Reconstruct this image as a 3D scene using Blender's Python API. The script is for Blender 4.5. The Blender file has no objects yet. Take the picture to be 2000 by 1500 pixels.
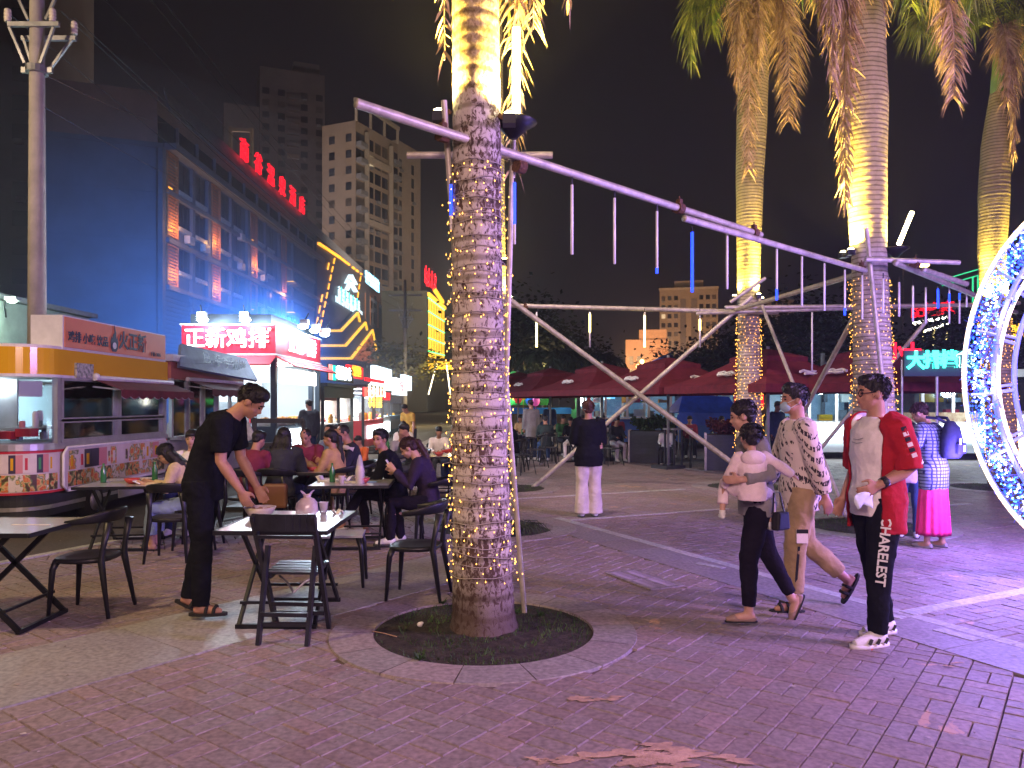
import bpy, math, random
import numpy as np
from mathutils import Vector as V, Matrix as Mx
random.seed(11); rng = np.random.default_rng(5)
sc = bpy.context.scene; col = sc.collection
F, EYE, HZ = 1503.0, 1.6, 790.0
PI = math.pi; R = math.radians
def at(u, v, Y): return V(((u-1000)/F*Y, Y, EYE+(HZ-v)/F*Y))
def gp(u, v):
    Y = EYE*F/(v-HZ); return V(((u-1000)/F*Y, Y, 0))
def fx(X, u, v):
    Y = X*F/(u-1000); return V((X, Y, EYE+(HZ-v)/F*Y))
# ---------------------------------------------------------------- camera, world, exposure
cd = bpy.data.cameras.new('camera'); cam = bpy.data.objects.new('camera', cd); col.objects.link(cam)
cam.location = (0, 0, EYE); cam.rotation_euler = (PI/2, 0, 0)
cd.sensor_width = 36; cd.lens = 36*F/2000; cd.shift_y = .02; cd.clip_end = 1500; cd.clip_start = .05
sc.camera = cam
w = bpy.data.worlds.new('World'); sc.world = w; w.use_nodes = True
wn = w.node_tree.nodes; wl = w.node_tree.links
bg = wn['Background']; bg.inputs[1].default_value = 1.0
tc = wn.new('ShaderNodeTexCoord'); sx = wn.new('ShaderNodeSeparateXYZ'); rp = wn.new('ShaderNodeValToRGB')
wl.new(tc.outputs['Generated'], sx.inputs[0]); wl.new(sx.outputs[2], rp.inputs[0]); wl.new(rp.outputs[0], bg.inputs[0])
rp.color_ramp.elements[0].position = 0.0; rp.color_ramp.elements[0].color = (.0034, .0032, .007, 1)
rp.color_ramp.elements[1].position = .5; rp.color_ramp.elements[1].color = (.0020, .0014, .0015, 1)
sc.view_settings.view_transform = 'Standard'; sc.view_settings.look = 'None'
sc.view_settings.exposure = .88; sc.view_settings.gamma = 1; sc.view_settings.use_curve_mapping = False
sc.render.engine = 'CYCLES'
cy = sc.cycles; cy.use_denoising = True; cy.max_bounces = 5; cy.diffuse_bounces = 2; cy.glossy_bounces = 2
cy.transmission_bounces = 3; cy.transparent_max_bounces = 12; cy.sample_clamp_indirect = 2.0; cy.sample_clamp_direct = 0
cy.caustics_reflective = False; cy.caustics_refractive = False; cy.use_adaptive_sampling = True; cy.adaptive_threshold = .02
def lamp(name, kind, loc, e, c, size=.1, aim=None, spot=60, blend=.6):
    l = bpy.data.lights.new(name, kind); l.energy = e; l.color = c
    if kind == 'AREA': l.size = size
    else: l.shadow_soft_size = size
    if kind == 'SPOT': l.spot_size = R(spot); l.spot_blend = blend
    o = bpy.data.objects.new(name, l); o.location = loc; col.objects.link(o)
    if aim is not None: o.rotation_euler = (V(aim)-V(loc)).to_track_quat('-Z', 'Y').to_euler()
    return o
# lights outside the frame: the rest of the lit arch plus added fills, a sodium street lamp on the left
lamp('arch_light', 'AREA', (8.2, 3.4, 3.9), 620, (.58, .33, 1), 1.6, (1.8, 7.6, 0))
lamp('unseen_pink_key', 'AREA', (.5, -3.0, 4.0), 300, (1, .62, .62), 1.4, (1.2, 6.4, 1.0))  # added pink key light behind the camera, no second arch there
lamp('unseen_warm_light', 'SPOT', (-5.6, 3.0, 6.5), 720, (1, .70, .32), .35, (-4.6, 7.0, .0), 95, .9)
lamp('unseen_plaza_fill', 'SPOT', (-.5, 7.5, 11.5), 3600, (1, .72, .66), .8, (1.8, 17.5, .0), 58, 1.0)  # added overhead spot filling the mid plaza and the parasols
lamp('unseen_warm_light', 'AREA', (-12.5, 7.5, 8.5), 260, (1, .74, .45), .8, (-8.6, 14, 6.5))  # added area light to warm the concrete pole
# ---------------------------------------------------------------- helpers
class MB:
    def __init__(s): s.v = []; s.f = []; s.M = Mx()
    def add(s, vs, fs):
        n = len(s.v); M = s.M
        s.v += [tuple(M @ V(p)) for p in vs]; s.f += [tuple(i+n for i in f) for f in fs]; return s
    def box(s, c, d, rz=0, rot=None):
        m = Mx.Rotation(rz, 3, 'Z') if rot is None else rot
        h = V(d)/2; c = V(c)
        vs = [c+m@V((h.x*a, h.y*b, h.z*e)) for a in (-1, 1) for b in (-1, 1) for e in (-1, 1)]
        return s.add(vs, [(0,1,3,2), (4,6,7,5), (0,4,5,1), (2,3,7,6), (0,2,6,4), (1,5,7,3)])
    def bar(s, a, b, w, h=None, up=(0,0,1)):
        a = V(a); b = V(b); d = b-a; L = d.length; d.normalize(); up = V(up)
        if abs(d.dot(up)) > .98: up = V((0,1,0))
        x = d.cross(up).normalized(); z = x.cross(d)
        return s.box((a+b)/2, (w, L, h or w), rot=Mx((x, d, z)).transposed())
    def tube(s, pts, r, n=8, cap=True, sx=1.0):
        pts = [V(p) for p in pts]; N = len(pts); r = [r]*N if not hasattr(r, '__len__') else list(r)
        vs = []; ref = None
        for i, p in enumerate(pts):
            d = (pts[min(i+1, N-1)]-pts[max(i-1, 0)]).normalized()
            if ref is None:
                ref = V((0,0,1)) if abs(d.z) < .9 else V((1,0,0))
                x = d.cross(ref).normalized()
            else: x = (x-d*x.dot(d)).normalized()
            y = d.cross(x)
            vs += [p+(x*math.cos(2*PI*k/n)*sx+y*math.sin(2*PI*k/n))*r[i] for k in range(n)]
        fs = [(i*n+k, i*n+(k+1)%n, (i+1)*n+(k+1)%n, (i+1)*n+k) for i in range(N-1) for k in range(n)]
        if cap: fs += [tuple(range(n-1, -1, -1)), tuple((N-1)*n+k for k in range(n))]
        return s.add(vs, fs)
    def lathe(s, prof, n=16, c=(0,0,0), cap=True, a0=0, sy=1.0):
        c = V(c); N = len(prof); vs = []
        for r, z in prof: vs += [c+V((r*math.cos(a0+2*PI*k/n), r*sy*math.sin(a0+2*PI*k/n), z)) for k in range(n)]
        fs = [(i*n+k, i*n+(k+1)%n, (i+1)*n+(k+1)%n, (i+1)*n+k) for i in range(N-1) for k in range(n)]
        if cap: fs += [tuple(range(n-1, -1, -1)), tuple((N-1)*n+k for k in range(n))]
        return s.add(vs, fs)
    def loft(s, secs, n=20):
        # secs: (centre, right*rx, fwd*ry), closed ends
        vs = []; N = len(secs)
        for c, a, b in secs: vs += [V(c)+V(a)*math.cos(2*PI*k/n)+V(b)*math.sin(2*PI*k/n) for k in range(n)]
        fs = [(i*n+k, i*n+(k+1)%n, (i+1)*n+(k+1)%n, (i+1)*n+k) for i in range(N-1) for k in range(n)]
        fs += [tuple(range(n-1, -1, -1)), tuple((N-1)*n+k for k in range(n))]
        return s.add(vs, fs)
    def shell(s, secs, t0, t1, th=.02, n=24):
        # part of a loft between angles t0..t1 (90 deg is the front) with thickness
        N = len(secs); vs = []; m = n+1
        for k2 in (1.0, 0.0):
            for c, a, b in secs:
                a = V(a); b = V(b); fa = 1-(0 if k2 else th/max(a.length, .02)); fb = 1-(0 if k2 else th/max(b.length, .02))
                for k in range(m):
                    t = t0+(t1-t0)*k/n; vs.append(V(c)+a*fa*math.cos(t)+b*fb*math.sin(t))
        o = N*m; fs = []
        for i in range(N-1):
            for k in range(n):
                fs.append((i*m+k, i*m+k+1, (i+1)*m+k+1, (i+1)*m+k)); fs.append((o+i*m+k, o+(i+1)*m+k, o+(i+1)*m+k+1, o+i*m+k+1))
            fs.append((i*m, (i+1)*m, o+(i+1)*m, o+i*m)); fs.append((i*m+n, o+i*m+n, o+(i+1)*m+n, (i+1)*m+n))
        for k in range(n):
            fs.append((k, o+k, o+k+1, k+1)); q = (N-1)*m
            fs.append((q+k, q+k+1, o+q+k+1, o+q+k))
        return s.add(vs, fs)
    def ell(s, c, r, rot=None, n=14, m=9):
        c = V(c); rot = rot or Mx.Identity(3); r = (r, r, r) if not hasattr(r, '__len__') else r
        vs = [c+rot@V((0, 0, -r[2]))]
        for j in range(1, m):
            t = PI*j/m
            vs += [c+rot@V((r[0]*math.sin(t)*math.cos(2*PI*k/n), r[1]*math.sin(t)*math.sin(2*PI*k/n), -r[2]*math.cos(t))) for k in range(n)]
        vs.append(c+rot@V((0, 0, r[2]))); e = len(vs)-1
        fs = [(0, 1+(k+1)%n, 1+k) for k in range(n)]
        for j in range(m-2): fs += [(1+j*n+k, 1+j*n+(k+1)%n, 1+(j+1)*n+(k+1)%n, 1+(j+1)*n+k) for k in range(n)]
        q = 1+(m-2)*n; fs += [(q+k, q+(k+1)%n, e) for k in range(n)]
        return s.add(vs, fs)
    def prism(s, poly, o, ax, ay, az):
        # poly (2D) in the plane o+ax*x+ay*y, thickness vector az
        o, ax, ay, az = V(o), V(ax), V(ay), V(az); n = len(poly)
        vs = [o+ax*x+ay*y for x, y in poly]; vs += [p+az for p in vs]
        fs = [tuple(range(n-1, -1, -1)), tuple(range(n, 2*n))]+[(k, (k+1)%n, n+(k+1)%n, n+k) for k in range(n)]
        return s.add(vs, fs)
    def quad(s, a, b, c, d): return s.add([a, b, c, d], [(0, 1, 2, 3)])
    def mesh(s, name, m=None, smooth=False):
        me = bpy.data.meshes.new(name); me.from_pydata(s.v, [], s.f)
        if m: me.materials.append(m)
        if smooth: me.polygons.foreach_set('use_smooth', [True]*len(me.polygons))
        me.update(); return me
    def build(s, name, m, parent=None, smooth=False, loc=None, bevel=0, kind=None):
        o = bpy.data.objects.new(name, s.mesh(name, m, smooth)); col.objects.link(o)
        if parent is not None: o.parent = parent
        if loc is not None: o.location = loc
        if bevel:
            b = o.modifiers.new('b', 'BEVEL'); b.width = bevel; b.segments = 2; b.limit_method = 'ANGLE'
        if kind: o['kind'] = kind
        return o
def meshobj(name, me, parent=None, loc=(0,0,0), rz=0):
    o = bpy.data.objects.new(name, me); col.objects.link(o); o.parent = parent; o.location = loc; o.rotation_euler = (0, 0, rz); return o
def thing(name, label, cat, loc=(0,0,0), rz=0, group=None):
    o = bpy.data.objects.new(name, None); col.objects.link(o); o.location = loc; o.rotation_euler = (0, 0, rz); o.empty_display_size = .1
    return tag(o, label, cat, group)
def tag(o, label, cat, group=None):
    o['label'] = label; o['category'] = cat
    if group: o['group'] = group
    return o
def dup(root, loc, rz, label, group=None):
    r = root.copy(); col.objects.link(r); r.location = loc; r.rotation_euler = (0, 0, rz); r['label'] = label
    if group: r['group'] = group
    for ch in list(root.children):
        c = ch.copy(); col.objects.link(c); c.parent = r
        for g in list(ch.children):
            d = g.copy(); col.objects.link(d); d.parent = c
    return r
def mat(name, c, r=.6, m=0.0, var=0.0, vs=6.0, bump=0.0, bs=60.0, es=0.0, ec=None, c2=None, spec=.4, alpha=1.0, st=(1,1,1), nosample=False, trans=0.0):
    x = bpy.data.materials.new(name); x.use_nodes = True; N = x.node_tree.nodes; L = x.node_tree.links; p = N['Principled BSDF']
    p.inputs['Base Color'].default_value = (*c, 1); p.inputs['Roughness'].default_value = r; p.inputs['Metallic'].default_value = m
    p.inputs['Specular IOR Level'].default_value = spec; p.inputs['Alpha'].default_value = alpha; p.inputs['Transmission Weight'].default_value = trans
    if var or c2 or bump:
        tc = N.new('ShaderNodeTexCoord'); mp = N.new('ShaderNodeMapping'); mp.inputs['Scale'].default_value = st; L.new(tc.outputs['Object'], mp.inputs[0])
    if var or c2:
        n = N.new('ShaderNodeTexNoise'); n.inputs['Scale'].default_value = vs; n.inputs['Detail'].default_value = 5; n.inputs['Roughness'].default_value = .65
        L.new(mp.outputs[0], n.inputs[0]); q = N.new('ShaderNodeValToRGB'); L.new(n.outputs[0], q.inputs[0])
        a, b = (tuple(k*(1-var) for k in c), tuple(min(1, k*(1+var)) for k in c)) if not c2 else (c, c2)
        q.color_ramp.elements[0].color = (*a, 1); q.color_ramp.elements[1].color = (*b, 1)
        q.color_ramp.elements[0].position = .36; q.color_ramp.elements[1].position = .64
        L.new(q.outputs[0], p.inputs['Base Color'])
    if bump:
        n2 = N.new('ShaderNodeTexNoise'); n2.inputs['Scale'].default_value = bs; n2.inputs['Detail'].default_value = 4
        L.new(mp.outputs[0], n2.inputs[0]); b = N.new('ShaderNodeBump'); b.inputs['Strength'].default_value = bump; b.inputs['Distance'].default_value = .02
        L.new(n2.outputs[0], b.inputs['Height']); L.new(b.outputs[0], p.inputs['Normal'])
    if es:
        p.inputs['Emission Color'].default_value = (*(ec or c), 1); p.inputs['Emission Strength'].default_value = es
        if nosample: x.cycles.emission_sampling = 'NONE'
    return x
def emi(name, c, s, nosample=True): return mat(name, tuple(k*.5 for k in c), .5, es=s, ec=c, nosample=nosample)
def glass(name, tint=(.8,.9,.95), a=.25, r=.05):
    x = bpy.data.materials.new(name); x.use_nodes = True; N = x.node_tree.nodes; L = x.node_tree.links
    for n in list(N): N.remove(n)
    o = N.new('ShaderNodeOutputMaterial'); t = N.new('ShaderNodeBsdfTransparent'); g = N.new('ShaderNodeBsdfGlossy'); mx = N.new('ShaderNodeMixShader')
    t.inputs[0].default_value = (*tint, 1); g.inputs['Roughness'].default_value = r; g.inputs[0].default_value = (.9, .95, 1, 1)
    f = N.new('ShaderNodeFresnel'); f.inputs[0].default_value = 1.5; ad = N.new('ShaderNodeMath'); ad.operation = 'ADD'; ad.inputs[1].default_value = a
    L.new(f.outputs[0], ad.inputs[0]); L.new(ad.outputs[0], mx.inputs[0]); L.new(t.outputs[0], mx.inputs[1]); L.new(g.outputs[0], mx.inputs[2]); L.new(mx.outputs[0], o.inputs[0]); return x
def txt(body, size, m, o, right, up, parent=None, ext=.01, off=0.0, align='CENTER', name='lettering', xs=1.0):
    c = bpy.data.curves.new(name, 'FONT'); c.body = body; c.size = size; c.extrude = ext; c.offset = off; c.align_x = align; c.align_y = 'CENTER'; c.resolution_u = 2
    c.materials.append(m); ob = bpy.data.objects.new(name, c); col.objects.link(ob)
    r = V(right).normalized(); u = V(up).normalized(); n = r.cross(u)
    M = Mx((r*xs, u, n)).transposed().to_4x4(); M.translation = V(o)
    if parent is not None: ob.parent = parent
    ob.matrix_local = M; return ob
def loc2(o, p): return o.matrix_basis.inverted() @ V(p)
X1, Y1, Z1 = V((1,0,0)), V((0,1,0)), V((0,0,1))
# common materials
M = {}
M['black'] = mat('black_plastic', (.012,.013,.016), .38, bump=.05, bs=200)
M['iron'] = mat('dark_iron', (.02,.022,.026), .45, .6, var=.3)
M['steel'] = mat('grey_steel', (.36,.36,.38), .42, .7, var=.25, vs=4)
M['pipe'] = mat('painted_pipe', (.46,.43,.35), .45, .25, var=.22, vs=9, bump=.1, bs=40)
M['rust'] = mat('rusty_clamp', (.12,.06,.035), .8, .3, var=.5, vs=40)
M['white'] = mat('white_paint', (.72,.72,.70), .45, var=.08)
M['grey'] = mat('grey_paint', (.25,.26,.28), .55, var=.15)
M['dark'] = mat('dark_paint', (.03,.033,.04), .5, var=.2)
M['rubber'] = mat('rubber', (.015,.015,.016), .8)
M['glass'] = glass('clear_glass', (.82,.9,.95), .06)
M['dglass'] = mat('dark_window_glass', (.012,.018,.03), .12, spec=.6)
M['paper'] = mat('white_paper', (.75,.73,.7), .8)
M['leaf'] = mat('leaf_green', (.035,.085,.02), .6, var=.5, vs=3)
M['darkleaf'] = mat('leaf_dark', (.03,.045,.02), .7, var=.5, vs=2)
M['redleaf'] = mat('leaf_red', (.10,.02,.03), .7, var=.5, vs=3)
M['wwhite'] = emi('warm_white_light', (1,.93,.75), 7)
M['cwhite'] = emi('cool_white_light', (.80,.93,1), 7)
M['amber'] = emi('amber_light', (1,.36,.02), 2.2)
M['yellow'] = emi('yellow_light', (1,.50,.03), 1.2)
M['red'] = emi('red_light', (1,.006,.02), 1.3)
M['blue'] = emi('blue_light', (.01,.05,1), 2)
M['ltblue'] = emi('pale_blue_light', (.3,.75,1), 3)
M['cyan'] = emi('cyan_light', (.05,1,.75), 2.6)
M['green'] = emi('green_light', (.1,1,.25), 2)
M['maroon'] = mat('maroon_cloth', (.13,.012,.022), .85, var=.22, bump=.15, bs=25)
# ================================================================ GROUND
gm = mat('joint_sand', (.12,.088,.08), .95, var=.4, vs=5, bump=.3, bs=90)
s = MB(); s.quad((-400,-8,-.013), (400,-8,-.013), (400,900,-.013), (-400,900,-.013)); g = s.build('ground', gm); g['kind'] = 'structure'
D = V((.60,.80,0)); NR = V((.80,-.60,0)); E1 = V((.903,.43,0)); E2 = V((.43,-.903,0))
PLANT = [(-.2,5.47), (-.24,10.0), (-.15,14.7), (4.6,15.0), (4.68,10.1), (9.3,14.8)]
RIN, ROUT = .77, 1.08
def tonemat(name, base, dirt, light, rough, patch=None, pv=.62):
    x = mat(name, base, rough, spec=.35); N = x.node_tree.nodes; L = x.node_tree.links; p = N['Principled BSDF']
    g = N.new('ShaderNodeNewGeometry'); at_ = N.new('ShaderNodeAttribute'); at_.attribute_name = 'tone'; oi = N.new('ShaderNodeObjectInfo')
    sm = N.new('ShaderNodeMath'); sm.operation = 'ADD'; L.new(at_.outputs['Fac'], sm.inputs[0]); L.new(oi.outputs['Random'], sm.inputs[1])
    fr = N.new('ShaderNodeMath'); fr.operation = 'FRACT'; L.new(sm.outputs[0], fr.inputs[0])
    q = N.new('ShaderNodeValToRGB'); L.new(fr.outputs[0], q.inputs[0]); q.color_ramp.elements[0].color = (*[k*.88 for k in base], 1); q.color_ramp.elements[1].color = (*[k*1.12 for k in base], 1)
    e = q.color_ramp.elements.new(.5); e.color = (base[0]*.95, base[1]*1.08, base[2]*1.1, 1)
    n = N.new('ShaderNodeTexNoise'); n.inputs['Scale'].default_value = .9; n.inputs['Detail'].default_value = 8; n.inputs['Roughness'].default_value = .7; L.new(g.outputs['Position'], n.inputs[0])
    r = N.new('ShaderNodeValToRGB'); r.color_ramp.elements[0].position = .42; r.color_ramp.elements[1].position = .66; L.new(n.outputs[0], r.inputs[0])
    mx = N.new('ShaderNodeMixRGB'); L.new(r.outputs[0], mx.inputs[0]); L.new(q.outputs[0], mx.inputs[1]); mx.inputs[2].default_value = (*dirt, 1)
    sc_ = N.new('ShaderNodeMath'); sc_.operation = 'MULTIPLY'; sc_.inputs[1].default_value = .55; L.new(r.outputs[0], sc_.inputs[0]); L.new(sc_.outputs[0], mx.inputs[0])
    n2 = N.new('ShaderNodeTexNoise'); n2.inputs['Scale'].default_value = 30; n2.inputs['Detail'].default_value = 6; L.new(g.outputs['Position'], n2.inputs[0])
    r2 = N.new('ShaderNodeValToRGB'); r2.color_ramp.elements[0].position = .3; r2.color_ramp.elements[0].color = (.62,.62,.62,1); r2.color_ramp.elements[1].position = .75; r2.color_ramp.elements[1].color = (1.25,1.25,1.25,1); L.new(n2.outputs[0], r2.inputs[0])
    mu = N.new('ShaderNodeMixRGB'); mu.blend_type = 'MULTIPLY'; mu.inputs[0].default_value = 1; L.new(mx.outputs[0], mu.inputs[1]); L.new(r2.outputs[0], mu.inputs[2])
    out = mu.outputs[0]
    if patch:
        n3 = N.new('ShaderNodeTexNoise'); n3.inputs['Scale'].default_value = 1.35; n3.inputs['Detail'].default_value = 7; n3.inputs['Roughness'].default_value = .62; n3.inputs['Distortion'].default_value = .6
        mp = N.new('ShaderNodeMapping'); mp.inputs['Location'].default_value = (3.1, 8.2, 0); L.new(g.outputs['Position'], mp.inputs[0]); L.new(mp.outputs[0], n3.inputs[0])
        r3 = N.new('ShaderNodeValToRGB'); r3.color_ramp.elements[0].position = pv; r3.color_ramp.elements[1].position = pv+.015; L.new(n3.outputs[0], r3.inputs[0])
        m3 = N.new('ShaderNodeMixRGB'); L.new(r3.outputs[0], m3.inputs[0]); L.new(out, m3.inputs[1]); m3.inputs[2].default_value = (*patch, 1); out = m3.outputs[0]
    L.new(out, p.inputs['Base Color'])
    b = N.new('ShaderNodeBump'); b.inputs['Strength'].default_value = .35; b.inputs['Distance'].default_value = .004; L.new(n2.outputs[0], b.inputs['Height']); L.new(b.outputs[0], p.inputs['Normal'])
    rr = N.new('ShaderNodeMapRange'); rr.inputs['To Min'].default_value = rough-.16; rr.inputs['To Max'].default_value = rough+.2; L.new(n.outputs[0], rr.inputs[0]); L.new(rr.outputs[0], p.inputs['Roughness'])
    return x
BRK = tonemat('red_paver', (.29,.215,.20), (.235,.19,.18), (1,1,1), .62, patch=(.46,.30,.20), pv=.655)
CON = tonemat('grey_concrete', (.36,.33,.30), (.27,.24,.21), (1,1,1), .42)
PALE = tonemat('pale_stone', (.46,.43,.40), (.36,.32,.28), (1,1,1), .6)
DST = tonemat('grey_stone', (.275,.225,.225), (.225,.185,.185), (1,1,1), .55); RST = tonemat('ring_stone', (.33,.275,.26), (.27,.22,.21), (1,1,1), .6)
ASP = tonemat('asphalt_road', (.10,.085,.07), (.07,.06,.05), (1,1,1), .75)
# bands
S0 = V((-2.69,4.04,0)); SW = .99            # concrete strip: from its right edge, width to the left
def sd(P):   # strip coordinates (along D, left of right edge)
    q = P-np.array(S0)[:2]; return q@np.array(D)[:2], -(q@np.array(NR)[:2])
B0 = V((.82,10.6,0))                        # start of the grey band on the right, runs along E2
def bd(P):
    q = P-np.array(B0)[:2]; return q@np.array(E2)[:2], q@np.array(E1)[:2]
ROAD0 = np.array((-5.16,7.9)); RN = np.array((-.92,.38))
def zone(P):
    a, l = sd(P); b, e = bd(P)
    road = ((P-ROAD0)@RN > 0)
    circ = np.zeros(len(P), bool)
    for cx, cy_ in PLANT: circ |= np.hypot(P[:,0]-cx, P[:,1]-cy_) < ROUT-.05
    strip = (l > .05) & (l < SW-.05) & (a < 4.55)
    patch = (np.hypot(P[:,0]+.95, P[:,1]-7.9) < 0)
    band = (e > -.57) & (e < -.04) & (b > -.25)
    z = np.where(e > -.30, 2, 1)
    z[(b < 0)] = 2
    z[strip | band] = 0; z[road | circ | patch] = 0
    return z
def basket(d, n, org, c, want, ymin, ymax, xw):
    K = int((ymax+xw)*1.6/c)
    I, J = np.meshgrid(np.arange(-K, K), np.arange(-K, K)); I = I.ravel(); J = J.ravel()
    C = np.array(org)[:2]+np.outer((I+.5)*c, np.array(d)[:2])+np.outer((J+.5)*c, np.array(n)[:2])
    hor = ((I+J) % 2 == 0); out = []
    for k in (-1, 1):
        off = np.where(hor[:,None], np.array(n)[:2], np.array(d)[:2])*(k*c/4)
        P = C+off; L = np.where(hor[:,None], np.array(d)[:2], np.array(n)[:2])
        out.append((P, L))
    P = np.vstack([o[0] for o in out]); L = np.vstack([o[1] for o in out])
    ok = (P[:,1] > ymin) & (P[:,1] < ymax) & (np.abs(P[:,0]) < P[:,1]*.85+2.2)
    P, L = P[ok], L[ok]; z = zone(P); ok = z == want
    return P[ok], L[ok]
CELL = .222
P1, L1 = basket(D, NR, S0, CELL, 1, 1.2, 21, 19)
P2, L2 = basket(E1, E2, B0, CELL, 2, 1.2, 21, 19)
P = np.vstack([P1, P2]); L = np.vstack([L1, L2]); o_ = np.argsort(np.hypot(P[:,0]*.6, P[:,1])); P, L = P[o_], L[o_]
pv = bpy.data.objects.new('pavement', None); col.objects.link(pv); pv['kind'] = 'structure'
hl, hw = CELL/2-.002, CELL/4-.002
def brick_mesh(P, L, name):
    n = len(P); W = np.stack([-L[:,1], L[:,0]], 1); vs = np.zeros((n, 8, 3)); base = rng.normal(0, .0012, n); tilt = rng.normal(0, .0011, (n, 4))
    for k, (a, b) in enumerate(((-1,-1), (1,-1), (1,1), (-1,1))):
        ins = .0045
        vs[:,k,:2] = P+L*(a*(hl-ins))+W*(b*(hw-ins)); vs[:,k,2] = base+tilt[:,k]
        vs[:,4+k,:2] = P+L*(a*hl)+W*(b*hw); vs[:,4+k,2] = -.0135
    f = np.array([(0,1,2,3), (4,5,1,0), (5,6,2,1), (6,7,3,2), (7,4,0,3)])
    fs = (f[None]+(np.arange(n)*8)[:,None,None]).reshape(-1, 4)
    me = bpy.data.meshes.new(name); me.from_pydata(vs.reshape(-1, 3).tolist(), [], fs.tolist()); me.materials.append(BRK)
    a = me.attributes.new('tone', 'FLOAT', 'POINT'); a.data.foreach_set('value', np.repeat(rng.random(n), 8).astype(np.float32)); me.update(); return me
lm = brick_mesh(np.zeros((1,2)), np.array([[1.,0.]]), 'brick')
lm.attributes['tone'].data.foreach_set('value', np.zeros(8, np.float32))
inview = np.where((P[:,1] > 3.42) & (np.abs(P[:,0]) < P[:,1]*.67))[0][:300]; rest = np.setdiff1d(np.arange(len(P)), inview)
for i in inview:
    o = meshobj('brick', lm, pv, (P[i,0], P[i,1], rng.normal(0, .0012)), math.atan2(L[i,1], L[i,0]))
    o.rotation_euler = (rng.normal(0,.012), rng.normal(0,.008), o.rotation_euler[2])
o = meshobj('bricks_beyond', brick_mesh(P[rest], L[rest], 'bricks_beyond'), pv); o['kind'] = 'stuff'
# concrete strip as slabs, band stones, painted stone lines
def slab(name, o, d, n, l, wd, m, gap=.004, z=.0, th=.013):
    s = MB(); o = V(o); a = o+d*gap+n*gap; b = o+d*(l-gap)+n*gap; c = o+d*(l-gap)+n*(wd-gap); e = o+d*gap+n*(wd-gap); up = V((0,0,z))
    s.add([a+up, b+up, c+up, e+up, a-Z1*th, b-Z1*th, c-Z1*th, e-Z1*th], [(0,1,2,3), (4,5,1,0), (5,6,2,1), (6,7,3,2), (7,4,0,3)]); return s.build(name, m, pv)
k = -1.2
while k < 4.5:
    slab('slab', S0+D*k, D, -NR, 1.15, SW, CON, .004, .004); k += 1.15
for i in range(22):
    if i in (): continue
    slab('stone', B0+E2*(i*.62-.3)-E1*.62, E2, E1, .62, .50, DST, .003, .004)
    slab('stone', B0+E2*(i*.62-.3)-E1*.118, E2, E1, .62, .125, PALE, .003, .004)
def line(u0, v0, u1, v1, wd=.10):
    a = gp(u0, v0); b = gp(u1, v1); d = (b-a); n_ = max(1, int(d.length/.6)); st = d.length/n_; d.normalize(); n = V((-d.y, d.x, 0))
    for i in range(n_): slab('marking_stone', a+d*(i*st), d, n, st, wd, PALE, .003, .0085)
line(1116,1017,1425,994.5); line(985,976.5,1340,956); line(1785,1203,2060,1150,.13); line(1640,1000,1900,985); line(1240,905,1420,925,.08)
line(1355,1102,1408,1112,.09); line(1690,1196,1760,1211,.10); line(1820,1232,1900,1254,.11)
rd = MB(); a = ROAD0; t = np.array((.38,.92))
rd.add([(a[0]-t[0]*6, a[1]-t[1]*6, .001), (a[0]+t[0]*3.2, a[1]+t[1]*3.2, .001), (-3.9,30,.001), (-3.9,200,.001), (-60,200,.001), (-60,2,.001)], [(0,1,2,3,4,5)])
o = rd.build('road', ASP); o['kind'] = 'structure'
for i in range(16): slab('kerb_stone', V((a[0]+t[0]*(-5+i*.55), a[1]+t[1]*(-5+i*.55), 0)), V((*t,0)), V((t[1],-t[0],0)), .55, .12, PALE, .004, .012)
far = MB(); far.quad((-3.85,21,-.004), (60,21,-.004), (60,120,-.004), (-3.85,120,-.004)); o = far.build('plaza_ground', BRK); o['kind'] = 'structure'
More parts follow.
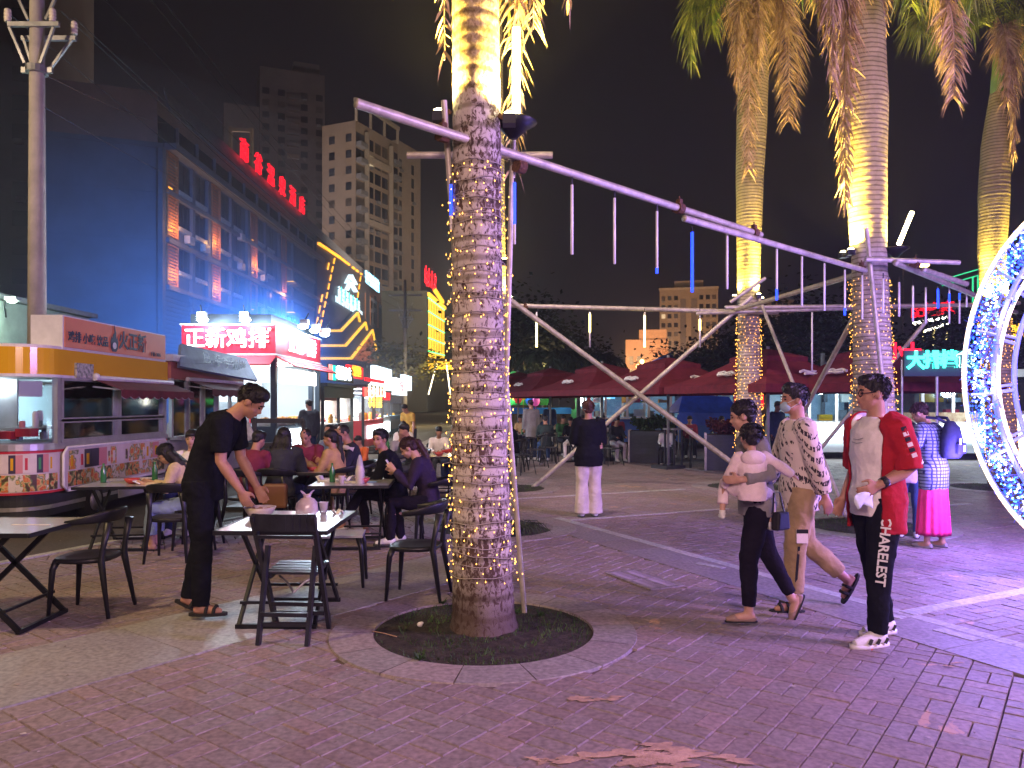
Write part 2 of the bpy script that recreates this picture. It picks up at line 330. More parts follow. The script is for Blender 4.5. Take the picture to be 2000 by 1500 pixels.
# planter rings and soil
SOIL = mat('soil', (.035,.030,.022), .95, var=.5, vs=14, bump=.9, bs=45)
GRS = mat('grass_blade', (.045,.10,.02), .7, var=.5, vs=3)
for q, (cx, cy_) in enumerate(PLANT):
    rg = bpy.data.objects.new('planter_kerb', None); col.objects.link(rg); rg.location = (cx, cy_, 0); rg.parent = None; rg['kind'] = 'structure'
    ns = 14
    for k in range(ns):
        a0 = 2*PI*k/ns+.1; s = MB(); m_ = 5; g_ = .0035
        ri = [(RIN, .002), (RIN, -.04)]; vs = []
        for j in range(m_+1):
            t_ = a0+2*PI/ns*j/m_; t_ = max(a0+g_, min(a0+2*PI/ns-g_, t_))
            c_, s_ = math.cos(t_), math.sin(t_)
            vs += [(RIN*c_, RIN*s_, -.05), ((RIN+.006)*c_, (RIN+.006)*s_, .007), ((ROUT-.006)*c_, (ROUT-.006)*s_, .007), (ROUT*c_, ROUT*s_, -.013)]
        fs = [(4*j+i, 4*j+4+i, 4*j+5+i, 4*j+1+i) for j in range(m_) for i in range(3)]
        s.add(vs, [f[::-1] for f in fs]); s.build('kerb_stone', RST, rg)
    s = MB(); rr = []
    for j in range(9):
        for k in range(28):
            r_ = RIN*j/8; t_ = 2*PI*k/28; rr.append((r_*math.cos(t_), r_*math.sin(t_), (-.004+.035*(1-j/8)+random.uniform(-.006,.006)) if j < 8 else -.006))
    s.add(rr, [(j*28+k, j*28+(k+1)%28, (j+1)*28+(k+1)%28, (j+1)*28+k)[::-1] for j in range(8) for k in range(28)])
    o = s.build('soil', SOIL, rg, True)
    s = MB(); nb = 2600 if q == 0 else 1100
    for _ in range(nb):
        r_ = RIN*math.sqrt(random.random())*.98; t_ = random.uniform(0, 2*PI)
        if q == 0 and math.sin(3*t_+1)+math.sin(5*r_*6+t_) < -.4: continue
        if q == 0 and r_ < .26: continue
        b = V((r_*math.cos(t_), r_*math.sin(t_), -.008+.035*(1-r_/RIN))); h = random.uniform(.012, .04)*(1.6 if random.random() < .06 else 1); an = random.uniform(0, 2*PI); dx = V((math.cos(an), math.sin(an), 0)); ln = V((random.uniform(-1,1), random.uniform(-1,1), 0))*h*.7
        s.add([b-dx*.004, b+dx*.004, b+ln+Z1*h], [(0,1,2)])
    o = s.build('grass', GRS, None); o.location = rg.location; o['kind'] = 'stuff'
# litter in the front planter and weeds
s = MB(); s.ell((0,0,0), (.020,.016,.018)); s.ell((.012,.006,.008), (.014,.012,.012)); tag(s.build('crumpled_tissue', M['paper'], loc=gp(820,1225)+Z1*.02), 'small crumpled white tissue lying on the soil left of the front palm trunk', 'litter')
s = MB(); a = gp(727,1236); b = gp(775,1247); s.tube([a+Z1*.012, (a+b)/2+Z1*.016, b+Z1*.012], .003, 6); tag(s.build('bamboo_skewer', mat('skewer', (.5,.33,.18), .7)), 'thin bamboo skewer lying over the kerb of the front planter', 'skewer')
for k, (u, v) in enumerate(((820,1290), (1055,1205), (865,1180), (1008,1198))):
    s = MB(); b = gp(u, v)
    for i in range(26):
        an = random.uniform(0, 2*PI); d = V((math.cos(an), math.sin(an), random.uniform(.3,1.2))).normalized(); l = random.uniform(.03,.08); sd_ = d.cross(Z1).normalized()*.008
        s.add([V((0,0,0)), d*l*.5+sd_, d*l, d*l*.5-sd_], [(0,1,2,3)])
    tag(s.build('weed', M['leaf'], loc=b), ['low leafy weed at the front left of the soil circle', 'small weed right of the front palm trunk', 'weed tuft behind the left side of the trunk', 'weed beside the foot of the steel prop'][k], 'weed', 'weeds in the front planter')
s = MB()
for i in range(46):
    an = random.uniform(0, 2*PI); l = random.uniform(.2,.42); d = V((math.cos(an), math.sin(an), 0)); p = [d*l*t*1.0+Z1*(l*1.5*t-l*1.5*t*t) for t in (0,.35,.7,1)]
    s.tube(p, [.006,.007,.005,.001], 4, False)
tag(s.build('spider_lily', M['darkleaf'], loc=(.1,9.55,0)), 'dark strappy plant on the soil circle behind the front palm', 'plant')
# drain grate
gr = thing('drain_grate', 'rectangular cast drain grate with slots set in the paving', 'drain', (1.20,7.03,.0), math.atan2(E2.y, E2.x))
W_, H_ = .74, .37
s = MB(); s.box((0,0,-.004), (W_,H_,.004)); s.build('sump', M['rubber'], gr)
s = MB()
for x, y, a, b in ((0,H_/2-.02,W_,.04), (0,-H_/2+.02,W_,.04), (W_/2-.02,0,.04,H_-.08), (-W_/2+.02,0,.04,H_-.08), (0,0,.035,H_-.08), (0,0,W_-.08,.034)): s.box((x,y,.004 if a != .035 else .0035), (a,b,.014))
M['drain'] = mat('drain_iron', (.30,.26,.25), .6, .4, var=.3, vs=12); s.build('frame', M['drain'], gr)
sl = MB(); sl.box((0,0,0), (.010,H_/2-.06,.012)); slm = sl.mesh('slat', M['drain'])
for k in range(26):
    for t_ in (-1, 1):
        x = -W_/2+.06+k*(W_-.12)/25
        if abs(x) > .025: meshobj('slat', slm, gr, (x, t_*(H_/4-.012), .004))

# dry sand swept over the pavers
SAND = mat('sand_patch', (.46,.31,.21), .95, var=.25, vs=9, bump=.3, bs=80)
rs = random.Random(21)
for u, v, r_, n_ in ((1250,1478,.17,7),(1330,1492,.14,5),(1165,1362,.09,4),(1068,1488,.06,3),(1860,1300,.05,2)):
    s = MB(); c = gp(u,v)
    for k in range(n_):
        cc = c+V((rs.gauss(0,r_), rs.gauss(0,r_*.4), 0)); a0 = rs.uniform(0,6); m_ = 26; ring = []
        for j in range(m_):
            t_ = 2*PI*j/m_; q_ = r_*(.45+.25*math.sin(2*t_+a0)+.16*math.sin(5*t_+a0*2)+.12*rs.uniform(-1,1)); ring.append(cc+V((q_*1.3*math.cos(t_), q_*.55*math.sin(t_), .0045+.0004*k)))
        s.add([cc+Z1*(.0062+.0004*k)]+ring, [(0,1+j,1+(j+1)%m_) for j in range(m_)])
    o = s.build('sand_patch', SAND, pv); o['kind'] = 'stuff'
# ================================================================ BUILDINGS
wallblue = mat('hotel_wall', (.20,.22,.26), .85, var=.12, vs=.6, bump=.1, bs=6)
wallbrown = mat('brown_siding', (.42,.27,.21), .85, var=.15, vs=.5)
louvre = mat('orange_louvre', (.55,.24,.10), .6, var=.15, vs=2)
metalp = mat('parapet_metal', (.34,.36,.42), .45, .3, var=.12, vs=.8)
ht = thing('hotel', 'long hotel with dark blue walls, orange louvre columns and red rooftop letters', 'hotel', (-25,55.3,0))
H = V((-25,55.3,0))
def hy(u): return -25*F/(u-1000)-55.3
def solid(name, foot, z0, z1, m, par, inset=0):
    n = len(foot); s = MB(); s.add([(x,y,z0) for x,y in foot]+[(x,y,z1) for x,y in foot], [tuple(range(n-1,-1,-1)), tuple(range(n,2*n))]+[(k,(k+1)%n,n+(k+1)%n,n+k) for k in range(n)])
    return s.build(name, m, par)
solid('wall', [(0,0),(0,96),(-14,96),(-7.2,-2.6)][::-1][::-1], 0, 20.0, wallblue, ht)
solid('upper_wall', [(-.9,.35),(-.9,96),(-14,96),(-7.2,-2.6),(-.9,-.32)], 20.0, 23.9, wallbrown, ht)
solid('gable_siding', [(-.4,-.15),(-.4,-.22),(-7.25,-2.69),(-7.25,-2.62)], 20.1, 24.0, wallbrown, ht)
for z in (6.9, 10.2, 13.4, 16.8, 20.0):
    s = MB(); s.add([(-.02,-.05,z),(-7.2,-2.65,z),(-7.2,-2.72,z),(-.02,-.12,z),(-.02,-.05,z+.35),(-7.2,-2.65,z+.35),(-7.2,-2.72,z+.35),(-.02,-.12,z+.35)], [(3,2,1,0),(4,5,6,7),(2,3,7,6),(0,1,5,4),(0,4,7,3),(1,2,6,5)]); s.build('string_course', wallblue, ht)
rail = MB(); rail.box((.45,22,20.15), (.9,44,.5)); rail.build('balcony_edge', metalp, ht)
rb = MB(); rb.box((.1,70,20.15), (.4,52,.5)); rb.build('cornice', metalp, ht)
gz = MB(); gz.box((0,0,0), (.06,3.5,2.0)); gzm = gz.mesh('glazing', M['dglass']); pst = MB(); pst.box((0,0,0), (.2,.22,2.3)); pstm = pst.mesh('mullion', metalp)
pp = MB(); pp.box((0,0,0), (.12,1.9,1.75), rot=Mx.Rotation(R(-16), 3, 'Y')); ppm = pp.mesh('parapet_panel', metalp)
for k in range(12):
    meshobj('glazing', gzm, ht, (-.83, 2+k*3.7, 21.7)); meshobj('mullion', pstm, ht, (-.75, .2+k*3.7, 21.7))
for k in range(48): meshobj('parapet_panel', ppm, ht, (.15, 1+k*1.98, 23.55))
win = MB(); win.box((0,0,0), (.05,2.1,2.15)); winm = win.mesh('window', M['dglass'])
winc = win.mesh('window', mat('hotel_curtain', (.06,.07,.10), .3, var=.5, vs=.8)); ac_ = MB(); ac_.box((0,0,0), (.45,.9,.6)); ac_.lathe([(.2,0)], 3) if False else None; ACH = ac_.mesh('air_conditioner', M['white'])
sil = MB(); sil.box((0,0,0), (.3,2.3,.32)); silm = sil.mesh('sill', M['white'])
frm = MB()
for a in (-1, 0, 1): frm.box((0,a*1.05,0), (.09,.07,2.15))
frmm = frm.mesh('window_frame', M['dark'])
slt = MB(); slt.box((0,0,0), (.10,1.6,.11), rot=Mx.Rotation(R(25), 3, 'Y')); sltm = slt.mesh('slat', louvre)
lfr = MB()
for y in (-.86,.86): lfr.box((0,y,0), (.2,.12,2.95))
lfr.box((0,0,1.42), (.2,1.6,.1)); lfr.box((0,0,-1.42), (.2,1.6,.1)); lfrm = lfr.mesh('louvre_frame', louvre)
lb = MB(); lb.box((0,0,0), (.05,.7,.06)); lbm = lb.mesh('light_bar', M['amber'])
blk = MB(); blk.box((0,0,0), (.06,1.5,.05)); 
pil = MB(); pil.box((0,0,0), (.35,.5,19)); pilm = pil.mesh('pilaster', wallblue)
LV = [(hy(329), 0), (hy(415), 1), (hy(490), 2), (hy(549.5), 3)]
for y, k in LV:
    for z in (18.35, 15.25, 11.7):
        f_ = meshobj('louvre_frame', lfrm, ht, (.25, y, z))
        for j in range(11): meshobj('slat', sltm, f_, (0, 0, -1.2+j*.24))
        b = meshobj('light_bar', lbm, f_, (-.12, 0, -1.0-.1*(k % 2)))
    for z in (12.6, 15.9, 18.6):
        for dy in (2.35, 5.35):
            if k == 3: continue
            if random.random() < .35: meshobj('air_conditioner', ACH, ht, (.32, y+dy+.6, z-1.75))
            wdw = meshobj('window', winm if random.random() < .6 else winc, ht, (.03, y+dy, z)); meshobj('sill', silm, wdw, (.1, 0, -1.2)); meshobj('window_frame', frmm, wdw, (.03, 0, 0))
    for dy in (-1.3, 3.85): meshobj('pilaster', pilm, ht, (.1, y+dy, 10.3))
for z in (10.05, 13.45, 16.9):
    s = MB(); s.box((.15,20.5,z), (.45,41,.32)); s.build('ledge', metalp, ht)
for j in range(26):
    s = MB() if j == 0 else s; s.box((.08, 13, 1.2+j*.33), (.1,26,.13))
o = s.build('cladding_slats', mat('ribbed_cladding', (.16,.17,.2), .6, .2), ht); o['kind'] = 'stuff'
for z in (11.6, 15.0):
    y = hy(562); s = MB(); s.box((.6,y,z), (1.2,1.8,.25)); bx = s.build('balcony', metalp, ht); s = MB(); s.box((.5,y,z+.2), (.7,1.5,.1)); s.build('light_bar', M['yellow'], bx)
    s = MB(); s.box((.3,y+9,z), (.5,16,.3)); s.build('ledge', metalp, ht)
lamp('louvre_fill', 'POINT', (-24.2, 64, 14.9), 110, (1,.45,.1), .3); lamp('louvre_fill', 'POINT', (-24.2, 64.3, 11.2), 110, (1,.45,.1), .3)  # added point fills before the louvres, apart from their light bars
lamp('louvre_fill', 'POINT', (-24.2, 56.2, 14.4), 90, (1,.45,.1), .3); lamp('louvre_fill', 'POINT', (-24.2, 56.2, 11.0), 90, (1,.45,.1), .3)
lamp('louvre_fill', 'POINT', (-24.2, 74, 14.9), 110, (1,.45,.1), .3); lamp('louvre_fill', 'POINT', (-24.2, 83.4, 13.5), 70, (1,.45,.1), .3)
# far end: dark screen wall, LED lines, letters
scr = MB(); scr.box((.35,hy(672),12), (.3,36,21.4)); scr.build('screen_wall', mat('screen_wall', (.045,.055,.075), .5), ht)
def pl(u, v, X=-24.35): return fx(X, u, v)-H
def led(pts, m, r, name='light_strip', par=None, dash=0):
    s = MB()
    for a, b in zip(pts, pts[1:]):
        a, b = V(a), V(b)
        if not dash: s.bar(a, b, r, r)
        else:
            n = max(1, int((b-a).length/dash))
            for i in range(n):
                if random.random() < .85: s.bar(a+(b-a)*((i+.1)/n), a+(b-a)*((i+.72)/n), r, r)
    return s.build(name, m, par)
led([pl(622,475), pl(664,503)], M['amber'], .28, par=ht); led([pl(664,503), pl(707,536)], M['amber'], .24, par=ht, dash=.9)
led([pl(654,503), pl(625,642)], M['amber'], .16, par=ht, dash=1.6); led([pl(643,512), pl(617,640)], M['amber'], .16, par=ht, dash=1.8); led([pl(705,538), pl(698,585)], M['amber'], .16, par=ht, dash=1.5)
for q in ([(628,646),(666,646),(699,611),(703,628)], [(628,675),(675,675),(714,630),(717,644)], [(628,700),(686,700),(728,645),(740,712)]):
    led([pl(*p_, X=-23.5) for p_ in q], M['yellow'], .3, 'light_strip', ht)
can = MB(); qs = [pl(628,640,-23.7), pl(666,640,-23.7), pl(699,606,-23.7), pl(728,640,-23.7), pl(742,712,-23.7), pl(688,706,-23.7), pl(628,708,-23.7)]
can.add(qs+[q_+V((-.6,0,0)) for q_ in qs], [tuple(range(7)), tuple(range(13,6,-1))]+[(k,(k+1)%7,7+(k+1)%7,7+k) for k in range(7)]); can.build('entrance_canopy', mat('canopy_dark', (.03,.03,.045), .5), ht)
cop = MB(); qs = [pl(690,702,-23.4), pl(728,655,-23.4), pl(738,712,-23.4)]; cop.add(qs+[q_+V((-.3,0,0)) for q_ in qs], [(0,1,2),(5,4,3),(0,2,5,3),(0,3,4,1),(1,4,5,2)]); cop.build('copper_panel', mat('copper_panel', (.5,.16,.05), .5), ht)
M['hotelwhite'] = emi('hotel_white', (.7,.93,1), 1.2)
for i, ch in enumerate('南谷温泉酒店'):
    txt(ch, 2.15, M['red'], (.35, 15.6+i*3.9, 24.9), Y1, Z1, ht, .12, .0)
    txt(ch, 1.9, M['hotelwhite'], pl(663+i*7.6, 573+i*5.2, -24.2), Y1, Z1, ht, .06, .0)
    if i: 
        s = MB(); p_ = pl(663+i*7.6-3.6, 573+i*5.2-2.6, -24.2); s.box(p_, (.08,.14,2.2)); s.build('divider', M['cyan'], ht)
    txt('家庭温泉旅馆'[i], 2.3, M['ltblue'], pl(716+i*4.5, 543+i*3.5, -24.5), Y1, Z1, ht, .06, .06)
txt('NAN GU HOT SPRING HOTEL', 1.3, M['hotelwhite'], pl(684,601,-24.2), Y1, Z1, ht, .05, .0, xs=1.1)
sb = MB(); a, b, c, d = pl(710,525,-24.6), pl(742,548,-24.6), pl(742,574,-24.6), pl(710,552,-24.6); sb.quad(a,d,c,b); sb.build('roof_sign_board', M['dark'], ht)
for k, (du, dv) in enumerate(((0,0),(0,14))):
    s = MB(); a = pl(676,553-0+dv,-24.2); b = pl(684,537+dv,-24.2); c = pl(694,556+dv,-24.2)
    s.bar(a,b,.8,.15); s.bar(b,c,.8,.15); s.build('chevron_logo', M['hotelwhite'], ht)
for u in (712, 722, 738):
    a = pl(u, 572+(u-712)*.6, -24.6); b = pl(u, 640, -24.6); s = MB(); s.bar(a, b, .55, .3, up=(1,0,0)); s.build('orange_fin', louvre, ht)
for k in range(3):
    for j in range(2):
        a = pl(717+k*8, 590+j*32, -24.8); meshobj('window', winm, ht, a)
# towers
ac_ = MB(); ac_.box((0,0,0), (.9,.5,.6)); ac_.box((0,-.26,0), (.5,.02,.5)); ACM = ac_.mesh('air_conditioner', M['grey'])
def windows(t, face, cols, rows, w_, h_, z0, dz, gm_=None, lit=0, proto={}):
    key = (w_, h_)
    if key not in proto:
        s = MB(); s.box((0,0,0), (w_,.12,h_)); p1 = s.mesh('window', M['dglass']); s = MB(); s.box((0,0,0), (w_,.12,h_)); p2 = s.mesh('window', mat('lit_window', (.5,.45,.3), .5, es=.35, ec=(1,.8,.5), nosample=True)); q3 = []
        for cc in ((.10,.085,.07),(.05,.06,.08)): s = MB(); s.box((0,0,0), (w_,.12,h_)); q3.append(s.mesh('window', mat('curtained_window', cc, .35, var=.4, vs=1.2)))
        proto[key] = (p1, p2, *q3)
    o0, ax, nrm = face; rz = math.atan2(ax.y, ax.x)
    for r_ in range(rows):
        for c_ in cols:
            p_ = o0+ax*c_+nrm*.0+Z1*(z0+r_*dz)
            wo = meshobj('window', proto[key][1 if random.random() < lit else (0 if random.random() < .6 else 2+int(random.random()*2))], t, p_, rz)
            if random.random() < .22: meshobj('air_conditioner', ACM, t, p_+nrm*.3-Z1*(h_/2+.35)+ax*random.uniform(-.3,.3), rz)
beige = mat('beige_render', (.36,.29,.22), .85, var=.1, vs=.25)
beige2 = mat('pale_frame', (.46,.40,.33), .85, var=.08, vs=.3)
tw = thing('apartment_tower', 'tall beige apartment tower with a slanted roof frame behind the hotel', 'tower', (-30.5,150,0), 0)
dirR = V((.406,.914,0)); dirL = V((-.914,.406,0)); nR = V((.914,-.406,0)); nL = V((-.406,-.914,0))
fp = [V((0,0,0)), dirR*15.2, dirR*15.2+dirL*8, dirL*8]
solid('wall', [(p.x,p.y) for p in fp], 0, 57, beige, tw)
windows(tw, (dirL*0+nL*.02, dirL, nL), (1.6,5.6), 17, 1.3, 1.5, 3.4, 3.15)
windows(tw, (nR*.02, dirR, nR), (1.4,13.7), 17, 2.6, 2.5, 3.2, 3.15, lit=.03)
for c in (5.0,7.6,10.2):
    windows(tw, (nR*.02, dirR, nR), (c,), 17, 2.0, 2.2, 3.2, 3.15, lit=.04)
for r_ in range(17):
    s = MB(); s.bar(nR*.6+dirR*.2+Z1*(2.1+r_*3.15), nR*.6+dirR*2.6+Z1*(2.1+r_*3.15), 1.2, .9); s.build('balcony', M['grey'], tw)
    s = MB(); s.bar(nR*.6+dirR*12.5+Z1*(2.1+r_*3.15), nR*.6+dirR*14.9+Z1*(2.1+r_*3.15), 1.2, .9); s.build('balcony', M['grey'], tw)
for c in (3.2, 12.0): s = MB(); s.bar(nR*.5+dirR*c, nR*.5+dirR*c+Z1*55.5, .8, .9); s.build('frame_column', beige2, tw)
for z in (12.5,25.2,37.8,50.4): s = MB(); s.bar(nR*.45+dirR*3.5+Z1*z, nR*.45+dirR*11.7+Z1*z, .9, 1.2); s.build('frame_beam', beige2, tw)
for c in (.1,5,10,15): s = MB(); s.bar(dirR*c+nR*.1+Z1*57, dirR*c+nR*.1+Z1*(61-.05*c), .5, .5); s.build('roof_post', beige2, tw)
s = MB(); s.bar(dirR*-.4+nR*.1+Z1*61, dirR*15.4+nR*.1+Z1*60.3, .6, .7); s.build('roof_beam', beige2, tw)
tw = thing('apartment_block', 'pale apartment block standing close behind the beige tower', 'tower', (-25.6,172,0), 0)
fp = [V((0,0,0)), dirR*10, dirR*10+dirL*7, dirL*5.2]
solid('wall', [(p.x,p.y) for p in fp], 0, 60, beige2, tw); windows(tw, (nR*.02, dirR, nR), (1.2,6.4), 18, 1.0, 2.2, 3, 3.1); solid('roof_slab', [(p.x*1.05,p.y*1.05) for p in fp], 60, 60.8, beige2, tw)
dkc = mat('dark_concrete', (.20,.18,.18), .9, var=.2, vs=.1)
tw = thing('unlit_tower', 'dark unlit high-rise behind the hotel roof letters', 'tower', (-62,215,0), math.radians(22))
s = MB(); s.box((0,0,46), (17,14,92)); s.build('wall', dkc, tw); s = MB(); s.box((-13,2,41), (9,12,82)); s.build('side_wall', dkc, tw); s = MB(); s.box((4,0,94), (7,8,4)); s.build('roof_house', dkc, tw)
windows(tw, (V((-7,-7.03,0)), X1, -Y1), (0,4,10,14), 24, 1.8, 1.7, 12, 3.2, lit=.02)
for r_ in range(24): s = MB(); s.box((0,-7.6,11+r_*3.2), (3.2,1.2,1.0)); s.build('balcony', beige if r_ in (18,14,9) else dkc, tw)
tw = thing('concrete_frame', 'thin rectangular roof frame above the hotel', 'frame', (-40.5,115,0), R(10)); 
for x in (-1.5,1.5): s = MB(); s.box((x,0,20), (.45,.45,46)); s.build('post', beige, tw)
for z in (34.5,42.6): s = MB(); s.box((0,0,z), (2.6,.45,.5)); s.build('crossbar', beige, tw)
tw = thing('dark_tower', 'dark tower at the left edge behind the concrete pole', 'tower', (-66,92,0), R(12))
s = MB(); s.box((0,0,32), (24,18,64)); s.build('wall', dkc, tw); windows(tw, (V((-1,-9.05,0)), X1, -Y1), (0,4,8,11), 19, 1.8, 1.7, 3, 3.2, lit=.03)
tw = thing('distant_apartment_tower', 'tan apartment tower far behind the parasols', 'tower', (57.5,250,0), R(-14))
s = MB(); s.box((0,0,19), (18,14,38)); s.build('wall', beige, tw); s = MB(); s.box((0,0,39.6), (9,8,3.2)); s.build('roof_house', beige, tw); s = MB(); s.box((0,0,38.3), (18.4,14.4,.7)); s.build('cornice', beige2, tw)
windows(tw, (V((-7.8,-7.04,0)), X1, -Y1), (0,1.9,3.9,11.7,13.7,15.6), 12, 1.2, 1.4, 4, 2.85, lit=.04); s = MB(); s.box((-1.7,-6.9,18), (1.8,.6,34)); s.build('dark_strip', dkc, tw); s = MB(); s.box((1.7,-6.9,18), (1.8,.6,34)); s.build('dark_strip', dkc, tw)  # recesses shown only as dark strips standing on the wall
tw = thing('distant_dim_tower', 'dim tower far right of the tan tower', 'tower', (86,250,0), R(-10)); s = MB(); s.box((0,0,17), (9,9,36)); s.build('wall', mat('dim_render', (.2,.17,.15), .9), tw); windows(tw, (V((-3,-4.53,0)), X1, -Y1), (0,3,6), 11, 1.2, 1.4, 3, 2.9)
pk = mat('pink_render', (.55,.34,.24), .85, var=.1, vs=.3)
tw = thing('pink_building', 'low salmon building with a stepped top behind the parasols', 'building', (31.4,180,0), R(-8)); s = MB(); s.box((0,0,8.2), (9.6,9,16.4)); s.build('wall', pk, tw); s = MB(); s.box((1.4,.5,17.6), (6.2,7,2.4)); s.build('roof_storey', pk, tw)
windows(tw, (V((-3.5,-4.53,0)), X1, -Y1), (0,1.8), 4, 1.0, 1.3, 3, 3)
txt('大酒店', 1.5, mat('brown_letters', (.25,.1,.06), .6), (2.6,-4.6,13.6), X1, Z1, tw, .1, .02)
lamp('building_fill', 'AREA', (24,150,10), 9000, (1,.55,.25), 5, (34,180,10)); lamp('building_fill', 'AREA', (-5,112,20), 7500, (1,.78,.58), 8, (-27,150,34)); lamp('building_fill', 'AREA', (40,205,14), 9000, (1,.55,.3), 8, (57,245,26))  # added area fills that brighten the far buildings
tw = thing('lit_lattice_building', 'low building outlined by green and yellow light tubes left of the front palm', 'building', (-15,136,0), 0)
s = MB(); s.box((-4,20,11), (8,40,21.4)); s.build('wall', mat('olive_wall', (.05,.05,.03), .8), tw)
def q2(u, v): return fx(-14.9, u, v)-V((-15,136,0))
for k in range(10):
    u = 838+k*3.2; led([q2(u, 578+(u-838)*.85), q2(u, 700)], M['yellow'], .20, 'light_tube', tw)
for k in range(5): led([q2(837, 582+k*26), q2(868, 606+k*22)], M['green'], .22, 'light_tube', tw)
led([q2(836,574), q2(869,602)], M['yellow'], .6, 'light_tube', tw); led([q2(849,566), q2(865,590)], M['yellow'], .6, 'light_tube', tw); led([q2(836,708), q2(876,710)], M['yellow'], .7, 'light_tube', tw)
tg = thing('rooftop_sign', 'red neon letters above the lit lattice building', 'sign', (-15,136,0)); 
for i, ch in enumerate('山水人家'): txt(ch, 3.6, M['red'], q2(832+i*6, 541+i*4.5), Y1, Z1, tg, .1, .05)
# greenish shed and lamp at the left edge, concrete pole, wires
sh = thing('shed', 'pale green walled shed under a lamp at the left edge', 'shed', (-13.6,19.5,0)); s = MB(); s.box((0,0,2.0), (3.6,4,4.0)); s.build('wall', mat('green_wall', (.35,.42,.38), .8, var=.2, vs=1.2), sh); s = MB(); s.box((0,0,4.08), (3.9,4.3,.12)); s.build('roof', M['grey'], sh)
lp = thing('wall_lamp', 'bright greenish white flood lamp on an arm above the shed', 'lamp', at(25,586,17.2)); s = MB(); s.tube([(-.35,.3,-.35),(-.25,.1,.0),(0,0,.05)], .02); s.build('arm', M['iron'], lp); s = MB(); s.box((0,0,.03), (.26,.2,.08)); s.build('housing', M['grey'], lp); s = MB(); s.ell((0,-.03,-.02), (.11,.09,.05)); s.build('lens', emi('lamp_lens', (.75,1,.8), 14), lp)
lamp('building_fill', 'AREA', (-45,120,12), 9000, (.8,.6,.6), 8, (-62,205,60))  # added area fill for the dark high-rise
lamp('wall_lamp_light', 'POINT', at(25,586,17.2)-V((0,.3,.25)), 60, (.7,1,.75), .1)
conc = mat('pole_concrete', (.46,.42,.37), .85, var=.15, vs=3, bump=.2, bs=30)
up = thing('utility_pole', 'tall round concrete pole with a crossarm and white insulators', 'utility pole', (-8.64,14,0))
s = MB(); s.lathe([(.17,0),(.105,11.4)], 20); s.build('pole', conc, up, True)
for z, l, y in ((8.45,.46,-.13), (8.32,.50,.13)): s = MB(); s.box((.02 if y < 0 else .14,y,z), (l*2,.07,.08)); s.build('crossarm', M['steel'], up)
s = MB(); s.lathe([(.19,7.62),(.19,7.74)], 16); s.box((.22,0,7.68), (.12,.06,.1)); s.box((-.22,0,7.68), (.12,.06,.1)); s.build('collar', M['steel'], up)
for a, b in (((-.42,-.13,8.4),(-.14,-.13,7.75)), ((.38,-.13,8.4),(.14,-.13,7.75)), ((-.32,.13,8.3),(-.14,.13,7.75)), ((.56,.13,8.3),(.15,.13,7.75)), ((-.16,0,8.6),(-.62,0,9.6)), ((.16,0,8.6),(.6,0,9.6))): s = MB(); s.bar(a, b, .045, .045); s.build('brace', M['steel'], up)
pr = [(.03,0),(.055,.0),(.06,.03),(.045,.04),(.062,.065),(.062,.09),(.045,.1),(.062,.125),(.062,.15),(.045,.16),(.06,.18),(.05,.22),(.025,.24)]
s = MB(); s.lathe(pr, 12); im = s.mesh('insulator', mat('porcelain', (.75,.68,.55), .3), True)
INS = [(-.45,-.13,8.5), (.36,-.13,8.5), (.60,.13,8.4)]
for p_ in INS: meshobj('insulator', im, up, p_)
up2 = dup(up, (-8.4,60.5,0), 0, 'far utility pole with crossarms in front of the beige tower')
for i, (z, l) in enumerate(((10.2,1.3),(9.0,1.3))): s = MB(); s.box((0,0,z), (l*2,.1,.12)); s.build('crossarm', M['steel'], up2)
wires = [((-9.2,14,8.75),(-9,60.5,9.2),.5), ((-8.2,14,8.75),(-8,60.5,9.2),.6), ((-7.98,14,8.65),(-7.6,60.5,9.1),.5), ((-9.2,14,10.9),(-9,60.5,10.4),.5), ((-8.4,14,11.2),(-8.3,60.5,10.5),.5), ((-7.9,14,10.9),(-7.5,60.5,10.4),.6), ((-8.5,14,7.6),(-24.5,58,23),.5), ((-8.5,14,7.0),(-24.5,66,20),.5)]
WN = ['lowest', 'second', 'third', 'outermost upper', 'topmost', 'inner upper', 'stay', 'drop']
for (a, b, sag), nm in zip(wires, WN):
    a, b = V(a), V(b); s = MB(); s.tube([a.lerp(b, t)-Z1*sag*4*t*(1-t) for t in np.linspace(0,1,14)], .0085, 4, False)
    tag(s.build('power_cable', M['iron']), 'thin %s black cable running from the concrete pole towards the hotel' % nm, 'cable', 'cables on the concrete pole')
# street lamps far off
for (u, v, Y, lab) in ((1805,518,70,'tall street lamp glowing orange right of the lit palm'), (1092,690,110,'street lamp glowing orange above the dark palms'), (1247,716,120,'orange globe lamp at the foot of the salmon building'), (1254,706,150,'small orange lamp beside the salmon building')):
    p_ = at(u, v, Y); t_ = thing('street_lamp', lab, 'street lamp', (p_.x,p_.y,0), 0, 'distant orange street lamps'); s = MB(); s.tube([(0 if u != 1805 else -1.9,0,0),(0 if u != 1805 else -1.9,0,p_.z-.2),(0,0,p_.z)], .07); s.build('post', M['steel'], t_); s = MB(); s.ell((0,0,p_.z), (.45,.4,.22) if u == 1805 else .38); s.build('globe', emi('sodium', (1,.5,.15), 9), t_, True)
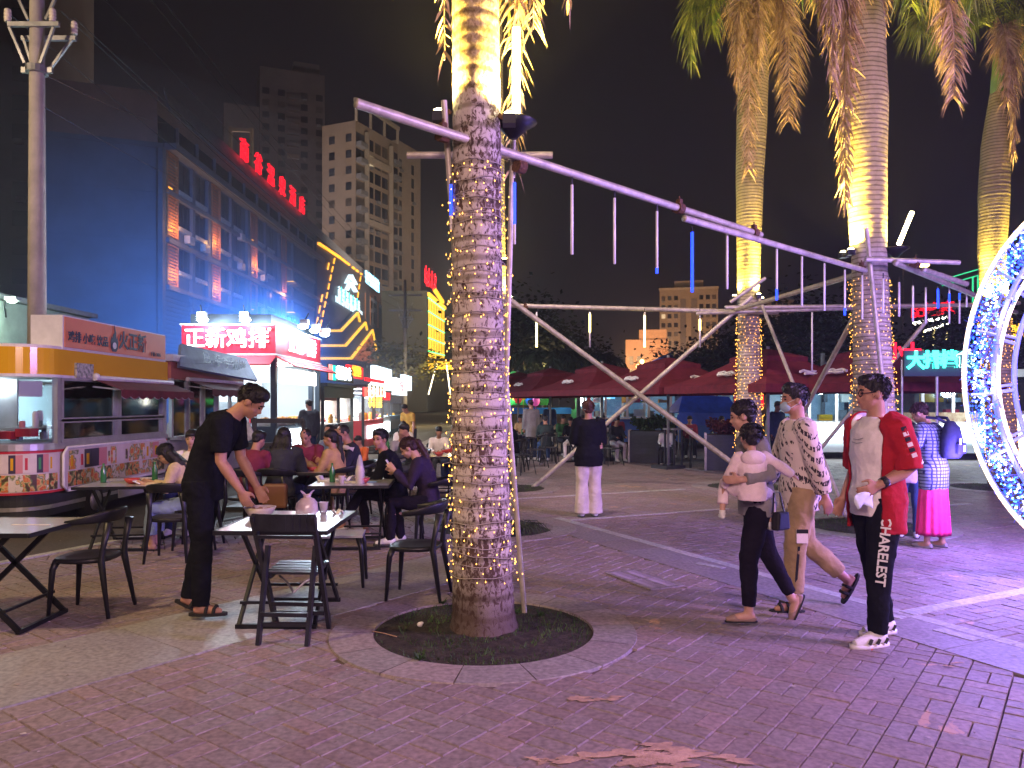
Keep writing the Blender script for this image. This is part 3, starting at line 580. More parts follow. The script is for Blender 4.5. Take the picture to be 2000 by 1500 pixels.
# ================================================================ FOOD TRUCKS, KIOSK, STALLS
def rounded(x0, x1, y0, y1, r, corners, n=8):
    # footprint, corners: subset of 'ab' a=(x1,y0) b=(x0,y0)
    pts = []
    def arc(cx, cy_, a0):
        for k in range(n+1): t = a0+PI/2*k/n; pts.append((cx+r*math.cos(t), cy_+r*math.sin(t)))
    if 'b' in corners: arc(x0+r, y0+r, PI)
    else: pts.append((x0, y0))
    if 'a' in corners: arc(x1-r, y0+r, 1.5*PI)
    else: pts.append((x1, y0))
    pts.append((x1, y1)); pts.append((x0, y1)); return pts
def foodprint(name, seed, cells=7.0, white=.0):
    x = mat(name, (.6,.3,.1), .4); N = x.node_tree.nodes; L = x.node_tree.links; p = N['Principled BSDF']
    g = N.new('ShaderNodeNewGeometry'); mp = N.new('ShaderNodeMapping'); mp.inputs['Location'].default_value = (seed, seed*.7, 0); L.new(g.outputs['Position'], mp.inputs[0])
    v = N.new('ShaderNodeTexVoronoi'); v.inputs['Scale'].default_value = cells; L.new(mp.outputs[0], v.inputs[0])
    n = N.new('ShaderNodeTexNoise'); n.inputs['Scale'].default_value = cells*3; n.inputs['Detail'].default_value = 4; L.new(mp.outputs[0], n.inputs[0])
    m = N.new('ShaderNodeMath'); m.operation = 'MULTIPLY_ADD'; m.inputs[1].default_value = .55; L.new(n.outputs[0], m.inputs[0]); L.new(v.outputs['Distance'], m.inputs[2])
    q = N.new('ShaderNodeValToRGB'); L.new(m.outputs[0], q.inputs[0]); cr = q.color_ramp
    cr.elements[0].position = .25; cr.elements[0].color = (.55,.16,.03,1); cr.elements[1].position = .95; cr.elements[1].color = (.75,.68,.55,1) if white else (.10,.05,.03,1)
    for po, c in ((.42,(.70,.34,.06,1)), (.58,(.62,.10,.04,1)), (.72,(.72,.55,.2,1)), (.84,(.12,.2,.05,1))): e = cr.elements.new(po); e.color = c
    L.new(q.outputs[0], p.inputs['Base Color']); return x
FOOD = [foodprint('food_print_a', 1.3, 9), foodprint('food_print_b', 7.7, 13), foodprint('food_print_c', 4.1, 16, 1), foodprint('food_print_d', 9.9, 7, 1)]
PRW = mat('print_white', (.70,.62,.55), .4, var=.1, vs=3); PRR = mat('print_red', (.55,.03,.05), .4); PRK = mat('print_dark', (.05,.04,.07), .4); PRG = mat('print_green', (.05,.3,.1), .4); PRP = mat('print_pink', (.62,.25,.25), .4)
yel = mat('yellow_gloss_paint', (.75,.42,.02), .18, spec=.6); ors = mat('orange_sign_face', (.72,.24,.12), .5, var=.05, vs=2)
alu = mat('aluminium', (.5,.5,.52), .35, .6, var=.1); 
tk = thing('food_truck', 'food trailer with yellow top band, orange roof sign and printed food panels', 'food truck', (-5.9,10.0,0))
fpA = rounded(-2.6, 0, -.5, 3.15, .48, 'ab', 10)
def off(fp, d, cx=-1.3, cy_=1.3):
    out = []
    n = len(fp)
    for i, (x, y) in enumerate(fp):
        a = V(fp[i-1]); b = V(fp[(i+1) % n]); t = (b-a).normalized(); nn = V((t.y, -t.x)); out.append((x+nn.x*d, y+nn.y*d))
    return out
solid('chassis', off(fpA,-.06), .17, .47, M['dark'], tk); solid('trim_strip', off(fpA,-.045), .26, .31, alu, tk)
solid('body', fpA, .47, 1.02, PRW, tk); solid('red_edge', off(fpA,.006), .47, .50, PRR, tk); solid('red_edge', off(fpA,.006), .985, 1.02, PRR, tk)
solid('counter_edge', off(fpA,.02), 1.02, 1.10, alu, tk); solid('floor', off(fpA,-.05), 1.1, 1.11, M['grey'], tk)
solid('yellow_band', off(fpA,.015), 1.98, 2.32, yel, tk); solid('roof', off(fpA,-.02), 2.32, 2.36, M['white'], tk); solid('trim_strip', off(fpA,.02), 1.95, 1.985, M['white'], tk)
# glass: curved front pane and side panes with frames
def strip(fp, i0, i1, z0, z1, m, name, par, d=0):
    f2 = off(fp, d); s = MB(); 
    for i in range(i0, i1): (x0,y0), (x1,y1) = f2[i], f2[i+1]; s.quad((x0,y0,z0), (x1,y1,z0), (x1,y1,z1), (x0,y0,z1))
    return s.build(name, m, par, True)
strip(fpA, 11, 21, 1.12, 1.94, M['glass'], 'curved_pane', tk, -.03); strip(fpA, 10, 11, 1.12, 1.94, M['glass'], 'front_pane', tk, -.03)
for x, y in (fpA[21], fpA[11], (-1.3,-.5), (-2.0,-.5), (-.02,3.1)):
    s = MB(); s.box((x-.02,y+.02,1.52), (.07,.07,.86)); s.build('window_post', alu, tk)
for y0, y1 in ((.06,1.55), (1.55,3.05)):
    for z0, z1 in ((1.42,1.92), (1.14,1.36)):
        s = MB(); s.box((-.04,(y0+y1)/2,(z0+z1)/2), (.012,y1-y0-.08,z1-z0)); pn = s.build('pane', M['glass'], tk)
        s = MB(); ym = (y0+y1)/2; 
        for y in (y0+.03,y1-.03): s.box((-.015,y,(z0+z1)/2), (.05,.06,z1-z0+.05))
        for z in (z0-.02,z1+.02): s.box((-.014,ym,z), (.05,y1-y0-.02,.05))
        s.build('frame', alu, pn)
# printed pictures, flat on the panels, a low board hung on the side
def poster(par, y0, y1, z0, z1, x, m): s = MB(); s.box((x,(y0+y1)/2,(z0+z1)/2), (.006,y1-y0,z1-z0)); return s.build('picture', m, par)
bdp = [(.08,.0),(2.9,.0),(2.98,.08),(2.98,.48),(2.9,.56),(.08,.56),(0,.48),(0,.08)]
brd = MB(); brd.prism(bdp, (.03,.04,.47), Y1, Z1, X1*.03); bd_ = brd.build('flap_board', PRW, tk)
s = MB(); s.tube([V((.05,.04+a,.47+b)) for a, b in bdp+[bdp[0]]], .022, 6); s.build('frame', M['white'], bd_, True)
y = .12; i = 0; rr = random.Random(3)
while y < 2.9:
    wd = rr.choice((.13,.17,.2,.24)); poster(bd_, y, min(y+wd, 2.95), .52, .72, .064, FOOD[i % 4]); y += wd+.006; i += 1
y = .14
while y < 2.85:
    wd = rr.choice((.10,.12,.15,.2)); poster(bd_, y, y+wd, .74, .99, .064, rr.choice((PRW,PRP,FOOD[2],PRK,PRW,FOOD[3]))); 
    if rr.random() < .7: poster(bd_, y+wd*.3, y+wd*.7, .78, .93, .068, rr.choice((PRR,FOOD[0],PRW,yel)))
    y += wd+.01
for i0 in range(11, 21):
    f2 = off(fpA, .008); (x0,y0), (x1,y1) = f2[i0], f2[i0+1]
    for z0, z1, ms in ((.51,.72,FOOD), (.74,.97,(PRW,PRW,PRP,PRK))):
        s = MB(); s.quad((x0,y0,z0), (x1,y1,z0), (x1,y1,z1), (x0,y0,z1)); s.build('picture', ms[(i0*7) % 4], tk)
    if i0 % 2: s = MB(); k0 = V((x0,y0,0)).lerp(V((x1,y1,0)), .3)*1.003; k1 = V((x0,y0,0)).lerp(V((x1,y1,0)), .7)*1.003; s.quad(k0+Z1*.78, k1+Z1*.78, k1+Z1*.93, k0+Z1*.93); s.build('picture', (PRR,yel,PRG)[i0 % 3], tk)
x = -2.1
for k in range(12):
    wd = .135; xx = -.50-k*wd
    for z0, z1, ms in ((.51,.72,FOOD), (.74,.97,(PRW,PRR,PRW,PRP))):
        s = MB(); s.quad((xx-wd+.006,-.508,z0), (xx,-.508,z0), (xx,-.508,z1), (xx-wd+.006,-.508,z1)); s.build('picture', ms[k % 4], tk)
    if k % 2: s = MB(); s.quad((xx-wd*.7,-.511,.78), (xx-wd*.3,-.511,.78), (xx-wd*.3,-.511,.93), (xx-wd*.7,-.511,.93)); s.build('picture', (PRR,FOOD[0],PRG)[k % 3], tk)
# roof sign
s = MB(); s.box((-.22,1.62,2.56), (.42,3.0,.44)); sg = s.build('roof_sign', M['white'], tk)
s = MB(); s.box((.0,1.62,2.56), (.012,2.94,.40)); s.build('sign_face', ors, sg)
nvy = mat('navy_letters', (.02,.03,.08), .5)
txt('鸡排 小吃 饮品', .155, nvy, (.012,.72,2.50), Y1, Z1, sg, .003, .003); txt('火正新', .29, nvy, (.012,1.96,2.55), Y1, Z1, sg, .003, .006); txt('手机:13876', .075, nvy, (.012,2.72,2.42), Y1, Z1, sg, .002, .001)
s = MB(); fl = [(-.10,-.12),(-.05,-.17),(.05,-.17),(.10,-.12),(.11,-.03),(.08,.05),(.075,.0),(.05,.03),(.05,.10),(.0,.2),(.005,.10),(-.04,.06),(-.06,.0),(-.075,.04),(-.105,-.03)]; s.prism([(a,b*1.05) for a,b in fl], (.008,1.40,2.56), Y1, Z1, X1*.004); s.build('flame_logo', nvy, sg)
s = MB(); s.prism([(.055*math.cos(t),.05*math.sin(t)-.09) for t in np.linspace(0,2*PI,13)[:-1]], (.013,1.40,2.56), Y1, Z1, X1*.003); s.build('logo_dot', M['white'], sg)
s = MB(); s.prism([(.06*math.cos(t),.09*math.sin(t)) for t in np.linspace(0,2*PI,13)[:-1]], (.007,2.33,2.60), Y1, Z1, X1*.003); s.build('stamp', mat('stamp_red', (.62,.12,.07), .6), sg)
def awning(par, y0, y1, z, out, drop, m, n=9, x=.02):
    s = MB(); s.tube([(x+.05,y0,z),(x+.05,y1,z)], .04, 8); s.build('awning_roller', M['white'], par)
    s = MB(); N = n*6; vs = []
    for k in range(N+1):
        y_ = y0+(y1-y0)*k/N; sc_ = abs(math.sin(PI*n*k/N))*.035
        vs += [(x+.06,y_,z-.03), (x+out,y_,z-.03-drop*.45), (x+out+.005,y_,z-.03-drop*.75-sc_)]
    s.add(vs, [(3*k+i,3*k+3+i,3*k+4+i,3*k+1+i) for k in range(N) for i in (0,1)])
    o = s.build('awning', m, par); md = o.modifiers.new('s','SOLIDIFY'); md.thickness = .006
    s = MB(); s.tube([vs[3*k+2] for k in range(N+1)], .005, 4); s.build('piping', M['white'], o)
    for y_ in (y0+.05,y1-.05): s = MB(); s.bar((x,y_,z-.12), (x+out,y_,z-.03-drop*.45), .02, .02); s.build('awning_arm', alu, par)
awning(tk, .75, 3.2, 1.97, .42, .30, M['maroon'], 10)
s = MB(); s.box((.035,.55,2.06), (.03,.42,.20)); s.build('control_box', mat('speckled_cover', (.65,.62,.55), .5, c2=(.1,.12,.1), vs=18), tk); s = MB(); s.ell((.08,.78,1.99), .05); s.build('round_lamp', M['white'], tk, True)
for y in (.95,): 
    w_ = MB(); w_.M = Mx.Translation((-.12,y,.24))@Mx.Rotation(PI/2,4,'Y'); w_.lathe([(.15,-.09),(.235,-.08),(.24,-.03),(.24,.05),(.225,.085),(.15,.09)], 24); wh = w_.build('wheel', M['rubber'], tk, True)
    w_ = MB(); w_.M = Mx.Translation((-.02,y,.24))@Mx.Rotation(PI/2,4,'Y'); w_.lathe([(.02,.0),(.06,.012),(.09,-.01),(.14,-.015),(.145,.005)], 16); w_.build('rim', M['steel'], wh, True)
    w_ = MB(); w_.lathe([(.001,.0),(.001,.001)], 3); 
s = MB(); s.box((-.03,2.35,.30), (.02,1.5,.22)); s.build('skirt_panel', mat('skirt_white', (.4,.42,.42), .5), tk)
# things inside, seen through the glass
s = MB(); s.box((-1.5,1.5,1.5), (.03,3.0,.8)); s.build('partition', mat('inner_wall', (.35,.42,.45), .6), tk)
s = MB(); s.box((-.9,.2,1.55), (.5,.03,.78)); s.box((-.55,1.3,1.28), (.5,2.4,.03)); s.build('inner_shelf', alu, tk)
rn = random.Random(8)
for k in range(26):
    x = rn.uniform(-.6,-.2); y = rn.uniform(-.3,2.9); z = 1.13 if k % 2 else 1.30; h = rn.uniform(.08,.22)
    s = MB(); s.lathe([(.035,0),(.04,h*.8),(.03,h)], 8, (x,y,z)); s.build('container', rn.choice((PRW,PRW,M['steel'],PRR,M['grey'],PRP)), tk)
for k in range(3): s = MB(); s.box((-.75+k*.22,-.25+k*.05,1.18+.03*k), (.2,.16,.10)); s.build('red_basket', PRR, tk)
s = MB(); s.box((-.28,-.12,1.80), (.26,.02,.2), rz=.5); s.build('notice', M['paper'], tk); s = MB(); s.ell((-.62,-.42,1.68), .03); s.build('red_bulb', M['red'], tk)
lamp('truck_light', 'AREA', (-6.35,11.4,1.90), 40, (.70,.92,1), .6, (-7.3,11.6,1.35)); lamp('truck_light', 'POINT', (-6.9,9.95,1.85), 9, (.85,.95,1), .1)
# second, blue signed truck
tk2 = thing('food_truck', 'dim food trailer with a tilted blue sign between the orange sign and red kiosk', 'food truck', (-5.95,13.45,0))
s = MB(); s.box((-1.2,1.85,.62), (2.3,3.6,.8)); s.build('body', mat('truck_grey', (.35,.33,.34), .5, var=.1), tk2); s = MB(); s.box((-1.2,1.85,2.42), (2.5,3.8,.12)); s.build('roof', M['white'], tk2)
s = MB(); s.box((-1.2,1.85,2.2), (2.36,3.66,.30)); s.build('fascia', mat('fascia_red', (.4,.12,.1), .5), tk2)
s = MB(); s.box((-2.3,1.85,1.55), (.05,3.5,1.0)); s.build('back_wall', mat('inner_wall2', (.5,.55,.58), .6), tk2)
for y in (.05,.75,1.45,2.15,2.85,3.6):
    s = MB(); s.box((-.03,y,1.54), (.06,.07,1.04)); s.build('window_post', alu, tk2)
for y in (.4,1.1,1.8): s = MB(); s.box((-.05,y,1.54), (.01,.62,1.0)); s.build('pane', M['glass'], tk2)
s = MB(); s.box((.02,1.85,1.0), (.3,3.6,.05)); s.build('counter', alu, tk2)
awning(tk2, .5, 3.3, 2.06, .5, .34, M['maroon'], 8)
sn = MB(); a, b, c, d = V((.1,.1,2.28)), V((.42,3.3,2.12)), V((.1,3.5,2.62)), V((-.02,.45,2.70)); sn.add([a,b,c,d]+[p+V((-.05,0,-.03)) for p in (a,b,c,d)], [(0,1,2,3),(7,6,5,4),(0,4,5,1),(1,5,6,2),(2,6,7,3),(3,7,4,0)]); sgn = sn.build('tilted_sign', mat('blue_sign_face', (.16,.20,.32), .6, var=.15), tk2)
txt('日.手手抓饼', .27, nvy, (.215,2.0,2.43), (.02,1,-.05), (-.25,.02,1), sgn, .004, .0, xs=1.7)
s = MB(); s.box((-.06,.42,2.18), (.02,.3,.22)); s.build('control_box', M['grey'], tk2)
for k in range(14):
    s = MB(); h = rn.uniform(.1,.3); s.lathe([(.05,0),(.055,h*.8),(.04,h)], 8, (rn.uniform(-.7,-.2), rn.uniform(.2,3.4), 1.03)); s.build('container', rn.choice((PRW,M['steel'],PRR,yel,M['grey'])), tk2)
s = MB(); s.box((-1.3,.9,1.45), (.06,.5,.8)); s.build('menu_board', PRW, tk2); s = MB(); s.box((-1.2,2.2,2.03), (1.2,.25,.03)); s.build('ceiling_light', M['cwhite'], tk2)
lamp('truck_light', 'AREA', (-6.6,15.4,1.98), 45, (.7,.9,1), 1.0, (-7.9,15.4,1.4))
# red kiosk
kr = mat('kiosk_red', (.40,.012,.035), .5); ks = mat('kiosk_steel', (.05,.07,.10), .4, .3); klet = emi('kiosk_letters', (1,.86,.95), 3.2); kpan = emi('kiosk_panel', (.80,.92,1), 2.6)
kk = thing('chicken_kiosk', 'brightly lit red snack kiosk with white lettering and flood lamps on top', 'kiosk', (-5.53,18.0,0))
kwall = mat('kiosk_wall', (.6,.66,.7), .5)
for x, y in ((-.06,.06), (-2.14,.06), (-.06,4.14), (-2.14,4.14), (-.06,3.4)): s = MB(); s.box((x,y,1.38), (.12,.12,2.76)); s.build('post', ks, kk)
s = MB(); s.box((-1.1,2.1,.55), (2.1,4.1,1.06)); s.build('counter', ks, kk)
s = MB(); s.box((-2.16,2.1,1.8), (.04,4.0,1.9)); s.build('back_wall', kwall, kk); s = MB(); s.box((-1.1,4.17,1.8), (2.1,.04,1.9)); s.build('end_wall', kwall, kk)
s = MB(); s.box((-1.1,2.1,2.73), (2.2,4.2,.06)); s.build('ceiling', M['white'], kk)
s = MB(); s.box((-1.1,2.1,3.12), (2.2,4.2,.72)); sgk = s.build('sign_box', kr, kk)
s = MB()
for z in (2.77,3.47): s.box((-1.1,2.1,z), (2.26,4.26,.035))
s.build('sign_trim', M['white'], sgk)
txt('正新鸡排', .50, klet, (-1.14,-.03,3.12), X1, Z1, sgk, .02, .004); txt('正新鸡排', .52, klet, (.03,2.3,3.10), Y1, Z1, sgk, .02, .0, xs=1.25)
s = MB(); s.lathe([(.035,0),(.035,.02)], 10); o = s.build('dot', klet, sgk); o.location = (-.13,-.04,3.36); o.rotation_euler = (PI/2,0,0)
s = MB(); s.box((-1.1,2.1,3.62), (1.9,3.9,.22)); s.build('roof_box', ks, kk)
red_cl = mat('red_awning', (.65,.03,.05), .6, var=.1, vs=3)
s = MB(); s.add([(.03,-.03,2.74),(.03,4.25,2.74),(.48,4.25,2.50),(.48,-.03,2.50)], [(0,3,2,1)]); o = s.build('side_awning', red_cl, kk); md = o.modifiers.new('s','SOLIDIFY'); md.thickness = .03
s = MB(); s.add([(-2.7,-.05,2.74),(.02,-.05,2.74),(.02,-.5,2.52),(-2.9,-.5,2.52)], [(0,3,2,1)]); o = s.build('front_awning', red_cl, kk); md = o.modifiers.new('s','SOLIDIFY'); md.thickness = .03
s = MB()
for z in (2.68,2.60): s.bar((.15 if z > 2.65 else .30,-.02,z), (.15 if z > 2.65 else .30,4.24,z), .02, .03)
s.build('awning_stripe', M['white'], kk)
s = MB(); s.box((.02,1.9,2.30), (.05,3.3,.36)); s.build('menu_light_box', emi('menu_light', (1,.93,.85), 3.0), kk)
s = MB(); s.box((-1.6,2.1,1.98), (.03,3.6,.62)); s.build('light_panel', emi('inner_panel', (.75,.92,1), .55), kk); s = MB(); s.box((-1.0,.03,2.36), (1.7,.04,.5)); s.build('front_light_panel', emi('front_panel', (.85,.95,1), 1.1), kk)
for y in (.9,2.2,3.5): s = MB(); s.box((-1.0,y,2.69), (1.4,.12,.02)); s.build('ceiling_tube', M['cwhite'], kk)
for y0, y1 in ((.3,1.2), (1.3,3.3)): s = MB(); s.box((.03,(y0+y1)/2,.62), (.04,y1-y0,.74)); s.build('counter_light_panel', kpan, kk)
tray = mat('fried_food', (.65,.36,.08), .6, c2=(.4,.15,.03), vs=20)
for k in range(7):
    y = .5+k*.48; s = MB(); s.box((-.35,y,1.14), (.5,.42,.10)); tr = s.build('tray', alu, kk); s = MB()
    for j in range(16): s.ell((-.35+rn.uniform(-.2,.2), y+rn.uniform(-.17,.17), 1.2+rn.uniform(0,.05)), rn.uniform(.035,.06), n=6, m=4)
    s.build('fried_chicken', tray, tr)
for k in range(9): s = MB(); h = rn.uniform(.15,.35); s.lathe([(.06,0),(.06,h*.75),(.03,h)], 8, (-1.8+rn.uniform(0,.3),.4+k*.4,1.1)); s.build('bottle', rn.choice((PRW,PRR,yel,M['steel'])), kk)
def flood(par, p, aim, m):
    s = MB(); p = V(p); a = V(aim); s.tube([p, p+Z1*.02+(a-p)*-.35], .015, 5); o = s.build('lamp_arm', M['iron'], par); s = MB(); s.box(p, (.2,.14,.12)); s.build('housing', M['grey'], o); s = MB(); s.ell(p-V((0,0,.06))+(a-p).normalized()*.06, (.13,.10,.06)); s.build('lens', m, o)
FLD = emi('flood_lens', (.78,.92,1), 30)
for x in (-1.58,-.60): flood(kk, (x,-.35,3.66), (x,-.1,3.1), FLD)
for y in (1.2,2.3,3.4): flood(kk, (.35,y,3.66), (.05,y,3.1), FLD)
for x in (-1.58,-.60): lamp('flood_light', 'POINT', (-5.53+x,17.52,3.52), 95, (.62,.80,1), .12)
for y in (1.2,2.3,3.4): lamp('flood_light', 'POINT', (-5.0,18+y,3.52), 85, (.62,.80,1), .12)
lamp('kiosk_light', 'AREA', (-6.5,20.1,2.62), 60, (.8,.93,1), 1.4, (-6.3,20.1,0))
lamp('blue_wall_fill', 'SPOT', (-6.7,23.5,3.9), 58000, (.085,.29,1), .3, (-26.5,58,2.5), 60, 1.0)  # added blue spot that tints the hotel wall, apart from the flood lamps
# row of stalls beyond the kiosk
def stall(name, label, y0, y1, x, zt, body, sign, lights, seed):
    rs = random.Random(seed); t = thing('market_stall', label, 'stall', (x, y0, 0)); Ln = y1-y0
    s = MB(); s.box((-1.0,Ln/2,.5), (2.0,Ln-.1,1.0)); s.build('counter', body, t); s = MB(); s.box((-1.0,Ln/2,zt), (2.2,Ln,.1)); s.build('roof', M['dark'], t)
    s = MB(); s.box((-1.95,Ln/2,1.7), (.05,Ln-.1,1.5)); s.build('back_wall', mat('stall_wall', (.4,.42,.4), .7, var=.2), t)
    for y in (.06, Ln/2, Ln-.06): s = MB(); s.box((-.05,y,zt/2), (.09,.09,zt)); s.build('post', M['dark'], t)
    s = MB(); s.box((-.9,Ln/2,zt-.08), (1.2,.15,.03)); s.build('ceiling_tube', M['cwhite'], t)
    for k in range(10):
        s = MB(); h = rs.uniform(.08,.3); s.lathe([(.08,0),(.09,h*.7),(.05,h)], 8, (rs.uniform(-.7,-.2), rs.uniform(.3,Ln-.3), 1.0)); s.build('container', rs.choice((PRW,PRR,yel,M['steel'],tray)), t)
    s = MB(); s.box((.05,Ln/2,.55), (.05,Ln*.8,.5)); s.build('front_panel', lights, t)
    s = MB(); s.box((-.02,Ln/2,zt-.22), (.06,Ln,.34)); s.build('fascia', sign, t)
    lamp('stall_light', 'AREA', (x-.9,y0+Ln/2,zt-.12), 130, (1,.92,.8), .8, (x-.9,y0+Ln/2,0)); return t
t = stall('a', 'dim stall with slanted white character sign next to the red kiosk', 22.9, 27.2, -5.6, 2.2, M['grey'], M['dark'], M['grey'], 1)
s = MB(); s.box((.05,2.1,2.58), (.06,3.6,.5)); sb_ = s.build('sign_board', M['dark'], t)
s = MB(); s.box((.1,.45,2.58), (.03,.4,.46)); s.build('sign_tile', emi('sign_red', (1,.25,.2), 1.2), sb_); s = MB(); s.box((.1,.9,2.58), (.03,.4,.46)); s.build('sign_tile', emi('sign_green', (0,.6,.4), 1.4), sb_)
for k, ch in enumerate('鸡排小吃'): txt(ch, .46, M['cwhite'], (.1,1.42+k*.56,2.58), Y1, Z1, sb_, .02, .0)
s = MB(); s.box((-.4,2.1,1.95), (.04,3.2,.45)); s.build('shutter', mat('maroon_panel', (.2,.04,.06), .6), t)
t = stall('b', 'stall under a red neon frame with glowing yellow and white characters', 28.6, 33.0, -5.5, 2.3, PRR, emi('neon_back', (1,.03,.03), .8), emi('lit_counter', (.9,.95,1), 1.5), 2)
for k, ch in enumerate('香小源上鸡'): txt(ch, .56, emi('neon_white', (1,.9,.6), 2), (.12,.5+k*.82,2.10), Y1, Z1, t, .02, .0)
for k, ch in enumerate('串串烧烤'): txt(ch, .50, emi('neon_yellow', (1,.6,.08), 1.6), (.12,.55+k*.8,1.66), Y1, Z1, t, .02, .0)
s = MB(); s.box((.02,2.2,2.55), (.05,4.2,.12)); s.build('neon_bar', M['red'], t); s = MB(); s.box((-.1,-1.2,2.75), (.1,2.6,.42)); s.build('red_sign', emi('red_sign', (1,.02,.03), .9), t); txt('火爆鱿鱼', .42, M['amber'], (-.03,-1.2,2.75), Y1, Z1, t, .01)
t = stall('c', 'stall with a large glowing white sign box on its roof', 33.3, 37.2, -5.9, 2.2, M['white'], M['red'], emi('lit_counter_b', (.9,.97,1), 1.8), 3)
s = MB(); s.box((.1,1.0,2.75), (.2,4.4,.98)); s.build('sign_box', emi('white_sign', (.72,.9,1), 1.6), t)
t = stall('d', 'pale blue stall with two white sign boxes at the far end of the row', 37.8, 44.5, -6.4, 2.05, mat('stall_blue', (.2,.4,.6), .6), mat('stall_blue2', (.1,.25,.5), .5), mat('stall_blue3', (.45,.6,.75), .5), 4)
s = MB(); s.box((.1,5.4,2.58), (.2,4.4,.9)); s.build('sign_box', emi('white_sign_b', (.85,.93,1), 2.6), t); s = MB(); s.box((-.2,10.2,2.95), (.2,3.6,.9)); s.build('sign_box', emi('white_sign_c', (.6,.85,1), 2.6), t); txt('奶茶', .7, mat('pale_red', (.7,.2,.2), .5), (.22,5.4,2.58), Y1, Z1, t, .01)
# ================================================================ PARASOLS
par = thing('parasol', '', 'parasol', (0,0,0), 0, 'maroon parasols over the dining tables')
CW = 1.55
def canopy(hw, z0, z1, rt):
    s = MB(); n = 12; vs = []
    def ring(h, z, sag): 
        out = []
        for i in range(4):
            a = V((h if i in (0,3) else -h, h if i in (0,1) else -h, 0)); b = V((h if (i+1)%4 in (0,3) else -h, h if (i+1)%4 in (0,1) else -h, 0))
            for k in range(n//2): t = k/(n//2); p = a.lerp(b, t); e = 4*t*(1-t); out.append((p.x*(1-sag*e), p.y*(1-sag*e), z-0*e))
        return out
    m = 4*(n//2); R_ = [ring(hw, z0-.16, .03), ring(hw, z0, .03), ring(hw*.66, z0+(z1-z0)*.36, .02), ring(rt, z1, .0)]
    for r_ in R_: vs += r_
    s.add(vs, [(j*m+k, j*m+(k+1)%m, (j+1)*m+(k+1)%m, (j+1)*m+k) for j in range(3) for k in range(m)]); return s
o = canopy(CW, 1.99, 2.58, .42).build('canopy', M['maroon'], par); md = o.modifiers.new('s','SOLIDIFY'); md.thickness = .008
o = canopy(.56, 2.60, 2.78, .03).build('top_vent', M['maroon'], par); md = o.modifiers.new('s','SOLIDIFY'); md.thickness = .008
s = MB(); s.tube([(0,0,0),(0,0,2.84)], .035, 10); s.build('pole', M['grey'], par, True)
s = MB(); s.box((0,0,.04), (.6,.6,.08)); s.build('base', M['dark'], par)
rb = MB(); rb.bar((0,0,2.56), (CW*.98,CW*.98,1.97), .025, .03); rbm = rb.mesh('rib', M['grey'])
for k in range(4): meshobj('rib', rbm, par, (0,0,0), k*PI/2)
lgm = MB()
for px_, pts in ((0, [(-.25,.03),(-.12,.09),(0,.02),(.12,.07),(.27,.0)]), (1, [(-.2,-.05),(-.05,-.02),(.08,-.06),(.22,-.03)])):
    lgm.tube([(p[0], 0, p[1]) for p in pts], .03, 5)
lgmesh = lgm.mesh('logo', M['white'])
for k in range(4):
    a = k*PI/2; o = meshobj('logo', lgmesh, par, (math.sin(a)*1.16, -math.cos(a)*1.16, 2.235), a); o.rotation_euler = (R(-60),0,a); o.rotation_euler[0] = R(-61)
PL = ['leftmost and farthest maroon parasol in the row', 'second maroon parasol from the left, partly behind the third', 'third maroon parasol from the left, above the black sweater', 'large maroon parasol crossed by two steel braces', 'maroon parasol behind the left string-lit trunk of the right pair', 'nearest maroon parasol behind the trunk and the light arch']
for i, (u, Y) in enumerate(((1012,28.0), (1075,25.0), (1176,22.0), (1305,19.3), (1500,16.4), (1715,15.2))):
    x = (u-1000)/F*Y; rz = R(25.5+random.uniform(-3,3))
    if i == 0: par.location = (x,Y,0); par.rotation_euler = (0,0,rz); par['label'] = PL[0]
    else: dup(par, (x,Y,0), rz, PL[i])
for i, (u, v, Y) in enumerate(((1607,690,24), (1653,691,24), (1130,730,27))):
    p_ = at(u, v, Y); s = MB(); s.tube([(0,0,0),(0,0,p_.z)], .07, 8); tag(s.build('awning_post', M['grey'], loc=(p_.x,p_.y,0)), ['grey steel post rising above the parasols, left of a pair', 'grey steel post rising above the parasols, right of a pair', 'short grey post cap between two parasols'][i], 'post')
# planter boxes
pbx = mat('planter_grey', (.07,.085,.11), .6, var=.15, vs=3)
pb = thing('planter_box', '', 'planter', (0,0,0), 0, 'grey ribbed planter boxes')
s = MB(); s.box((0,0,.43), (1.22,.56,.86)); s.build('box', pbx, pb)
rbm = MB(); rbm.box((0,0,0), (.02,.44,.075)); rbm = rbm.mesh('slat', mat('slat_grey', (.16,.19,.23), .55))
for k in range(8):
    for sx_ in (-1,1): meshobj('slat', rbm, pb, (sx_*.615,0,.07+k*.103))
rbm2 = MB(); rbm2.box((0,0,0), (1.1,.02,.085)); rbm2 = rbm2.mesh('slat', pbx)
for k in range(8): meshobj('slat', rbm2, pb, (0,-.286,.07+k*.103))
cpm = MB(); cpm.box((0,0,.45), (.05,.05,.9)); cpm = cpm.mesh('corner_trim', M['steel'])
for a in (-1,1):
    for b in (-1,1): meshobj('corner_trim', cpm, pb, (a*.61,b*.28,0))
s = MB(); s.box((0,0,.865), (1.14,.48,.02)); s.build('soil', SOIL, pb)
PP = [((1273,0), 21.4, R(-13)), ((1428,0), 18.8, R(-13)), ((1150,0), 23.6, R(-13)), ((1330,0), 30.5, R(-13))]
PLB = ['grey ribbed planter box with green shrubs right of the black sweater', 'grey ribbed planter box with dark red shrubs behind the mother', 'grey planter box hidden behind the black sweater', 'grey planter box deep in the dining area']
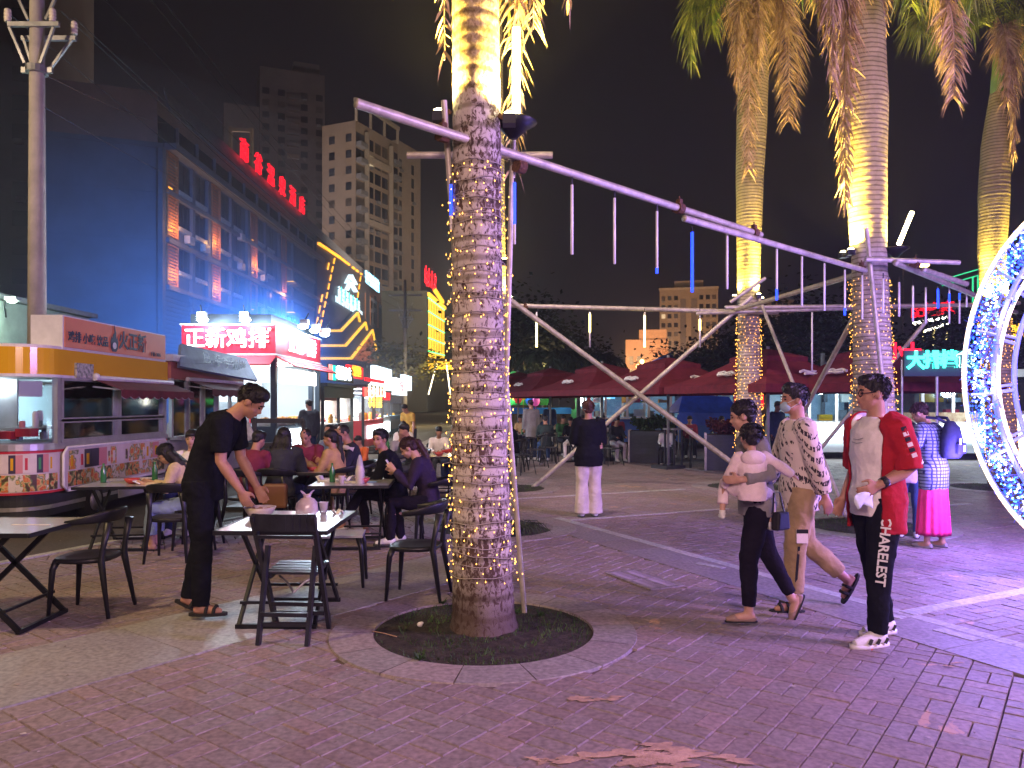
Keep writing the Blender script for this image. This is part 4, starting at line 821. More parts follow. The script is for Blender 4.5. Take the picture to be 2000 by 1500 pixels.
def leafbush(c, rx, ry, h, n, m, name, lab, cat, sz=.06, grp=None):
    s = MB(); rs = random.Random(int(c[0]*100+c[1]))
    for _ in range(n):
        u_ = V((rs.gauss(0,1), rs.gauss(0,1), rs.gauss(0,1))).normalized()*rs.uniform(.45,1.05); p_ = V((u_.x*rx, u_.y*ry, (u_.z*.5+.5)*h)); p_ += V((0,0,.06*math.sin(p_.x*9)))
        d = V((rs.uniform(-1,1), rs.uniform(-1,1), rs.uniform(-.3,1))).normalized(); e = d.cross(V((rs.uniform(-1,1),rs.uniform(-1,1),rs.uniform(-1,1)))).normalized()*sz*.35
        s.add([p_, p_+d*sz*.5+e, p_+d*sz, p_+d*sz*.5-e], [(0,1,2,3)])
    o = s.build(name, m, loc=c); tag(o, lab, cat, grp); return o
for i, ((u, _), Y, rz) in enumerate(PP):
    x = (u-1000)/F*Y
    if i == 0: pb.location = (x,Y,0); pb.rotation_euler = (0,0,rz); pb['label'] = PLB[0]
    else: dup(pb, (x,Y,0), rz, PLB[i])
    if i < 2: o = leafbush((x,Y,.84), .6, .26, .42, 1500, M['leaf'] if i == 0 else M['redleaf'], 'shrub', ['leafy green shrubs filling the planter box right of the black sweater', 'dark red leafy shrubs filling the planter box behind the mother'][i], 'shrub', .08); o.rotation_euler = (0,0,rz)
# ================================================================ BACKGROUND TRUCKS, STALLS, SIGNS AND TREES
GLOW = [emi('glow_a', (1,.25,.12), .8), emi('glow_b', (.9,.95,1), 1.6), emi('glow_c', (1,.75,.3), 1.3), emi('glow_d', (.15,.5,1), .9)]
def bgtruck(name, lab, cat, x, y, L_, rz, h, c, win_m, lit, band=None):
    t = thing(name, lab, cat, (x,y,0), rz); bm_ = mat('truck_body', c, .5)
    s = MB(); s.box((0,0,.65), (L_,1.8,.9)); s.build('body', bm_, t); s = MB(); s.box((0,0,h), (L_+.1,1.95,.22)); s.build('roof', bm_ if not band else band, t)
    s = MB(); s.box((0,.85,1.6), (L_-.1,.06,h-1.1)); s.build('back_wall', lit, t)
    n = max(2, int(L_/.8))
    for k in range(n+1): s = MB(); s.box((-L_/2+.04+k*(L_-.08)/n,-.88,(1.1+h)/2), (.08,.06,h-1.1)); s.build('window_post', M['white'], t)
    for k in range(n): s = MB(); s.box((-L_/2+.04+(k+.5)*(L_-.08)/n,-.87,(1.1+h)/2), ((L_-.3)/n,.02,h-1.25)); s.build('pane', win_m, t)
    s = MB(); s.box((0,-.95,1.08), (L_,.3,.05)); s.build('counter', M['white'], t)
    for k in range(int(L_*1.1)):
        s = MB(); s.box((rn.uniform(-L_/2+.3,L_/2-.3),-.93,h-.28), (rn.uniform(.3,.8),.02,rn.uniform(.15,.3))); s.build('glow_patch', rn.choice(GLOW), t)  # added random glowing patches, as light spots along the trucks
    for k in range(int(L_*5)):
        hh_ = rn.uniform(.1,.35); s = MB(); s.box((rn.uniform(-L_/2+.2,L_/2-.2),rn.uniform(-.6,.6),1.12+hh_/2+rn.choice((0,0,.55))), (rn.uniform(.1,.4),.2,hh_)); s.build('goods', rn.choice((PRR,yel,PRW,PRG,tray,M['dark'],M['grey'])), t)
    for k in (-1,1):
        w_ = MB(); w_.M = Mx.Translation((k*L_*.3,-.82,.27))@Mx.Rotation(PI/2,4,'X'); w_.lathe([(.15,-.08),(.26,-.07),(.27,.05),(.2,.08)], 16); w_.build('wheel', M['rubber'], t, True)
    return t
litw = mat('interior_glow', (.3,.4,.5), .6, es=.16, ec=(.45,.75,1), c2=(.12,.2,.3), vs=2.5, nosample=True); litc = emi('lit_counter_c', (.75,.92,1), 2.4)  # back walls glow by themselves in place of interior light
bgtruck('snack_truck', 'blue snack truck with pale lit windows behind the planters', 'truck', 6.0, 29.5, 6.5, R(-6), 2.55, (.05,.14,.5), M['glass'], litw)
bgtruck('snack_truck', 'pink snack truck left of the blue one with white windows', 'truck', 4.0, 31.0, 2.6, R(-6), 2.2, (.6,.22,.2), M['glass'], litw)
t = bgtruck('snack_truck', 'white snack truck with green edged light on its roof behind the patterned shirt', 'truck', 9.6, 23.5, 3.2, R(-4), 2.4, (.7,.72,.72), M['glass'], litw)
s = MB(); s.box((0,-1.0,2.46), (2.9,.1,.12)); s.build('light_tube', emi('tube_white', (.9,.95,1), 4), t); s = MB(); s.box((-1.35,-1.01,2.5), (.5,.1,.14)); s.build('green_light', M['green'], t)
s = MB(); s.box((.2,-1.02,.75), (2.4,.04,.5)); s.build('counter_light_panel', litc, t); lamp('truck_light', 'POINT', (9.3,21.8,2.1), 90, (.8,.95,1), .2)
t = bgtruck('snack_truck', 'white snack truck with a glowing counter behind the plaid shirt', 'truck', 13.6, 23.0, 5.2, R(-3), 2.5, (.66,.7,.72), M['glass'], mat('truck_inner', (.12,.10,.12), .6, c2=(.35,.25,.2), vs=3), M['white'])
s = MB(); s.box((-.3,-1.0,.80), (4.4,.04,.55)); s.build('counter_light_panel', litc, t); s = MB(); s.box((-.4,-.99,1.22), (4.2,.03,.3)); s.build('food_display', mat('food_display', (.5,.4,.25), .6, c2=(.25,.12,.06), vs=6), t); lamp('truck_light', 'POINT', (13.0,21.2,2.0), 90, (.75,.9,1), .2)
t = thing('lit_cabinet', 'white glowing cabinet at the right edge inside the light arch', 'cabinet', (11.9,18,0)); s = MB(); s.box((0,0,.75), (.9,.5,1.4)); s.build('body', M['white'], t); s = MB(); s.box((0,-.26,.8), (.75,.02,1.1)); s.build('lit_front', litc, t)
t = thing('tarp_tent', 'blue tarpaulin draped over a stall behind the planters', 'tarpaulin', (6.3,25.2,0)); s = MB()
bl = mat('blue_tarp', (.02,.07,.45), .45, var=.2, vs=4); s.add([(-1,-.7,1.35),(1,-.7,1.3),(1.2,.7,1.35),(-1.2,.7,1.3),(-.7,0,1.95),(.8,0,1.85),(-1.15,-.8,.95),(1.15,-.8,.9)], [(0,1,5,4),(1,2,5),(2,3,4,5),(3,0,4),(6,7,1,0)]); s.build('sheet', bl, t)
for x, y in ((-1,-.7),(1,-.7),(1.1,.65),(-1.1,.65)): s = MB(); s.tube([(x,y,0),(x,y,1.33)], .02, 6); s.build('leg', M['steel'], t)
# toy stall with balloons, far left of the parasols
t = thing('toy_stall', 'colourful toy stall with a blue cloth and bright lamps under the leftmost parasols', 'stall', (1.2,31,0))
for k, (x, c, z) in enumerate(((-1.2,(.02,.2,.7),1.35), (.3,(.02,.25,.75),1.35), (2.6,(.3,.02,.02),2.2), (-.6,(.05,.5,.1),1.7), (4.2,(.35,.2,.05),2.0))):
    s = MB(); s.box((x,0,z), (1.7,1,.25)); s.build('cloth', mat('stall_cloth', c, .7), t)
for x in (-1.9,0,1.5,3.2,5): s = MB(); s.tube([(x,.4,0),(x,.4,2.6)], .03, 6); s.build('post', M['steel'], t)
for x, z in ((1.6,1.75),(2.5,1.9),(4.0,1.6),(5.1,2.0)): s = MB(); s.ell((x,-.3,z), (.16,.16,.22)); s.build('lamp', M['wwhite'], t)
for k in range(9):
    x = 1.4+k*.5; s = MB(); s.box((x,.3,1.7), (.06,.06,1.3)); s.box((x,.2,1.2+.1*(k%3)), (.42,.3,.4)); s.build('toy_rack', rn.choice((PRR,yel,PRG,PRW,bl)), t)
lamp('stall_light', 'POINT', (3.2,30,2.2), 160, (1,.75,.4), .2); lamp('stall_light', 'POINT', (.3,30,2.4), 110, (.7,1,.8), .2)
BC = [((.75,.05,.05),'red'),((.75,.5,.02),'yellow'),((.02,.15,.7),'blue'),((.7,.1,.4),'pink'),((.1,.55,.15),'green'),((.8,.8,.8),'white')]
bms = {c[1]: mat('balloon_'+c[1], c[0], .3, es=.25, ec=c[0], nosample=True) for c in BC}
for k, (u, v, cn) in enumerate(((1003,735,'green'),(1012,778,'red'),(1022,771,'yellow'),(1034,781,'blue'),(1040,770,'white'),(1046,783,'pink'))):
    p_ = at(u, v, 30.2); s = MB(); s.ell((0,0,0), (.17,.17,.21)); s.tube([(0,0,-.2),(0,0,-.9)], .006, 4); tag(s.build('balloon', bms[cn], None, True, p_), cn+' balloon floating over the toy stall', 'balloon', 'balloons at the toy stall')
t = thing('house_sign', 'glowing white mushroom shaped sign on a dark gable above the parasols', 'sign', at(1279,718,60)); s = MB(); s.prism([(-.9,-1.6),(1.5,-1.6),(1.5,1.3),(-.9,.2)], (0,.2,0), X1, Z1, Y1*.2); s.build('board', mat('navy_board', (.02,.04,.15), .6), t)
s = MB(); s.ell((0,0,.1), (.62,.1,.4)); s.box((.05,0,-.5), (.35,.1,.6)); s.build('lit_shape', M['cwhite'], t)
t = thing('neon_sign', 'cyan neon characters above the right truck', 'sign', at(1825,706,12.6)); 
for i, ch in enumerate('大排档食'): txt(ch, .30, M['cyan'] if i != 3 else emi('cyan_white', (.4,1,.85), 3), (-.30+i*.27,0,.01*i), X1, Z1, t, .01, .012)
s = MB(); s.box((.1,.06,-.03), (1.15,.05,.42)); s.build('back_board', mat('sign_back', (.03,.06,.08), .6), t); s = MB(); s.tube([(.1,.1,-.2),(.1,.1,-2.27)], .025, 8); s.build('post', M['steel'], t)
t = thing('neon_sign', 'red neon characters between the trunk and the cyan sign', 'sign', at(1765,688,12.7)); txt('小十', .29, M['red'], (0,0,0), X1, Z1, t, .01, .012)
s = MB(); s.tube([(0,.05,-.12),(0,.05,-2.42)], .02, 8); s.build('post', M['steel'], t)
t = thing('neon_sign', 'small red vertical neon strip right of the left trunk of the right pair', 'sign', at(1487,766,26)); s = MB(); s.box((0,0,0), (.12,.06,1.0)); s.build('tube', M['red'], t)
t = thing('rooftop_sign', 'red roof lettering over hanging white light strips at the far right', 'sign', at(1822,606,80)); txt('肥婆家', 1.5, M['red'], (0,0,0), (1,.0,.18), Z1, t, .04, .03); s = MB(); s.bar((-2.0,0,-1.4), (1.9,0,-.6), .3, .3); s.bar((-.9,0,-2.2), (1.7,0,-1.3), .2, .2); s.build('white_bar', M['wwhite'], t)
for x, l in ((-1.0,3.8),(.1,4.6),(1.4,2.0)): s = MB(); s.bar((x,0,-2), (x,0,-2-l), .14, .14); s.build('light_strip', emi('strip_gold', (1,.8,.3), 1.5), t)
t = thing('green_outline', 'green light tubes outlining a roof behind the arch', 'light frame', at(1880,560,90)); 
for a, b in (((-2.4,0,.8),(4.5,0,2.8)), ((-2.4,0,.1),(4.5,0,2.1)), ((1.2,0,1.2),(1.2,0,-7)), ((1.8,0,1.2),(1.8,0,-6))): s = MB(); s.bar(a, b, .13, .13); s.build('light_tube', mat('green_tube', (.02,.2,.1), .5, es=.6, ec=(.05,1,.4), nosample=True), t)
t = thing('blue_sign', 'faint blue shop letters far behind the parasols', 'sign', at(1395,706,70)); txt('海鲜大排档', 1.0, mat('blue_dim', (.1,.2,.6), .5, es=.7, ec=(.2,.35,1), nosample=True), (0,0,0), X1, Z1, t, .02)
t = thing('yellow_sign', 'small yellow neon sign seen through the light arch', 'sign', at(1985,648,40)); txt('烧烤', .75, M['yellow'], (0,0,0), X1, Z1, t, .02, .03)
def tree(lab, x, y, h, cr, n, m, bare=False, sz=.5, cat='tree', name='tree', tw_=.14):
    rs = random.Random(int(x*31+y)); t = thing(name, lab, cat, (x,y,0)); s = MB(); brk = mat('bark', (.16,.12,.08), .9, var=.3); tips = []
    s.tube([(0,0,0),(.1,0,h*.25),(.0,.1,h*.45)], [tw_,tw_*.8,tw_*.6], 8)
    for k in range(9):
        an = k*2.4; p0 = V((0,.1,h*(.38+.02*k) if not bare else h*.42)); d = V((math.cos(an), math.sin(an), rs.uniform(.3,1.2)))*cr*.6; p1 = p0+d*.6+Z1*.1; p2 = p1+V((d.x*.7,d.y*.7,rs.uniform(0,.6))); s.tube([p0,p1,p2], [tw_*.4,tw_*.28,tw_*.1], 5); tips += [p1,p2]
        for q_ in range(3): e = V((rs.uniform(-1,1),rs.uniform(-1,1),rs.uniform(-.1,.7)))*cr*.5; s.tube([p1,p1+e*.5+Z1*.1,p1+e], [tw_*.18,tw_*.12,tw_*.04], 4); tips.append(p1+e)
    s.build('trunk', brk, t); s = MB()
    for _ in range(n):
        c_ = rs.choice(tips) if bare else V((0,0,h*.68)); g_ = V((rs.gauss(0,.5),rs.gauss(0,.5),rs.gauss(0,.42)))
        p_ = c_+g_*(cr*.3 if bare else 1)*(1 if bare else 1)
        if not bare: p_ = c_+V((g_.x*cr, g_.y*cr, g_.z*h*.34)); k_ = math.sin(p_.x*2.1+1)*math.sin(p_.y*1.9)*math.sin(p_.z*2.3); 
        if not bare and k_ < -.25: continue
        d = V((rs.uniform(-1,1),rs.uniform(-1,1),rs.uniform(-.6,.6))).normalized()*sz; e = d.cross(V((rs.uniform(-1,1),rs.uniform(-1,1),1))).normalized()*sz*.3
        s.add([p_-d*.5, p_+e, p_+d*.5, p_-e], [(0,1,2,3)])
    s.build('crown', m, t); return t
TREES = [('dark leafy tree behind the leftmost parasols', 1000, 52, 9.0, 3.0), ('dark tree under the orange street lamp', 1062, 60, 8.0, 3.2), ('dark low tree left of the salmon building', 1140, 66, 6.6, 2.6), ('dark tree in front of the tan tower', 1370, 64, 6.6, 3.6), ('dark tree behind the left trunk of the right pair', 1440, 58, 7.2, 3.2), ('dark tree between the two right trunks', 1570, 52, 9.0, 3.6), ('dark tree right of the lit trunk', 1790, 50, 5.4, 3.0), ('dark tree behind the light arch', 1900, 55, 9, 4)]
for lab, u, Y, h, cr in TREES: tree(lab, (u-1000)/F*Y, Y, h, cr, 5200, M['darkleaf'], sz=.42)
tree('sparse bare limbed tree lit yellow left of the front palm', -8.9, 62, 8.6, 3.4, 1700, mat('yellow_leaf', (.20,.19,.06), .7, var=.4, vs=2), True, .38, tw_=.26)
lamp('tree_light', 'POINT', (-7.5,57,2.5), 280, (1,.75,.35), .4); lamp('tree_light', 'POINT', (-5.0,60,3), 200, (1,.8,.4), .4)
t = thing('lit_gateway', 'glowing white and yellow gate posts below the lattice building', 'gateway', (-7.6,70,0))
for x, rz in ((0,.25),(2.0,-.12),(4.3,.35),(6.2,-.2)): s = MB(); s.bar((x,0,2.5), (x+rz*3,0,5.3), .10, .10); s.build('light_post', emi('gate_light', (1,.85,.55), 3), t)
s = MB(); s.box((3,.3,5.0), (8,.3,.4)); s.build('beam', M['yellow'], t); s = MB(); s.box((5.4,0,3.9), (2.2,.3,1.3)); s.build('lit_sign', M['wwhite'], t)
lamp('tree_light', 'POINT', (2.0,52,4), 160, (1,.7,.3), .5)  # added point fill for the dark trees
# ================================================================ PALMS
def trunkmat(name, base, pale, sc_, lo, hi, ring=0, up=None, zu=3.6):
    x = mat(name, base, .85); N = x.node_tree.nodes; L = x.node_tree.links; p = N['Principled BSDF']; tc = N.new('ShaderNodeTexCoord')
    mp = N.new('ShaderNodeMapping'); mp.inputs['Scale'].default_value = (1,1,.6); L.new(tc.outputs['Object'], mp.inputs[0])
    n = N.new('ShaderNodeTexNoise'); n.inputs['Scale'].default_value = sc_; n.inputs['Detail'].default_value = 7; n.inputs['Roughness'].default_value = .68; n.inputs['Distortion'].default_value = .8; L.new(mp.outputs[0], n.inputs[0])
    n0 = N.new('ShaderNodeTexNoise'); n0.inputs['Scale'].default_value = 2.2; L.new(tc.outputs['Object'], n0.inputs[0])
    ad = N.new('ShaderNodeMath'); ad.operation = 'MULTIPLY_ADD'; ad.inputs[1].default_value = .35; L.new(n0.outputs[0], ad.inputs[0]); L.new(n.outputs[0], ad.inputs[2])
    q = N.new('ShaderNodeValToRGB'); L.new(ad.outputs[0], q.inputs[0]); q.color_ramp.elements[0].position = lo; q.color_ramp.elements[1].position = hi; q.color_ramp.elements[0].color = (*base,1); q.color_ramp.elements[1].color = (*pale,1)
    out = q.outputs[0]
    sz = N.new('ShaderNodeSeparateXYZ'); L.new(tc.outputs['Object'], sz.inputs[0])
    wv = N.new('ShaderNodeTexWave'); wv.bands_direction = 'Z'; wv.inputs['Scale'].default_value = ring; wv.inputs['Distortion'].default_value = 1.6; wv.inputs['Detail'].default_value = 3; L.new(tc.outputs['Object'], wv.inputs[0])
    r3 = N.new('ShaderNodeValToRGB'); r3.color_ramp.elements[0].position = .05; r3.color_ramp.elements[0].color = (.35,.33,.25,1); r3.color_ramp.elements[1].position = .35; r3.color_ramp.elements[1].color = (1,1,1,1); L.new(wv.outputs[0], r3.inputs[0])
    m3 = N.new('ShaderNodeMixRGB'); m3.blend_type = 'MULTIPLY'; m3.inputs[0].default_value = .75; L.new(out, m3.inputs[1]); L.new(r3.outputs[0], m3.inputs[2]); out = m3.outputs[0]
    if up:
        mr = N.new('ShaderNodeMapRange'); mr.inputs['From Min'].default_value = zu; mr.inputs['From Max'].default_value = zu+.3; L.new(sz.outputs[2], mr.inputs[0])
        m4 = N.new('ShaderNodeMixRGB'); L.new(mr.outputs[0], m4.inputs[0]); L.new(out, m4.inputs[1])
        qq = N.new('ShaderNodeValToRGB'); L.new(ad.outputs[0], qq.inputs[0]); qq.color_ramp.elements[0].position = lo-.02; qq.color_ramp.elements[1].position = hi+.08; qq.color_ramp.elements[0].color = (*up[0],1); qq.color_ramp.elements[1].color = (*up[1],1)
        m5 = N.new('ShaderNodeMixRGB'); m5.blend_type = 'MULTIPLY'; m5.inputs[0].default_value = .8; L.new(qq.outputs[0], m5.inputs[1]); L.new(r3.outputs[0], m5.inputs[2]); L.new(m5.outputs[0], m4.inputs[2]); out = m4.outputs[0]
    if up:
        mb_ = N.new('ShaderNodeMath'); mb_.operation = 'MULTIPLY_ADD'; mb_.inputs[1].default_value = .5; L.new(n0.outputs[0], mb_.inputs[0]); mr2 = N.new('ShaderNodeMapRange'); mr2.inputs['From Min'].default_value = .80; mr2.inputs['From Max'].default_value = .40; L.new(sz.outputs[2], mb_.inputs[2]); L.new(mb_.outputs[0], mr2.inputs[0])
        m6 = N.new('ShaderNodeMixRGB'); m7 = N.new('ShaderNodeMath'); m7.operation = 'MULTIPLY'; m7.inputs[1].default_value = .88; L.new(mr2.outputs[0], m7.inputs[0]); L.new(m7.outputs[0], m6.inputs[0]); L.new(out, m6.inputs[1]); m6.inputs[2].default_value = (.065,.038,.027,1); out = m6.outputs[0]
    L.new(out, p.inputs['Base Color']); b = N.new('ShaderNodeBump'); b.inputs['Strength'].default_value = .6; b.inputs['Distance'].default_value = .015; L.new(ad.outputs[0], b.inputs['Height']); L.new(b.outputs[0], p.inputs['Normal']); return x
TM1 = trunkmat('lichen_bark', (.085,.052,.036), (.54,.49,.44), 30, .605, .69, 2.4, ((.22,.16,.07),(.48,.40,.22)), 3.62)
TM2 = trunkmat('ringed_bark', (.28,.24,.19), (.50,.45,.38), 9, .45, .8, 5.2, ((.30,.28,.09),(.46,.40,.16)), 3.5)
DEAD = mat('dead_frond', (.40,.27,.10), .8, c2=(.70,.55,.28), vs=9); GRN = mat('green_frond', (.10,.19,.02), .6, c2=(.38,.42,.08), vs=5); CRS = mat('crownshaft', (.16,.30,.04), .45, var=.2, vs=2)
def trunk(par, prof, axis, m, n=36, dz=.022, amp=.006, per=.085, seed=0):
    rs = random.Random(seed); zs = np.arange(prof[0][0], prof[-1][0], dz); s = MB(); vs = []; pr = np.array(prof); ax = np.array(axis); ph = 0
    for z in zs:
        r = np.interp(z, pr[:,0], pr[:,1]); cx = np.interp(z, ax[:,0], ax[:,1]); cy_ = np.interp(z, ax[:,0], ax[:,2]); ph += dz/per*(1+.25*math.sin(z*3.1+seed)); e = (abs(math.sin(PI*ph))**.5-.7)*amp
        for k in range(n):
            t = 2*PI*k/n; w_ = 1+.012*math.sin(3*t+z*2+seed)+.008*math.sin(7*t-z*5)
            vs.append((cx+(r*w_+e*(1+.5*math.sin(5*t+z*7)))*math.cos(t), cy_+(r*w_+e)*math.sin(t), z))
    N_ = len(zs); s.add(vs, [(j*n+k, j*n+(k+1)%n, (j+1)*n+(k+1)%n, (j+1)*n+k) for j in range(N_-1) for k in range(n)])
    return s.build('trunk', m, par, True)
def frond(par, S, C, E, m, ll, n, seed, hang=.6, w=.009, name='frond', spread=1.0):
    rs = random.Random(seed); S, C, E = V(S), V(C), V(E); s = MB(); f = lambda t: S*(1-t)**2+C*2*t*(1-t)+E*t*t
    pts = [f(t) for t in np.linspace(0,1,12)]; s.tube(pts, [.028-.024*i/11 for i in range(12)], 5)
    for i in range(n):
        t = .12+.88*i/n; p = f(t); tg_ = (f(min(1,t+.02))-f(t-.02)).normalized(); sd_ = tg_.cross(Z1); sd_ = sd_.normalized() if sd_.length > .2 else V((math.cos(seed), math.sin(seed), 0))
        nr_ = sd_.cross(tg_)
        for q in (-1, 1):
            l = ll*(.45+.55*math.sin(PI*min(1,.15+t*.9)))*rs.uniform(.6,1.15)
            d = (sd_*q*rs.uniform(.35,1.0)*spread+tg_*rs.uniform(.4,1.0)+nr_*rs.uniform(-.4,.4)).normalized(); g_ = hang*rs.uniform(.5,1.3)
            a = p; b = p+d*l*.5-Z1*g_*l*.25; c = p+d*l*.85-Z1*g_*l*.85; e = d.cross(V((rs.uniform(-1,1),rs.uniform(-1,1),rs.uniform(-1,1)))).normalized()*w*rs.uniform(.7,1.5)
            s.add([a-e*.6, a+e*.6, b+e, c, b-e], [(0,1,2,4),(4,2,3)])
    return s.build(name, m, par)
PDEF = [ # x, y, profile, axis, material, label
 (-.20,5.47,[(-.03,.26),(.0,.245),(.12,.222),(.5,.209),(1.2,.196),(2.2,.182),(3.2,.173),(4.2,.167),(6.8,.155)],[(0,0,0),(1.2,-.03,0),(2.4,-.045,0),(4.5,-.06,0),(6.8,-.06,0)],TM1,'front royal palm with white lichen patches, wrapped in amber fairy lights'),
 (-.37,10.0,[(-.03,.26),(.3,.22),(2,.19),(6,.17),(8.5,.15)],[(0,0,0),(8.5,-.05,0)],TM2,'palm hidden directly behind the front palm trunk'),
 (-.30,14.7,[(-.03,.27),(.3,.23),(2,.21),(6,.19),(9.5,.15)],[(0,0,0),(9.5,-.05,0)],TM2,'third palm in line behind the front palm, lit yellow at its right edge'),
 (4.58,15.0,[(-.03,.29),(.3,.25),(1.5,.225),(3.4,.20),(5.5,.25),(7.2,.29),(8.6,.27),(9.6,.2)],[(0,.05,0),(3.5,.03,0),(6,.05,0),(9.6,.2,0)],TM2,'palm left of the three right palms, seen between the tubes and the patterned shirt'),
 (4.72,10.1,[(-.03,.32),(.3,.29),(1.5,.255),(2.6,.225),(3.6,.215),(4.6,.26),(5.6,.30),(6.6,.28),(7.4,.2)],[(0,.1,0),(1.5,.03,0),(3.5,-.03,0),(5.2,-.10,0),(7.4,-.16,0)],TM2,'thick palm behind the red jacketed man with white flood light on its trunk'),
 (9.33,14.8,[(-.03,.29),(.3,.27),(2,.255),(4.2,.235),(5.6,.27),(6.6,.25),(7.4,.16),(7.6,.14)],[(0,.15,0),(2.6,.0,0),(4.5,-.1,0),(6,-.05,0),(7.6,.02,0)],TM2,'palm behind the light arch with a green crownshaft')]
PALM = []
for i, (x, y, pr, ax, m, lab) in enumerate(PDEF):
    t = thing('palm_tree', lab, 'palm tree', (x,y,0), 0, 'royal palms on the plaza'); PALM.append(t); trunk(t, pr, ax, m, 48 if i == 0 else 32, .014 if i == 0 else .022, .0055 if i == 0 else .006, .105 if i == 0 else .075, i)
def L_(i, u, v, Y): return at(u,v,Y)-V(PALM[i].location)
def hang(i, cz, u0, u, v, Y, m=DEAD, ll=.42, n=110, sd_=0, out=0, h=.6):
    ll *= 1.22; n = int(n*1.5)
    S = V((PDEF[i][3][-1][1], 0, cz)); E = L_(i,u,v,Y); C = V((E.x*1.15+out, E.y*1.1, cz+.5)); frond(PALM[i], S, C, E, m, ll, n, sd_ or int(u+v), h)
# front palm: only drooping tips come into the frame
hang(0,6.6,0,868,118,5.2,ll=.25,n=60); hang(0,6.6,0,1006,330,5.9,ll=.34,n=130); hang(0,6.6,0,1012,120,5.9,ll=.3,n=90); hang(0,6.6,0,1042,58,5.7,ll=.3,n=90); hang(0,6.6,0,1112,8,5.6,ll=.3,n=80); hang(0,6.6,0,780,-30,5.5,ll=.3,n=70); hang(0,6.6,0,995,40,6.0,GRN,.25,50)
# left of the right trio
hang(3,9.6,0,1462,335,14.6,n=190,ll=.5); hang(3,9.6,0,1440,160,14.5,n=150,ll=.55); hang(3,9.6,0,1350,118,14.2,GRN,.6,120,h=.8); hang(3,9.6,0,1392,60,14.0,GRN,.6,110,h=.8); hang(3,9.6,0,1540,238,14.6,n=170,ll=.6); hang(3,9.6,0,1512,70,15.2,n=120,ll=.55); hang(3,9.6,0,1600,-60,15.5,GRN,.6,100); hang(3,9.6,0,1480,120,14.4,n=120,ll=.5)
# thick palm
hang(4,7.4,0,1652,395,9.75,n=230,ll=.40); hang(4,7.4,0,1628,170,9.6,n=170,ll=.42); hang(4,7.4,0,1612,60,9.8,n=130,ll=.45); hang(4,7.4,0,1862,192,9.7,n=170,ll=.42); hang(4,7.4,0,1845,120,9.9,n=130,ll=.42); hang(4,7.4,0,1780,10,9.4,GRN,.5,110,h=.9); hang(4,7.4,0,1900,-10,10.2,GRN,.5,110,h=.9); hang(4,7.4,0,1725,60,10.5,n=100,ll=.3); hang(4,7.4,0,1560,-50,9.6,GRN,.5,100)
# palm behind the arch
s = MB(); s.tube([(.02,0,7.5),(.06,0,8.2),(.1,0,8.9)], [.145,.13,.10], 20); s.build('crownshaft', CRS, PALM[5], True)
hang(5,8.7,0,1980,305,14.4,n=200,ll=.5); hang(5,8.7,0,1968,200,14.3,n=150,ll=.5)
for k, (u, v) in enumerate(((1800,60),(1850,90),(1890,40),(2030,90),(2080,60),(1990,20),(1930,-60),(1860,-30))): hang(5,8.8,0,u,v,14.0+.3*(k%3),GRN,.62,120,h=.8)
for k, (u, v) in enumerate(((900,-80),(1100,-60),(1010,-40))): hang(2,9.4,0,u,v,14.0,GRN,.5,90)
# background palm clumps
def smallpalm(lab, x, y, h, n=14, m=M['darkleaf']):
    t = thing('palm_tree', lab, 'palm tree', (x,y,0)); s = MB(); s.tube([(0,0,0),(.1,0,h)], [.2,.14], 8); s.build('trunk', M['darkleaf'], t)
    for k in range(n): a = k*2.4; d = V((math.cos(a), math.sin(a), 0)); frond(t, (.1,0,h), d*1.3+Z1*(h+1.2), d*2.6+Z1*(h-.3-(k%3)*.4), m, .8, 34, k+1, .5, .05)
smallpalm('small palm under the orange lamp behind the parasols', 2.0, 42, 4.0); smallpalm('small palm left of the salmon building behind the parasols', 4.6, 48, 4.2)
# ================================================================ FAIRY LIGHTS
BULB = emi('amber_bulb', (1,.43,.07), 3.2); CAB = mat('pale_cable', (.38,.34,.30), .6)
def fairy(i, z0, z1, rows, per, lab, br=.0062, off=.03, cab=True):
    x, y, pr, ax, m, _ = PDEF[i]; t = thing('fairy_lights', lab, 'string lights', (x,y,0), 0, 'amber fairy lights on the palms'); rs = random.Random(i+50); pr = np.array(pr); ax = np.array(ax); cs = MB(); bs = MB()
    def surf(z, a, d):
        r = np.interp(z, pr[:,0], pr[:,1])*1.02+d; return V((np.interp(z, ax[:,0], ax[:,1])+r*math.cos(a), np.interp(z, ax[:,0], ax[:,2])+r*math.sin(a), z))
    for k in range(rows):
        z = z0+(z1-z0)*(k+rs.uniform(-.3,.3))/rows; tl = rs.uniform(-.03,.03); p1 = rs.uniform(0,6)
        if cab: cs.tube([surf(z+tl*math.sin(a+p1)+.006*math.sin(a*5+p1), a, .012) for a in np.linspace(0,2*PI,22)], .0028 if i == 0 else .004, 4, False)
        for j in range(per):
            a = 2*PI*(j+rs.uniform(-.45,.45))/per; zz = z+tl*math.sin(a+p1)-rs.uniform(.005,.05); o_ = off*rs.uniform(.4,1.3)*(1.8 if rs.random() < .12 else 1); p = surf(zz, a, o_); h = br*rs.uniform(1.6,2.6); b = br*rs.uniform(.7,1.1)
            bs.add([p+Z1*h, p+X1*b, p+Y1*b, p-X1*b, p-Y1*b, p-Z1*h*.7], [(0,1,2),(0,2,3),(0,3,4),(0,4,1),(5,2,1),(5,3,2),(5,4,3),(5,1,4)])
            if cab and i == 0 and rs.random() < .6: q_ = surf(z+tl*math.sin(a+p1), a, .012); cs.tube([q_, p+Z1*h], .0018, 3, False)
    if cab: cs.build('cable', CAB, t)
    bs.build('bulb_chain', BULB, t, kind='stuff')
